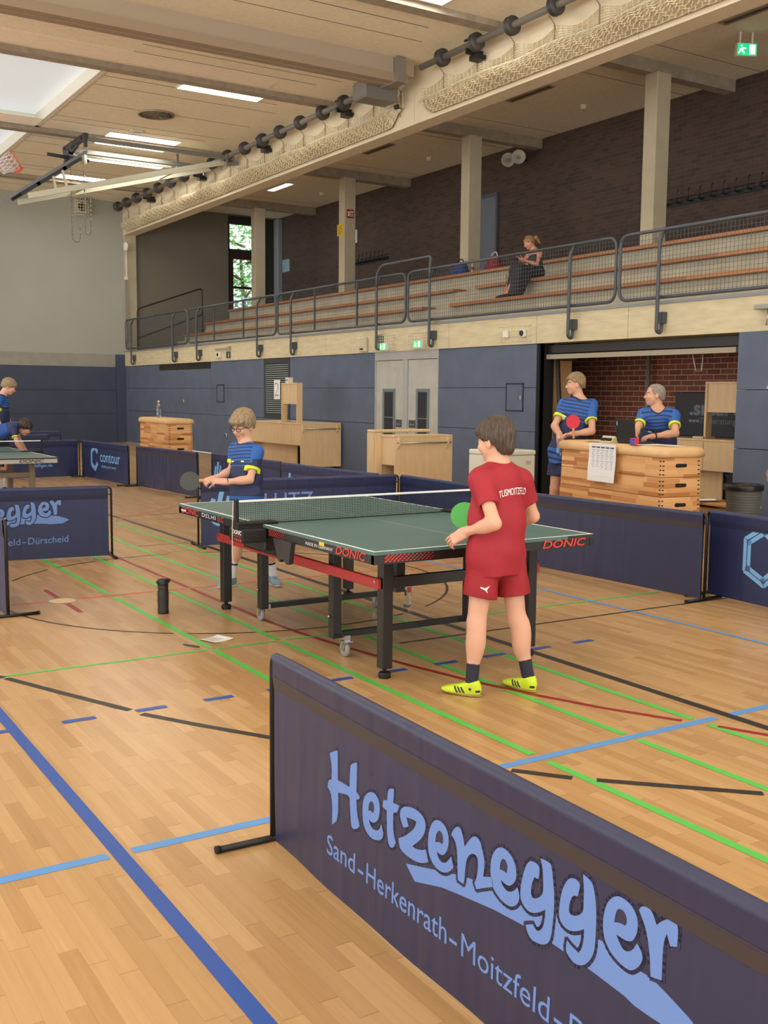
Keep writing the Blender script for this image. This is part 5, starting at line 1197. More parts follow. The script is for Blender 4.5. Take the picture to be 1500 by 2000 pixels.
# bottles and bits on the floor and boxes
t = thing('drinks_bottle', 'matt black insulated bottle standing on the floor left of the table', 'bottle', (-.97, 1.16, 0))
b = MB(); b.lathe([(.036,0),(.039,.004),(.0395,.02),(.038,.03),(.040,.12),(.040,.15),(.0375,.165),(.0365,.18),(.038,.19),(.038,.205)], 24); b.build('body', mat('bottle black', (44,41,39), .5), t)
b = MB(); b.lathe([(.036,.205),(.0385,.212),(.037,.24),(.030,.249),(.0,.25)], 24, cap=False); b.build('lid', mat('lid black', (36,34,33), .5), t)
b = MB(); b.tube(rounded([(-.034,.0,.222),(-.043,0,.228),(-.03,0,.243)], .01), .009, 8); b.tube(rounded([(.025,0,.245),(.05,0,.240),(.042,0,.222)], .01), .008, 8); b.build('carry_loop', MATS['lid black'], t)
def clear_bottle(loc, h, label, wrapper=True):
    t = thing('water_bottle', label, 'bottle', loc); k = h/.245; r = .031*k
    prof = [(r*.80,0),(r,.012*k),(r,.05*k),(r*.96,.06*k),(r,.07*k),(r,.15*k),(r*.95,.165*k),(r*.7,.19*k),(r*.42,.212*k),(r*.40,.225*k)]
    b = MB(); b.lathe(prof, 20, cap=False); b.lathe([(r*.8,0),(r*.8,.001)], 20)
    b.build('body', mat('clear plastic', (240,246,246), .05, trans=1., alpha=1.), t)
    b = MB(); b.lathe([(r*.46,.222*k),(r*.46,.243*k),(r*.4,.245*k)], 16); b.build('cap', mat('cap white', (230,232,232), .5), t)
    if wrapper:
        b = MB(); b.m(0)
        for a0, a1, z0, z1, mi in ((-165,-135,.09,.135,1),(-128,-70,.115,.155,2),(-165,-140,.135,.152,0)):
            for i in range(4):
                a, c = R(a0+(a1-a0)*i/4), R(a0+(a1-a0)*(i+1)/4); q = r+.0012
                b.m(mi).add([(q*math.cos(a),q*math.sin(a),z0*k),(q*math.cos(c),q*math.sin(c),z0*k),(q*math.cos(c),q*math.sin(c),z1*k),(q*math.cos(a),q*math.sin(a),z1*k)], [(0,1,2,3)])
        b.build('label_print', [mat('label pale', (206,214,202), .5), mat('barcode', (92,86,70), .6), mat('wrapper red', (188,60,66), .5)], t)
    return t
clear_bottle((.67, .48, 0), .25, 'clear water bottle standing on the floor behind the table legs')
clear_bottle((3.66, 13.9, 1.085), .33, 'white capped bottle on top of the far vaulting box', False)
sheet((-.965, .22, 0), .35, .165, .15, 'small white note lying on the floor in front of the table', 'note', .006)
t = thing('pen', 'dark pen lying on the floor beside the note', 'pen', (-1.17, .13, .006), R(118))
b = MB(); b.tube([(-.07,0,0),(-.055,0,0),(.05,0,0),(.064,0,0)], [.0025,.0055,.0055,.003], 8); b.build('barrel', mat('pen dark', (62,56,50), .4), t); b = MB(); b.box(-.01,.05,-.001,.001,.005,.008); b.build('clip', M_alu, t)
# ------------------------------------------------------------------ figures: smooth implicit bodies turned into meshes
F32 = np.float32
def V3(*a): return np.array(a, float)
def nrm(v): v = np.asarray(v, float); return v/max(1e-9, np.linalg.norm(v))
class Shape:
    """list of solids blended smoothly; op '+' joins, '-' cuts, '&' keeps only what lies inside"""
    def __init__(s): s.p = []
    def add(s, f, c, r, k=.02, op='+'): s.p.append((f, np.asarray(c, float), r, k, op)); return s
    def cone(s, a, b, ra, rb, k=.02, op='+', flat=None, cut=None):
        """tapered limb; flat=(axis, factor) widens its section along axis; cut=(point, normal) trims it"""
        a = np.asarray(a, float); b = np.asarray(b, float); ba = b-a; L2 = max(1e-9, ba@ba)
        def f(P):
            q = P-a
            if flat is not None: ax, fk = flat; q = q-(q@ax)[..., None]*ax*(1-1/fk)
            t = np.clip((q@ba)/L2, 0, 1); d = np.linalg.norm(q-t[..., None]*ba, axis=-1)-(ra+(rb-ra)*t)
            if cut is not None: d = np.maximum(d, (P-cut[0])@cut[1])
            return d
        m = max(ra, rb)*(flat[1] if flat else 1); return s.add(f, (a+b)/2, np.sqrt(L2)/2+m, k, op)
    def ell(s, c, rad, ax=np.eye(3), k=.02, op='+', cut=None):
        c = np.asarray(c, float); rad = np.asarray(rad, float); ax = np.asarray(ax, float)
        def f(P):
            q = (P-c)@ax.T; k0 = np.linalg.norm(q/rad, axis=-1); k1 = np.linalg.norm(q/(rad*rad), axis=-1)
            d = np.where(k0 < 1e-4, -rad.min(), k0*(k0-1)/np.maximum(k1, 1e-6))
            if cut is not None: d = np.maximum(d, (P-cut[0])@cut[1])
            return d
        return s.add(f, c, rad.max(), k, op)
    def box(s, c, half, ax=np.eye(3), rnd=.01, k=.01, op='+'):
        c = np.asarray(c, float); half = np.asarray(half, float); ax = np.asarray(ax, float)
        def f(P):
            q = np.abs((P-c)@ax.T)-half+rnd
            return np.linalg.norm(np.maximum(q, 0), axis=-1)+np.minimum(q.max(-1), 0)-rnd
        return s.add(f, c, np.linalg.norm(half), k, op)
    def plane(s, pt, n, k=.004, op='&'):
        pt = np.asarray(pt, float); n = nrm(n); return s.add(lambda P: (P-pt)@n, pt, 1e6, k, op)
    def func(s, f, c, r, k=.01, op='&'): return s.add(f, c, r, k, op)
    def mesh(s, h, disp=None):
        pos = [(c, r) for f, c, r, k, op in s.p if op == '+']
        lo = np.min([c-r for c, r in pos], 0)-4*h; hi = np.max([c+r for c, r in pos], 0)+4*h
        B = 8; nb = np.ceil((hi-lo)/(B*h)).astype(int); nn = nb*B+1
        I = np.stack(np.meshgrid(*[np.arange(n) for n in nb], indexing='ij'), -1).reshape(-1, 3)
        C = lo+(I+.5)*B*h; rad = B*h*.87
        def comb(d, g, k, op):
            if op == '+':
                t = np.clip(.5+.5*(g-d)/k, 0, 1); return g+(d-g)*t-k*t*(1-t)
            if op == '-': g = -g
            t = np.clip(.5-.5*(g-d)/k, 0, 1); return g+(d-g)*t+k*t*(1-t)
        d0 = np.full(len(C), 9.); G = []
        for f, c, r, k, op in s.p: g = f(C); G.append(g); d0 = comb(d0, g, k, op)
        act = np.abs(d0) < rad*1.9+.02
        idx = np.nonzero(act)[0]; off = np.stack(np.meshgrid(*[np.arange(B+1)]*3, indexing='ij'), -1).reshape(-1, 3)
        D = np.full((len(idx), (B+1)**3), 9., F32); PB = (lo+I[idx]*B*h)[:, None, :]+(off*h)[None]
        dc = np.abs(d0[idx])
        for (f, c, r, k, op), g in zip(s.p, G):
            gi = g[idx]; m = (gi < dc+2.6*rad+k) if op != '&' else np.ones(len(idx), bool)
            if op == '-': m = gi < 1.5*rad+k+.01
            if not m.any(): continue
            D[m] = comb(D[m], f(PB[m].reshape(-1, 3)).reshape(-1, (B+1)**3), k, op)
        if disp is not None: D += disp(PB.reshape(-1, 3)).reshape(D.shape).astype(F32)
        grid = np.full(nn, 1., F32)
        sg = np.sign(d0).reshape(nb).astype(F32)
        grid[:-1, :-1, :-1] = np.repeat(np.repeat(np.repeat(sg, B, 0), B, 1), B, 2)
        for q, i in enumerate(idx):
            a, b, c = I[i]*B; grid[a:a+B+1, b:b+B+1, c:c+B+1] = D[q].reshape(B+1, B+1, B+1)
        # surface nets
        neg = grid < 0; cnt = np.zeros(np.array(nn)-1, np.int8)
        for dx in (0, 1):
            for dy in (0, 1):
                for dz in (0, 1): cnt += neg[dx:nn[0]-1+dx, dy:nn[1]-1+dy, dz:nn[2]-1+dz]
        cell = np.argwhere((cnt > 0) & (cnt < 8)); vid = np.full(cnt.shape, -1, np.int64); vid[tuple(cell.T)] = np.arange(len(cell))
        acc = np.zeros((len(cell), 3)); num = np.zeros(len(cell))
        cor = [(x, y, z) for x in (0, 1) for y in (0, 1) for z in (0, 1)]
        val = {c: grid[tuple((cell+np.array(c)).T)] for c in cor}
        for a in cor:
            for ax in range(3):
                if a[ax]: continue
                b = list(a); b[ax] = 1; b = tuple(b); va, vb = val[a], val[b]; m = (va < 0) != (vb < 0)
                t = np.where(m, va/np.where(m, va-vb, 1), 0); p = np.array(a)+0.*np.zeros((len(cell), 3)); p[:, ax] = t
                acc[m] += p[m]; num[m] += 1
        Vt = lo+(cell+acc/num[:, None])*h
        Fs = []
        for ax in range(3):
            u, v = (ax+1) % 3, (ax+2) % 3; sl = [slice(None)]*3; sh = [slice(None)]*3; sl[ax] = slice(0, -1); sh[ax] = slice(1, None)
            ch = neg[tuple(sl)] != neg[tuple(sh)]; e = np.argwhere(ch)
            e = e[(e[:, u] > 0) & (e[:, v] > 0) & (e[:, u] < nn[u]-1) & (e[:, v] < nn[v]-1)]
            q = []
            for du, dv in ((-1, -1), (0, -1), (0, 0), (-1, 0)):
                c = e.copy(); c[:, u] += du; c[:, v] += dv; q.append(vid[tuple(c.T)])
            q = np.stack(q, 1); fl = neg[tuple(e.T)]; q[~fl] = q[~fl][:, ::-1]; Fs.append(q)
        Fs = np.concatenate(Fs); return Vt, Fs[(Fs >= 0).all(1)]
def np_obj(name, Vt, Fs, mats, parent, midx=None, relax=1, attrs=None):
    """mesh object from arrays; vertices are given in world space"""
    Vt = Vt.copy()
    for _ in range(relax):      # light smoothing of the net
        s = np.zeros_like(Vt); n = np.zeros(len(Vt))
        for a, b in ((0,1),(1,2),(2,3),(3,0)):
            np.add.at(s, Fs[:, a], Vt[Fs[:, b]]); np.add.at(s, Fs[:, b], Vt[Fs[:, a]]); np.add.at(n, Fs[:, a], 1); np.add.at(n, Fs[:, b], 1)
        Vt = Vt*.5+.5*s/np.maximum(n, 1)[:, None]
    ctr = Vt[Fs].mean(1); o0 = np.array(parent.location) if parent is not None else 0
    me = bpy.data.meshes.new(name); me.vertices.add(len(Vt)); me.vertices.foreach_set('co', (Vt-o0).astype(F32).ravel())
    me.loops.add(len(Fs)*4); me.loops.foreach_set('vertex_index', Fs.astype(np.int32).ravel())
    me.polygons.add(len(Fs)); me.polygons.foreach_set('loop_start', np.arange(len(Fs), dtype=np.int32)*4)
    me.update(calc_edges=True)
    for m in (mats if isinstance(mats, (list, tuple)) else [mats]): me.materials.append(m)
    if midx is not None: me.polygons.foreach_set('material_index', midx(ctr).astype(np.int32))
    me.polygons.foreach_set('use_smooth', np.ones(len(Fs), bool))
    for k, v in (attrs(Vt) if attrs else {}).items(): me.attributes.new(k, 'FLOAT', 'POINT').data.foreach_set('value', v.astype(F32))
    me.validate(); me.update()
    o = bpy.data.objects.new(name, me); COL.objects.link(o); o.parent = parent; return o
def paint_mat(name, base, layers, rough=.6, bump=.2, bscale=26, var=.05):
    """material whose printed areas follow signed fields stored on the mesh (inside where > 0)"""
    if name in MATS: return MATS[name]
    m = mat(name, base, rough, var=var, vscale=9, bump=bump, bscale=bscale, stretch=(1,1,.35)); nt = m.node_tree; p = nt.nodes['Principled BSDF']
    c = p.inputs['Base Color'].links[0].from_socket
    for at, rgb in layers:
        a = N(nt, 'ShaderNodeAttribute', attribute_name=at); mx = N(nt, 'ShaderNodeMixRGB'); nt.links.new(math_n(nt, 'GREATER_THAN', a.outputs['Fac'], 0.), mx.inputs[0])
        nt.links.new(c, mx.inputs[1]); mx.inputs[2].default_value = (*lin(rgb), 1); c = mx.outputs[0]
    nt.links.new(c, p.inputs['Base Color']); return m
def axes(fwd, up=(0,0,1)):
    """rows: right, forward, up"""
    f = nrm(fwd); r = nrm(np.cross(f, up)); return np.stack([r, f, np.cross(r, f)])
def head_axes(yaw, pitch=0., roll=0.):
    """yaw: degrees clockwise from +Y; pitch: degrees down; roll: degrees towards the right shoulder"""
    y, p, r = R(yaw), R(pitch), R(roll); f = V3(math.sin(y)*math.cos(p), math.cos(y)*math.cos(p), -math.sin(p)); rt = V3(math.cos(y), -math.sin(y), 0); up = np.cross(rt, f)
    return np.stack([rt*math.cos(r)-up*math.sin(r), f, up*math.cos(r)+rt*math.sin(r)])
def add_head(S_, c, A, hs, neck):
    L = lambda x, y, z: c+hs*(x*A[0]+y*A[1]+z*A[2]); e = lambda p, r, k=.02, op='+': S_.ell(L(*p), np.array(r)*hs, A, k*hs, op)
    S_.cone(neck, L(0,-.022,-.045), .054*hs, .05*hs, .025)
    e((0,-.014,.036), (.0745,.096,.078)); e((0,.022,-.03), (.061,.070,.080)); e((0,.012,-.045), (.058,.06,.055), .03)
    e((0,.060,-.094), (.026,.024,.018), .03); e((0,.080,.021), (.048,.014,.010), .02)
    for x in (-1, 1):
        e((x*.031,.099,.002), (.020,.015,.013), .012, '-'); e((x*.036,.072,-.028), (.024,.016,.018), .025); e((x*.076,-.008,-.012), (.009,.021,.034), .008); e((x*.031,.079,.001), (.014,.012,.0105), .004)
    S_.cone(L(0,.088,.004), L(0,.109,-.030), .0075*hs, .0115*hs, .010*hs); e((0,.096,-.036), (.017,.011,.008), .008)
    e((0,.090,-.0575), (.023,.0095,.0055), .006); e((0,.089,-.0665), (.020,.0095,.006), .006); e((0,.0985,-.062), (.021,.005,.0012), .003, '-')
    return L
def head_paint(c, A, hs):
    def f(P):
        q = (P-c)@A.T/hs; x = np.abs(q[:,0]); y, z = q[:,1], q[:,2]
        lips = np.minimum.reduce([.023-x, y-.086, .0095-np.abs(z+.062)-x*x*9])
        brow = np.minimum.reduce([x-.012, .050-x, y-.06, .0045-np.abs(z-.0245+.10*np.abs(x-.03))])
        return dict(lips=lips, brow=brow)
    return f
def add_hand(S_, w, d, n, side, s, curl=(20,30,20), spread=4., thumb=30., palm=.095):
    """wrist w, direction d of the metacarpals, n = normal out of the BACK of the hand, side +1: thumb lies along cross(d, n)"""
    d = nrm(d); n = nrm(np.asarray(n)-d*(np.asarray(n)@d)); t = np.cross(d, n)*side
    pl = palm*s; A = np.stack([t, d, n])
    S_.box(w+d*pl*.52, np.array([.040, pl*.55/s, .0135])*s, A, .012*s, .012*s)
    S_.cone(w-d*.02*s, w+d*.035*s, .026*s, .026*s, .02*s, flat=(t, 1.15))
    cr = curl if isinstance(curl[0], (tuple, list)) else [curl]*4
    for i, (x, ln, rd) in enumerate(((.030,.070,.0088),(.0105,.078,.009),(-.0105,.072,.0086),(-.029,.058,.0076))):
        p = w+d*pl+t*x*s; a = 0.; sp = R(spread*(1.5-i)); dd0 = nrm(d*math.cos(sp)+t*math.sin(sp))
        S_.cone(w+d*pl*.6+t*x*.85*s, p, rd*1.05*s, rd*1.08*s, .006*s)
        for q, (fr, ta) in enumerate(((.45,1.),(.30,.94),(.25,.86))):
            a += R(cr[i][q]); dd = dd0*math.cos(a)-n*math.sin(a); e = p+dd*ln*fr*s; S_.cone(p, e, rd*ta*s, rd*(ta-.07)*s, .003*s); p = e
    a = R(thumb); p = w+d*pl*.22+t*.026*s-n*.006*s; dd = nrm(d*math.cos(a)+t*math.sin(a)-n*.35); e = p+dd*.042*s; S_.cone(p, e, .0135*s, .0105*s, .012*s)
    dd2 = nrm(dd+d*.35-n*.15); e2 = e+dd2*.030*s; S_.cone(e, e2, .0102*s, .0092*s, .004*s); e3 = e2+nrm(dd2+d*.2)*.024*s; S_.cone(e2, e3, .0092*s, .0078*s, .003*s)
def add_foot(S_, an, d, s, k=.02):
    d = nrm(np.array([d[0], d[1], 0])); S_.ell(an-V3(0,0,an[2]-.035)+d*.07*s, (.04*s,.11*s,.03*s), axes(d), k)
def make_shoe(name, parent, an, d, s, mats, h=.005, pitch=0., stripes=None, L_=.265):
    """low shoe round the ankle point; mats: upper, sole, lining/laces, stripes"""
    d = nrm(np.array([d[0], d[1], 0])); A = axes(d); g = V3(an[0], an[1], an[2]-.085*s); Lh = L_*s/2
    T = lambda x, y, z: g+A[0]*x*s+d*(y*s)+V3(0,0,z*s)
    c0 = .055; S_ = Shape()
    S_.ell(T(0,-.012,.046), np.array([.038,.053,.052])*s, A, .02*s); S_.ell(T(.002,.09,.032), np.array([.047,.10,.038])*s, A, .03*s); S_.ell(T(.004,.135,.026), np.array([.047,.07,.031])*s, A, .02*s)
    S_.cone(T(0,.055,.058), T(0,-.005,.085), .036*s, .040*s, .03*s)
    S_.ell(T(0,.045,.0), np.array([.045,.125,.022])*s, A, .01*s)
    S_.cone(T(0,-.004,.07), T(0,-.008,.13), .030*s, .032*s, .006*s, '-')
    S_.plane(T(0,0,.002), (0,0,-1), .004); S_.plane(T(0,-.01,.100), d*.30+V3(0,0,1), .008)
    Vt, Fs = S_.mesh(h)
    def at(P):
        q = (P-g)@np.stack([A[0], d, V3(0,0,1)]).T/s; x = np.abs(q[:,0]); y, z = q[:,1], q[:,2]
        r = dict(sole=.018+.010*np.clip((np.abs(y-.05)-.11)*20,0,1)-z, laces=np.minimum.reduce([.016-x, y-.035, .115-y, z-.045, (np.sin(y*330)-.1)*.01]), stripes=-np.ones(len(P)))
        if stripes:
            u = y-.55*(z-.03); st = np.max([.0068-np.abs(u-.042-.022*k) for k in range(3)], 0)
            r['stripes'] = np.maximum(np.minimum.reduce([x-.018, z-.021, .060-z, st]), np.minimum.reduce([-.036-y, z-.03, .045-z, x-.012]))
        return r
    return np_obj(name, Vt, Fs, mats, parent, attrs=at)
def make_hair(parent, c, A, hs, mats, front, side, back, puff=.014, amp=.003, h=.005, fringe=0., top=.0, name='hair', recede=0.):
    S_ = Shape(); L = lambda x, y, z: c+hs*(x*A[0]+y*A[1]+z*A[2])
    S_.ell(L(0,-.014,.040+top*.4), np.array([.0745+puff*.8,.097+puff*.8,.076+puff+top])*hs, A, .02*hs)
    S_.ell(L(0,-.020,.0), np.array([.0755+puff*.12,.092+puff*.25,.080])*hs, A, .03*hs); S_.ell(L(0,-.052,-.052), np.array([.050,.052+puff*.1,.05])*hs, A, .03*hs)
    if fringe: S_.ell(L(0,.058,.058), np.array([.066+puff*.4,.040+fringe,.036])*hs, A, .02*hs)
    def cutf(P):
        q = (P-c)@A.T/hs; x = np.abs(q[:,0]); y = q[:,1]
        zl = np.interp(y, [-.11,-.06,-.03,.015,.04,.07,.12], [back,back+.004,side-.012,side,side+(.35*(front-side)),front,front])
        zl = zl+recede*np.clip((x-.02)/.05,0,1)*(y > .03)
        return (zl+.005*np.sin(q[:,0]*150+1)*(y > .02)+.004*np.sin(np.arctan2(q[:,0],y)*23)-q[:,2])*hs*.8
    S_.func(cutf, c, .5, .006*hs, '&')
    def disp(P):
        q = (P-c)@A.T/hs; ph = np.arctan2(q[:,0], q[:,1]+.045); rr = np.hypot(q[:,0], q[:,1]+.045)
        return hs*(amp*np.sin(19*ph+22*q[:,2]+1.2)*np.clip(rr*18,0,1)+.6*amp*np.sin(43*ph-35*q[:,2])*np.clip(rr*14,0,1)+.5*amp*np.sin(90*q[:,2]+14*ph)*.5)
    Vt, Fs = S_.mesh(h, disp)
    return np_obj(name, Vt, Fs, mats, parent, relax=1)
def hair_mat(name, c1, c2):
    if name in MATS: return MATS[name]
    m = bpy.data.materials.new(name); m.use_nodes = True; nt = m.node_tree; p = nt.nodes['Principled BSDF']
    tc = N(nt, 'ShaderNodeTexCoord'); mp = N(nt, 'ShaderNodeMapping'); mp.inputs['Scale'].default_value = (60, 60, 10); nt.links.new(tc.outputs['Object'], mp.inputs[0])
    nz = N(nt, 'ShaderNodeTexNoise'); nz.inputs['Scale'].default_value = 2.; nz.inputs['Detail'].default_value = 4; nt.links.new(mp.outputs[0], nz.inputs[0])
    nt.links.new(ramp(nt, nz.outputs[0], [(.3, c1), (.7, c2)]), p.inputs['Base Color']); p.inputs['Roughness'].default_value = .5
    bp = N(nt, 'ShaderNodeBump'); bp.inputs['Strength'].default_value = .7; bp.inputs['Distance'].default_value = .004; nt.links.new(nz.outputs[0], bp.inputs['Height']); nt.links.new(bp.outputs[0], p.inputs['Normal'])
    MATS[name] = m; return m
def skin_mat(name, rgb, lips, brow):
    m = paint_mat(name, rgb, [('lips', lips), ('brow', brow)], .5, .02, 180, .04); p = m.node_tree.nodes['Principled BSDF']
    p.inputs['Subsurface Weight'].default_value = .12; p.inputs['Subsurface Radius'].default_value = (1., .35, .2); p.inputs['Subsurface Scale'].default_value = .012
    return m
def shoe_mat(name, upper, sole, laces, stripe): return paint_mat(name, upper, [('laces', laces), ('stripes', stripe), ('sole', sole)], .55, .05)
def make_eyes(parent, c, A, hs, gaze=(0,0), lids=.0):
    L = lambda x, y, z: c+hs*(x*A[0]+y*A[1]+z*A[2]); o0 = np.array(parent.location)
    for x in (-1, 1):
        b = MB(); p = L(x*.031,.0805,.001)-o0; f = nrm(A[1]+A[0]*gaze[0]+A[2]*gaze[1]); r = .0118*hs
        M = frame(tuple(p), tuple(A[0]), tuple(np.cross(f, A[0]))) if False else frame(tuple(p), tuple(nrm(A[0]-f*(A[0]@f))), tuple(np.cross(f, nrm(A[0]-f*(A[0]@f)))))
        b.m(0).lathe([(r*math.sin(R(a)), r*math.cos(R(a))) for a in range(178, 34, -12)], 14, M, cap=False)
        b.m(1).lathe([(r*math.sin(R(a))*1.01, r*math.cos(R(a))*1.01) for a in range(34, 0, -8)]+[(.0001, r*1.01)], 14, M, cap=False)
        b.build('eye', [mat('eye white', (226,220,214), .3), mat('iris', (52,42,36), .2)], parent)
def fabric(name, rgb, rough=.7, bump=.25):
    return mat(name, rgb, rough, var=.06, vscale=9, bump=bump, bscale=26, stretch=(1,1,.35))
# ------------------------------------------------------------------ people
LP = (200,134,120)
SK1 = skin_mat('skin fair brown brows', (220,170,144), LP, (84,66,52)); SK1b = skin_mat('skin fair blond brows', (220,170,144), LP, (146,116,88)); SK2 = skin_mat('skin light', (212,162,136), LP, (116,88,66)); SK2d = skin_mat('skin light dark brows', (206,156,130), LP, (50,38,32))
CLUB = [('blue', (42,96,176)), ('neon', (214,232,44))]; M_club = paint_mat('club shirt navy', (34,44,84), CLUB, .65, .25); M_club2 = paint_mat('club shirt royal', (42,86,168), [('blue', (34,44,84)), ('neon', (214,232,44))], .65, .25)
S_neon = shoe_mat('neon yellow shoe', (206,228,48), (150,134,62), (150,176,60), (40,44,58)); S_grey = shoe_mat('grey blue shoe', (122,148,166), (226,226,226), (74,92,108), (60,60,60)); S_blk = shoe_mat('black shoe', (40,40,42), (214,214,212), (70,70,72), (40,40,42)); S_blkall = shoe_mat('black leather shoe', (34,34,36), (26,26,26), (34,34,36), (34,34,36))
H_brown = hair_mat('dark brown hair', (46,36,28), (92,76,62)); H_ash = hair_mat('ash blond hair', (112,92,70), (176,152,120)); H_blond = hair_mat('streaked blond hair', (92,74,52), (172,146,106)); H_grey = hair_mat('grey cropped hair', (110,98,88), (168,158,146)); H_dark = hair_mat('near black hair', (30,25,22), (66,54,46))
M_redshirt = fabric('red sports shirt', (164,33,48)); M_redshort = fabric('red shorts', (158,29,41)); M_navy = fabric('navy sports cloth', (34,44,84)); M_royal = fabric('royal blue cloth', (42,96,176)); M_neon = mat('neon yellow', (214,232,44), .6); M_navyshort = fabric('navy shorts', (36,44,82)); M_blackcl = fabric('black cloth', (40,40,42))
M_sockn = fabric('navy sock', (36,38,54)); M_sockw = fabric('white sock', (226,226,228)); M_sockb = paint_mat('white sock with dark band', (226,226,228), [('band', (36,38,54))], .8)
M_green = mat('racket green rubber', (92,196,96), .5); M_redrub = mat('racket red rubber', (214,44,66), .5); M_blkrub = mat('racket black rubber', (64,68,66), .5); M_rwood = mat('racket wood', (196,150,96), .5)
def racket(loc_grip, d, n, label, m_front, m_back, s=1.):
    """d: from the grip towards the blade, n: normal of the front face; grip end at loc_grip"""
    t = thing('table_tennis_racket', label, 'racket', loc_grip); d = nrm(d); n = nrm(np.array(n)-d*(np.array(n)@d)); x = np.cross(d, n)
    M = frame((0,0,0), tuple(x), tuple(d)); e = [(.076*s*math.cos(2*PI*k/30), .19*s+.08*s*math.sin(2*PI*k/30)) for k in range(30)]
    b = MB(); b.prism(e, M @ Matrix.Translation((0,0,-.004)), .008); b.build('blade', M_rwood, t)
    b = MB(); b.prism(e, M @ Matrix.Translation((0,0,.004)), .003); b.build('front_rubber', m_front, t)
    b = MB(); b.prism(e, M @ Matrix.Translation((0,0,-.007)), .003); b.build('back_rubber', m_back, t)
    b = MB(); b.box(-.013,.013,.0,.12*s,-.012,.012, M, bev=.005); b.build('handle', M_rwood, t); return t
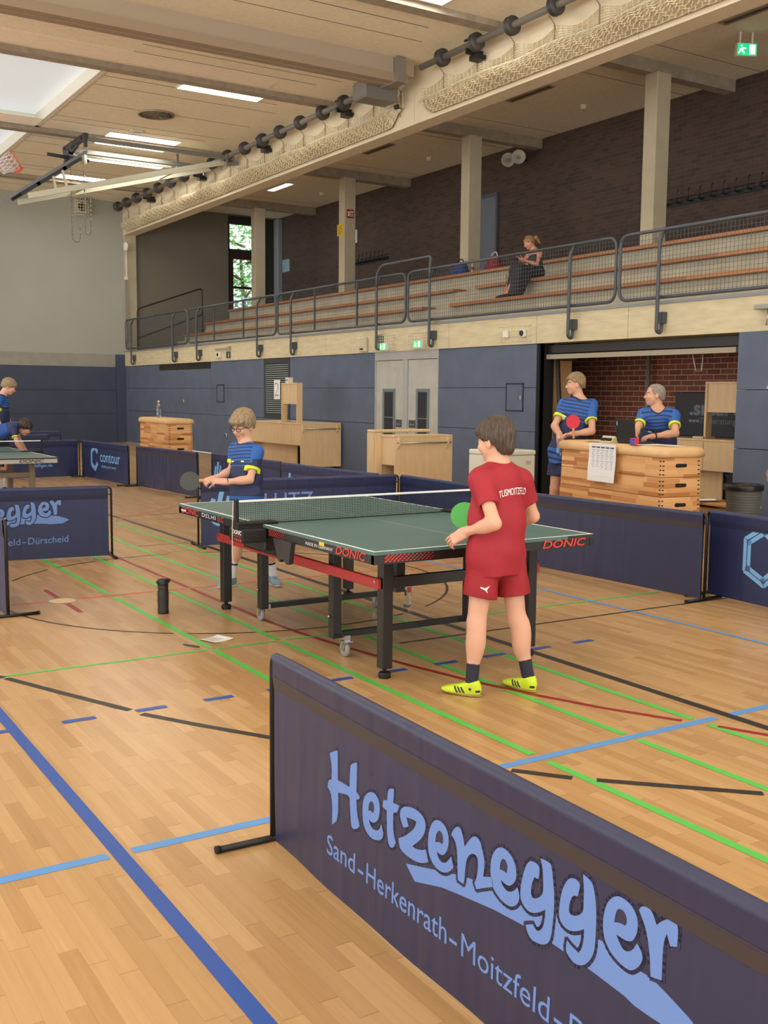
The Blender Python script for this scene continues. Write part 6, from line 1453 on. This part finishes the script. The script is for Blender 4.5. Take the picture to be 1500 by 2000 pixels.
def person(label, loc, J, yaw, s, hd, hs, sl=.62, shirt=None, shorts=None, skin=SK1, h=.006, wt=1.0, hands=None, feet=True, hem=None, legs=True, group=None, fold=.004, leglen=.72, shoes=None, sock=None, neckcut=.062):
    """J: world joints; yaw: chest heading in degrees clockwise from +Y; hd: (centre, yaw, pitch, roll) of the head"""
    t = thing('person', label, 'person', loc); J = {k: np.asarray(v, float) for k, v in J.items()}
    f = V3(math.sin(R(yaw)), math.cos(R(yaw)), 0); rt = V3(math.cos(R(yaw)), -math.sin(R(yaw)), 0)
    hc = np.asarray(hd[0], float); A = head_axes(*hd[1:]); sp = nrm(J['neck']-J['pelvis']); L = None
    if 'shL' in J: rs = nrm(J['shR']-J['shL']); rt = nrm(rs-sp*(rs@sp))
    ch = J['neck']*.70+J['pelvis']*.30; wa = J['neck']*.36+J['pelvis']*.64; fw = np.cross(sp, rt)
    B = Shape(); L = add_head(B, hc, A, hs, J['neck']+sp*.005)
    B.cone(ch+sp*.05*s, wa, .105*s*wt, .094*s*wt, .04, flat=(rt, 1.45)); B.cone(wa, J['pelvis'], .096*s*wt, .104*s*wt, .05, flat=(rt, 1.46))
    for q in ('L', 'R'):
        B.cone(J['neck']-sp*.015*s, J['sh'+q], .05*s, .052*s, .05)
        B.cone(J['sh'+q], J['el'+q], .049*s*wt, .039*s*wt, .03); B.cone(J['el'+q], J['wr'+q], .038*s*wt, .0265*s, .02)
        m = J['el'+q]*.7+J['wr'+q]*.3; B.ell(m, np.array([.040,.040,.07])*s*wt, np.roll(axes(J['wr'+q]-J['el'+q], (.1,.2,1)), 0, 0)[[0,2,1]], .03)
        if legs:
            B.cone(J['hip'+q], J['kn'+q], .084*s*wt, .057*s*wt, .04); B.cone(J['kn'+q], J['an'+q], .053*s*wt, .036*s, .03)
            ax = axes(J['an'+q]-J['kn'+q], (f[0],f[1],.05)); B.ell(J['kn'+q]*.70+J['an'+q]*.30-f*.016*s, np.array([.052,.052,.11])*s*wt, np.stack([rt, f, nrm(J['kn'+q]-J['an'+q])]), .04)
            if feet and not shoes: add_foot(B, J['an'+q], J['toe'+q], s)
    for q, a in (hands or {}).items(): add_hand(B, J['wr'+q], s=s*1.0, **a)
    Vt, Fs = B.mesh(h); body = np_obj('body', Vt, Fs, [skin], t, attrs=head_paint(hc, A, hs))
    # shirt
    if shirt:
        G = Shape(); hd_ = nrm(sp*.35+V3(0,0,.65)); hm = J['pelvis']-hd_*(hem if hem is not None else .10)*s; ic = .018*s
        G.cone(ch+sp*.055*s, wa, .105*s*wt+ic, .110*s*wt+ic, .05, flat=(rt, 1.45)); G.cone(wa, J['pelvis'], .110*s*wt+ic, .118*s*wt+ic, .06, flat=(rt, 1.46)); G.cone(J['pelvis'], hm-hd_*.03*s, .118*s*wt+ic, .122*s*wt+ic, .05, flat=(rt, 1.46))
        ends = {}
        for q in ('L', 'R'):
            sh, el = J['sh'+q], J['el'+q]; d = nrm(el-sh); e = sh+(el-sh)*sl; ends[q] = (e, d, sh)
            G.cone(J['neck']-sp*.03*s, sh, .058*s, .062*s, .06); G.cone(sh, e+d*.05, .064*s*wt, .064*s*wt, .045, cut=(e, d))
        G.plane(hm, -hd_, .006)
        up = nrm(sp+fw*.25); G.cone(J['neck']-up*.0, J['neck']+up*.16*s, neckcut*s, neckcut*s*1.25, .008, '-')
        for q in ('L', 'R'): e, d, sh = ends[q]; G.cone(e-d*.02, e+d*.06, .048*s*wt, .057*s*wt, .006, '-')
        rnd = random.Random(label); ph = [rnd.uniform(0, 6) for _ in range(8)]
        def disp(P):
            q = P-J['pelvis']; z = q@sp; x = q@rt; y = q@fw
            w_ = fold*(np.sin(34*x+9*z+ph[0]+2*np.sin(7*z))*.5+np.sin(22*x-15*z+ph[1])*.5+.6*np.sin(48*z+12*x+ph[2])*np.exp(-((z-.02)/.08)**2))
            return -w_*s
        Vt, Fs = G.mesh(h, disp)
        def at(P):
            q = P-J['pelvis']; z = (q@sp)/np.linalg.norm(J['neck']-J['pelvis']); x = np.abs(q@rt)/s; y = q@fw; one = np.ones(len(P))
            strp = np.where(x < .17, .45-np.sin(z*95+1.2*np.sin(q@rt/s*9)), 1.)
            top = np.minimum.reduce([z-.66, strp*.02, np.where((x > .19) & (z < .72), -1., 1.)])
            line = np.minimum.reduce([.010-np.abs(z-.60), np.where(y > 0, 1., -1.), .15-x]); hemb = np.minimum(.05-z, (.3-np.sin(z*60))*.02)
            blue = np.minimum(np.maximum.reduce([top, line, hemb]), np.linalg.norm(P-J['neck'], axis=1)-.088*s)
            neon = -one
            for q_ in ('L', 'R'):
                e, d, sh = ends[q_]; u = (P-e)@d; r_ = np.linalg.norm(P-e-u[:, None]*d, axis=1); neon = np.maximum(neon, np.minimum.reduce([u+.030*s, .016-u, .080*s-r_]))
            return dict(blue=blue, neon=neon)
        so = np_obj('shirt', Vt, Fs, shirt, t, attrs=at)
    else: so = None
    if shorts and legs:
        G = Shape(); ic = .02*s; top = J['pelvis']+sp*.06*s
        G.cone(top, J['pelvis'], .10*s*wt+ic, .105*s*wt+ic, .05, flat=(rt, 1.44))
        for q in ('L', 'R'):
            a, b = J['hip'+q], J['kn'+q]; d = nrm(b-a); e = a+(b-a)*leglen; G.cone(a, e+d*.06, .088*s*wt+ic, .080*s*wt+ic*1.4, .035, cut=(e, d))
        for q in ('L', 'R'): a, b = J['hip'+q], J['kn'+q]; d = nrm(b-a); e = a+(b-a)*leglen; G.cone(e-d*.025, e+d*.08, .074*s*wt, .092*s*wt, .006, '-')
        G.plane(top, sp, .01)
        def disp2(P):
            q = P-J['pelvis']; x = q@rt; z = q[:, 2]; return -s*fold*(np.sin(30*x+11*z)*.6+np.sin(46*z+20*x)*.5)
        Vt, Fs = G.mesh(h, disp2); np_obj('shorts', Vt, Fs, shorts, t)
    if legs and feet and shoes:
        for q in ('L', 'R'):
            make_shoe('shoe', t, J['an'+q], J['toe'+q], s, shoes, max(.004, h*.8), stripes=(shoes == S_neon))
            an, kn = J['an'+q], J['kn'+q]; d = nrm(kn-an); k = Shape(); tp = an+d*sock[1]*s; k.cone(an-d*.03*s, tp+d*.03, .040*s, .043*s, .01, cut=(tp, d)); Vt, Fs = k.mesh(h)
            np_obj('sock', Vt, Fs, sock[0], t, attrs=lambda P, tp=tp, d=d: dict(band=.008-np.abs((P-tp)@d+.03*s)))
    return t, dict(L=L, A=A, hc=hc, hs=hs, rt=rt, fw=fw, sp=sp, J=J, s=s, shirt=so, body=body)
def decal(parent, target, vs, fs, M, m, name, lift=.0025):
    """print laid on cloth: every vertex is dropped along -z of M onto the target surface"""
    from mathutils.bvhtree import BVHTree
    me = target.data; bv = BVHTree.FromPolygons([tuple(v.co) for v in me.vertices], [tuple(p.vertices) for p in me.polygons])
    b = MB(); z = M.to_3x3() @ Vector((0,0,1)); o0 = parent.location; out = []
    for v in vs:
        p = M @ Vector(v)-o0; r = bv.ray_cast(p+z*.12, -z); out.append((r[0]+z*lift) if r[0] else p)
    b.add(out, fs); return b.build(name, m, target)
# boy in red, seen from behind at the near end of the table
S1 = .83
J = dict(neck=(-.122,-1.575,1.20), shL=(-.262,-1.60,1.135), shR=(.022,-1.585,1.125), elL=(-.290,-1.765,.925), wrL=(-.335,-1.575,.862), elR=(.125,-1.57,.92), wrR=(.095,-1.385,.86), pelvis=(-.148,-1.60,.745),
  hipL=(-.222,-1.60,.715), hipR=(-.062,-1.60,.715), knL=(-.272,-1.605,.385), knR=(-.028,-1.64,.38), anL=(-.308,-1.622,.0706), anR=(.010,-1.70,.0706), toeL=(-.11,.16), toeR=(-.045,.19))
t, D = person('boy in red shirt and red shorts standing with his back to the camera', (-.15,-1.64,0), J, 2, S1, ((-.128,-1.55,1.333), -14, 9, 0), .97, .60,
  M_redshirt, [M_redshort], SK1, .0045, 1.0,
  dict(L=dict(d=(-.045,.062,-.05), n=(-.6,-.5,.6), side=1, curl=((14,20,14),(20,26,18),(26,30,20),(30,34,22)), spread=6, thumb=26), R=dict(d=(-.1,.12,.04), n=(.6,.6,.2), side=-1, curl=(55,60,40), spread=0, thumb=40)),
  hem=.135, shoes=S_neon, sock=(M_sockn, .125), leglen=.60, fold=.005)
make_hair(t, D['hc'], D['A'], D['hs'], [H_brown], .035, -.002, -.088, .015, .0026, .0035, .012, .006)
FR = lambda o, x, y: frame(o, x, y)
vs, fs = [], []; xo = 0.
for part, bo, adv in (('TUS', .012, 1), ('M', 0., 0), ('M', 0., 1), ('OITZFELD', .012, 1)):      # the M twice, slightly shifted, for its weight
    v_, f_ = text_mesh(part, .050, bold=bo, xs=.60); x0 = min(v[0] for v in v_); k0 = len(vs); sh_ = .0015 if (part == 'M' and adv) else 0
    vs += [(v[0]-x0+xo+sh_, v[1], 0) for v in v_]; fs += [tuple(i+k0 for i in f) for f in f_]
    if adv: xo += max(v[0] for v in v_)-x0+.0025
x1 = max(v[0] for v in vs); vs = [(v[0]-x1/2, v[1]-1.1*(v[0]-x1/2)**2, 0) for v in vs]
decal(t, D['shirt'], vs, fs, FR((-.098,-1.70,1.058), (1,-.03,.03), (0,0,1)), mat('print white', (236,226,226), .6), 'back_print')
vs, fs = loops_mesh([[(-.024,.012),(-.012,.010),(.0,.004),(.014,.012),(.026,.016),(.016,.004),(.010,-.006),(.014,-.022),(.006,-.012),(.0,-.006),(-.010,.0),(-.022,.004)]])
sh = next(c for c in t.children if c.name.startswith('shorts'))
decal(t, sh, vs, fs, FR((-.285,-1.69,.575), (.82,-.57,.0), (0,0,1)), MATS['print white'], 'leaping_mark')
racket(np.array(J['wrR'])+V3(-.03,.04,.0), (-.115,.085,.03), (-.5,-.85,.15), 'green racket held by the boy in red in front of his belly', M_green, M_blkrub)
# boy in the blue shirt at the far end of the table
J = dict(neck=(.030,1.925,1.150), shL=(.068,1.80,1.100), shR=(-.004,2.045,1.115), elL=(-.012,1.755,.880), wrL=(-.195,1.815,.866), elR=(-.055,2.025,.935), wrR=(-.225,1.965,.882), pelvis=(.02,1.90,.735),
  hipL=(.05,1.83,.70), hipR=(.0,1.975,.70), knL=(.150,1.775,.40), knR=(-.07,1.88,.41), anL=(.222,1.82,.0706), anR=(-.112,1.905,.0706), toeL=(-.03,-.2), toeR=(-.19,-.10))
t, D = person('boy with glasses in a blue sports shirt at the far end of the table', (.05,1.87,0), J, 250, S1, ((.008,1.93,1.312), 247, 20, -4), .97, .66,
  M_club, [M_navyshort], SK1b, .0055, .92,
  dict(L=dict(d=(-.11,.045,.01), n=(-.25,-.5,.8), side=1, curl=((30,40,25),(35,45,28),(38,48,30),(42,50,30)), spread=1, thumb=30), R=dict(d=(-.1,-.02,-.02), n=(-.2,-.6,.75), side=-1, curl=(50,60,40), spread=0, thumb=30)),
  hem=.12, shoes=S_grey, sock=(M_sockb, .17), leglen=.58, fold=.005)
make_hair(t, D['hc'], D['A'], D['hs'], [H_ash], .030, -.022, -.050, .022, .0030, .0045, .016, .006)
make_eyes(t, D['hc'], D['A'], D['hs'], (.1,-.35))
L = lambda x, y, z: tuple(np.array(D['hc'])+D['hs']*(x*D['A'][0]+y*D['A'][1]+z*D['A'][2])-np.array(t.location))
b = MB()
for x in (-1, 1): b.tube([L(x*(.033+.024*math.cos(2*PI*k/14)), .104-.006*abs(math.cos(2*PI*k/14)), -.002+.018*math.sin(2*PI*k/14)) for k in range(14)], .0028, 5, closed=True); b.tube([L(x*.057,.098,.004), L(x*.078,.06,.004), L(x*.082,-.01,.0), L(x*.08,-.02,-.014)], .0026, 5)
b.tube([L(-.009,.105,.002), L(.009,.105,.002)], .0026, 5); b.build('glasses', M_black, t)
b = MB(); w_ = np.array(J['wrL'])*.93+np.array(J['elL'])*.07; d = nrm(np.array(J['wrL'])-np.array(J['elL'])); u = nrm(np.cross(d, (0,0,1))); v = np.cross(u, d)
b.tube([tuple(w_+(u*math.cos(a)+v*math.sin(a))*.0262*S1*1.09-np.array(t.location)) for a in [2*PI*k/16 for k in range(16)]], .0048, 6, closed=True); b.build('wristband', M_black, t)
def chest_marks(D, t, y=.52):
    o = np.array(D['J']['pelvis'])*(1-y)+np.array(D['J']['neck'])*y+D['fw']*.2*D['s']
    for x, m, w_ in ((-.075, MATS['print white'], .045), (.075, M_neon, .04)):
        k = w_*D['s']; vs = [(-k/2,-.006,0),(k/2,-.006,0),(k/2,.006,0),(-k/2,.006,0)]
        decal(t, D['shirt'], vs, [(0,1,2,3)], FR(tuple(o-D['rt']*x*D['s']), tuple(-D['rt']), tuple(D['sp'])), m, 'chest_print')
chest_marks(D, t, .68)
racket(np.array(J['wrR'])+V3(-.012,-.006,-.010), (-.13,.035,-.005), (-.42,-.85,.25), 'dark racket held in both hands by the boy with glasses', M_blkrub, M_redrub)
# young man leaning on the scoring desk
J = dict(neck=(4.864,3.259,1.535), shR=(4.775,3.405,1.475), shL=(4.925,3.12,1.465), elR=(4.585,3.365,1.225), wrR=(4.585,3.265,1.12), elL=(4.816,2.985,1.175), wrL=(4.625,3.065,1.145), pelvis=(4.735,3.335,.93),
  hipR=(4.70,3.41,.89), hipL=(4.755,3.26,.89), knR=(4.68,3.44,.49), knL=(4.70,3.29,.49), anR=(4.68,3.50,.0893), anL=(4.70,3.32,.0893), toeL=(-.5,-.6), toeR=(-.6,-.3))
t, D = person('young man in blue shirt leaning on the left end of the scoring desk', (4.70,3.40,0), J, 240, 1.05, ((4.835,3.305,1.705), 303, 2, 0), 1.0, .62,
  M_club, [M_navyshort], SK2, .0075, .92,
  dict(L=dict(d=(-.1,.03,-.005), n=(0,.1,1), side=1, curl=((18,25,18),)*4, spread=2, thumb=30), R=dict(d=(-.012,-.02,-.06), n=(-.7,-.6,.1), side=-1, curl=(28,40,25), spread=1, thumb=25)),
  hem=.14, shoes=S_blk, sock=(M_sockw, .15), leglen=.62, fold=.006)
make_hair(t, D['hc'], D['A'], D['hs'], [H_blond], .062, .022, -.045, .010, .003, .006, .006, .016); make_eyes(t, D['hc'], D['A'], D['hs']); chest_marks(D, t, .62)
racket((4.585,3.035,1.092), (-.015,.0,.19), (-.62,-.78,.05), 'red racket standing upright on the scoring desk, held by the young man', M_redrub, M_blkrub)
tb = clear_bottle((4.548,3.235,.885), .22, 'clear water bottle hanging from the young man\'s hand at the desk', False)
b = MB(); b.lathe([(.0285,.04),(.0285,.10)], 16, cap=False); b.build('label_band', mat('label blue', (120,160,206), .4), tb)
# older man at the desk
J = dict(neck=(5.071,2.235,1.43), shR=(4.985,2.36,1.375), shL=(5.165,2.095,1.37), elR=(4.765,2.25,1.205), wrR=(4.60,2.11,1.16), elL=(5.02,1.93,1.185), wrL=(4.735,1.985,1.155), pelvis=(5.24,2.36,.905),
  hipR=(5.20,2.44,.87), hipL=(5.28,2.28,.87), knR=(5.22,2.46,.48), knL=(5.30,2.28,.48), anR=(5.26,2.48,.0833), anL=(5.34,2.30,.0833), toeL=(-.6,-.4), toeR=(-.6,-.3))
t, D = person('older man with short grey hair in blue shirt behind the scoring desk', (5.28,2.36,0), J, 242, .98, ((5.045,2.268,1.592), 304, 0, 0), 1.0, .62,
  M_club, [M_navyshort], SK2, .0075, 1.0,
  dict(L=dict(d=(-.12,.0,-.01), n=(0,0,1), side=1, curl=((25,35,25),)*4, spread=1, thumb=30), R=dict(d=(-.1,-.06,0), n=(0,0,1), side=-1, curl=((25,35,25),)*4, spread=1, thumb=30)),
  hem=.12, shoes=S_blk, sock=(M_sockw, .15), leglen=.62, fold=.006)
make_hair(t, D['hc'], D['A'], D['hs'], [H_grey], .125, -.005, -.060, .003, .0010, .005, 0, 0); make_eyes(t, D['hc'], D['A'], D['hs']); chest_marks(D, t, .62)
b = MB(); w_ = np.array(J['wrL'])*.9+np.array(J['elL'])*.1; d = nrm(np.array(J['wrL'])-np.array(J['elL'])); u = nrm(np.cross(d, (0,0,1))); v = np.cross(u, d)
b.tube([tuple(w_+(u*math.cos(a)+v*math.sin(a))*.031-np.array(t.location)) for a in [2*PI*k/16 for k in range(16)]], .009, 6, closed=True); b.box(-.018,.018,-.018,.018,-.004,.006, FR(tuple(w_+v*.036-np.array(t.location)), tuple(d), tuple(u))); b.build('wristwatch', M_black, t)
# woman sitting on the gallery
J = dict(neck=(9.47,9.64,4.285), shL=(9.48,9.49,4.19), shR=(9.46,9.79,4.20), elL=(9.36,9.42,3.99), wrL=(9.12,9.53,4.06), elR=(9.28,9.76,4.02), wrR=(9.11,9.65,4.08), pelvis=(9.46,9.56,3.86),
  hipL=(9.44,9.46,3.83), hipR=(9.45,9.65,3.83), knL=(8.98,9.47,3.87), knR=(9.0,9.62,3.87), anL=(8.72,9.50,3.421), anR=(8.78,9.62,3.421), toeL=(-.9,.15), toeR=(-.9,.2))
SKW = skin_mat('skin tanned', (204,144,116), (176,92,88), (92,66,48))
t, D = person('woman in a long dark sleeveless dress sitting on the gallery bench with a phone', (9.40,9.56,3.73), J, 284, .95, ((9.375,9.68,4.415), 296, 28, 0), .98, .05, None, None, SKW, .011, .92,
  dict(L=dict(d=(-.1,.04,.02), n=(0,-.8,-.5), side=1, curl=((30,45,30),)*4, spread=1, thumb=40), R=dict(d=(-.1,-.05,.0), n=(0,.8,-.5), side=-1, curl=((30,45,30),)*4, spread=1, thumb=40)))
G = Shape(); q = {k: np.array(v) for k, v in J.items()}; rt, sp = D['rt'], D['sp']
G.cone(q['neck']*.62+q['pelvis']*.38, q['pelvis']*.6+q['neck']*.4, .108, .10, .04, flat=(rt, 1.4)); G.cone(q['pelvis']*.6+q['neck']*.4, q['pelvis'], .10, .12, .05, flat=(rt, 1.45))
for sd in ('L', 'R'): G.cone(q['hip'+sd], q['kn'+sd]+V3(0,0,.01), .11, .10, .08); G.cone(q['kn'+sd]+V3(.02,0,-.01), q['an'+sd]+V3(.13,-.02,.02), .098, .12, .08); G.cone(q['neck']*.75+q['pelvis']*.25, q['sh'+sd]*.6+q['neck']*.4+V3(0,0,.0), .07, .035, .03)
G.cone(q['knL']+V3(.15,0,-.1), q['anL']+V3(.22,-.03,.05), .10, .13, .08); G.plane(V3(0,0,3.385), (0,0,-1), .01)
G.cone(q['neck']-V3(.06,0,.02), q['neck']+V3(-.06,0,.2), .07, .1, .01, '-')
Vt, Fs = G.mesh(.011, lambda P: -.006*np.sin(40*P[:,1]+12*P[:,0])*np.clip((4.0-P[:,2])*4,0,1)); np_obj('dress', Vt, Fs, [mat('dress dark', (38,38,44), .7, var=.25, vscale=30)], t)
for sd in ('L', 'R'): make_shoe('shoe', t, q['an'+sd], J['toe'+sd], .92, S_blkall, .009)
make_hair(t, D['hc'], D['A'], D['hs'], [hair_mat('honey blond hair', (110,80,52), (184,146,100))], .060, .0, -.05, .012, .003, .009, 0, .004)
k = Shape(); L3 = lambda x, y, z: D['hc']+D['hs']*(x*D['A'][0]+y*D['A'][1]+z*D['A'][2]); k.cone(L3(0,-.11,.03), L3(0,-.165,.02), .03, .036, .02); k.cone(L3(0,-.165,.02), L3(.02,-.19,-.10), .036, .02, .02); Vt, Fs = k.mesh(.009, lambda P: -.003*np.sin(120*P[:,1]+60*P[:,2])); np_obj('ponytail', Vt, Fs, [MATS['honey blond hair']], t)
make_eyes(t, D['hc'], D['A'], D['hs'], (0,-.4))
b = MB()
for x in (-1, 1): b.lathe([(.0,.0),(.026,.002),(.0,.006)], 12, FR(tuple(L3(x*.033,.062,.112)-np.array(t.location)), tuple(D['A'][0]), tuple(D['A'][1]*.5-D['A'][2]*.5)), cap=False); b.tube([tuple(L3(x*.058,.06,.11)-np.array(t.location)), tuple(L3(x*.083,-.02,.06)-np.array(t.location))], .003, 4)
b.build('sunglasses', M_black, t)
t = thing('smartphone', 'dark smartphone in the hands of the woman on the gallery', 'phone', (8.995,9.59,4.075)); b = MB(); M = FR((0,0,0), (.1,1,0), (-.5,0,.85)); b.box(-.075,.075,-.037,.037,-.004,.004, M, bev=.003); b.build('case', M_black, t); b = MB(); b.box(-.07,.07,-.034,.034,.0042,.0046, M); b.build('screen', MATS['laptop screen'], t)
# man in black at the right picture edge
J = dict(neck=(4.96,0.524,1.53), shL=(4.785,0.388,1.47), shR=(5.125,0.658,1.47), elL=(4.765,0.358,1.18), wrL=(4.73,0.408,.93), elR=(5.145,0.678,1.18), wrR=(5.095,0.718,.93), pelvis=(4.965,0.498,.97),
  hipL=(4.895,0.448,.93), hipR=(5.035,0.558,.93), knL=(4.855,0.478,.50), knR=(5.015,0.598,.50), anL=(4.885,0.458,.0893), anR=(5.065,0.578,.0893), toeL=(-.7,.5), toeR=(-.6,.6))
t, D = person('dark haired man in black shirt and shorts cut off by the right edge', (4.965,.498,0), J, 312, 1.05, ((4.91,.573,1.695), 304, 2, 0), 1.0, .6,
  M_blackcl, [M_blackcl], SK2d, .0085, 1.0, dict(L=dict(d=(-.01,.03,-.1), n=(-.7,-.7,0), side=1, curl=((15,20,15),)*4, spread=1, thumb=20), R=dict(d=(-.01,.02,-.1), n=(.7,.7,0), side=-1, curl=((15,20,15),)*4, spread=1, thumb=20)),
  hem=.12, shoes=S_blk, sock=(M_sockn, .15), leglen=.66)
make_hair(t, D['hc'], D['A'], D['hs'], [H_dark], .060, .0, -.055, .010, .002, .007, 0, .010); make_eyes(t, D['hc'], D['A'], D['hs'])
k = Shape(); L3 = lambda x, y, z: D['hc']+D['hs']*(x*D['A'][0]+y*D['A'][1]+z*D['A'][2]); k.ell(L3(0,.055,-.088), (.052,.045,.034), D['A'], .01); k.ell(L3(0,.02,-.06), (.069,.06,.04), D['A'], .02); k.ell(L3(0,.10,-.055), (.03,.03,.018), D['A'], .01, '-'); k.plane(L3(0,0,-.045), D['A'][2], .01); Vt, Fs = k.mesh(.006); np_obj('beard', Vt, Fs, [H_dark], t)
# two boys behind the far table
J = dict(neck=(.09,10.96,1.50), shR=(.0,10.82,1.44), shL=(.155,11.10,1.44), elR=(-.06,10.79,1.21), wrR=(.0,10.68,1.03), elL=(.18,11.10,1.22), wrL=(.22,11.05,1.0), pelvis=(.04,10.95,.965),
  hipR=(.0,10.87,.93), hipL=(.09,11.03,.93), knR=(.01,10.85,.50), knL=(.10,11.04,.50), anR=(.0,10.89,.0833), anL=(.08,11.07,.0833), toeL=(.8,-.3), toeR=(.8,-.3))
t, D = person('tall boy in navy shirt standing behind the far table, looking down', (.04,10.96,0), J, 112, .98, ((.182,10.915,1.64), 108, 26, 0), 1.0, .62,
  M_club, [M_navyshort], SK1b, .0105, .9, dict(R=dict(d=(.03,-.05,-.09), n=(-.5,-.8,0), side=-1, curl=((15,20,15),)*4, spread=1, thumb=20), L=dict(d=(.05,0,-.1), n=(.2,.8,0), side=1, curl=((15,20,15),)*4, spread=1, thumb=20)),
  hem=.14, shoes=S_blk, sock=(M_sockw, .15), leglen=.62)
make_hair(t, D['hc'], D['A'], D['hs'], [H_ash], .030, -.020, -.050, .018, .003, .009, .012, .004); make_eyes(t, D['hc'], D['A'], D['hs'], (0,-.4))
J = dict(neck=(.205,10.515,1.04), shR=(.115,10.40,1.0), shL=(.20,10.68,1.015), elR=(.14,10.30,.80), wrR=(.26,10.27,.62), elL=(.26,10.68,.82), wrL=(.36,10.64,.64), pelvis=(-.19,10.64,.90),
  hipR=(-.21,10.55,.86), hipL=(-.19,10.73,.86), knR=(-.09,10.52,.47), knL=(-.05,10.74,.47), anR=(-.21,10.54,.0765), anL=(-.19,10.74,.0765), toeL=(.9,-.2), toeR=(.9,-.2))
t, D = person('dark haired boy in blue shirt bending low behind the far table net', (-.12,10.62,0), J, 104, .9, ((.288,10.455,1.03), 118, 34, 12), .98, .62,
  M_club2, [M_navyshort], SK2d, .0105, .92, dict(R=dict(d=(.05,0,-.09), n=(-.3,-.8,0), side=-1, curl=((20,25,15),)*4, spread=1, thumb=20), L=dict(d=(.05,0,-.09), n=(.2,.8,0), side=1, curl=((20,25,15),)*4, spread=1, thumb=20)),
  hem=.12, shoes=S_blk, sock=(M_sockw, .15), leglen=.62)
make_hair(t, D['hc'], D['A'], D['hs'], [H_dark], .032, -.010, -.055, .018, .004, .009, .012, .004); make_eyes(t, D['hc'], D['A'], D['hs'], (0,-.3))
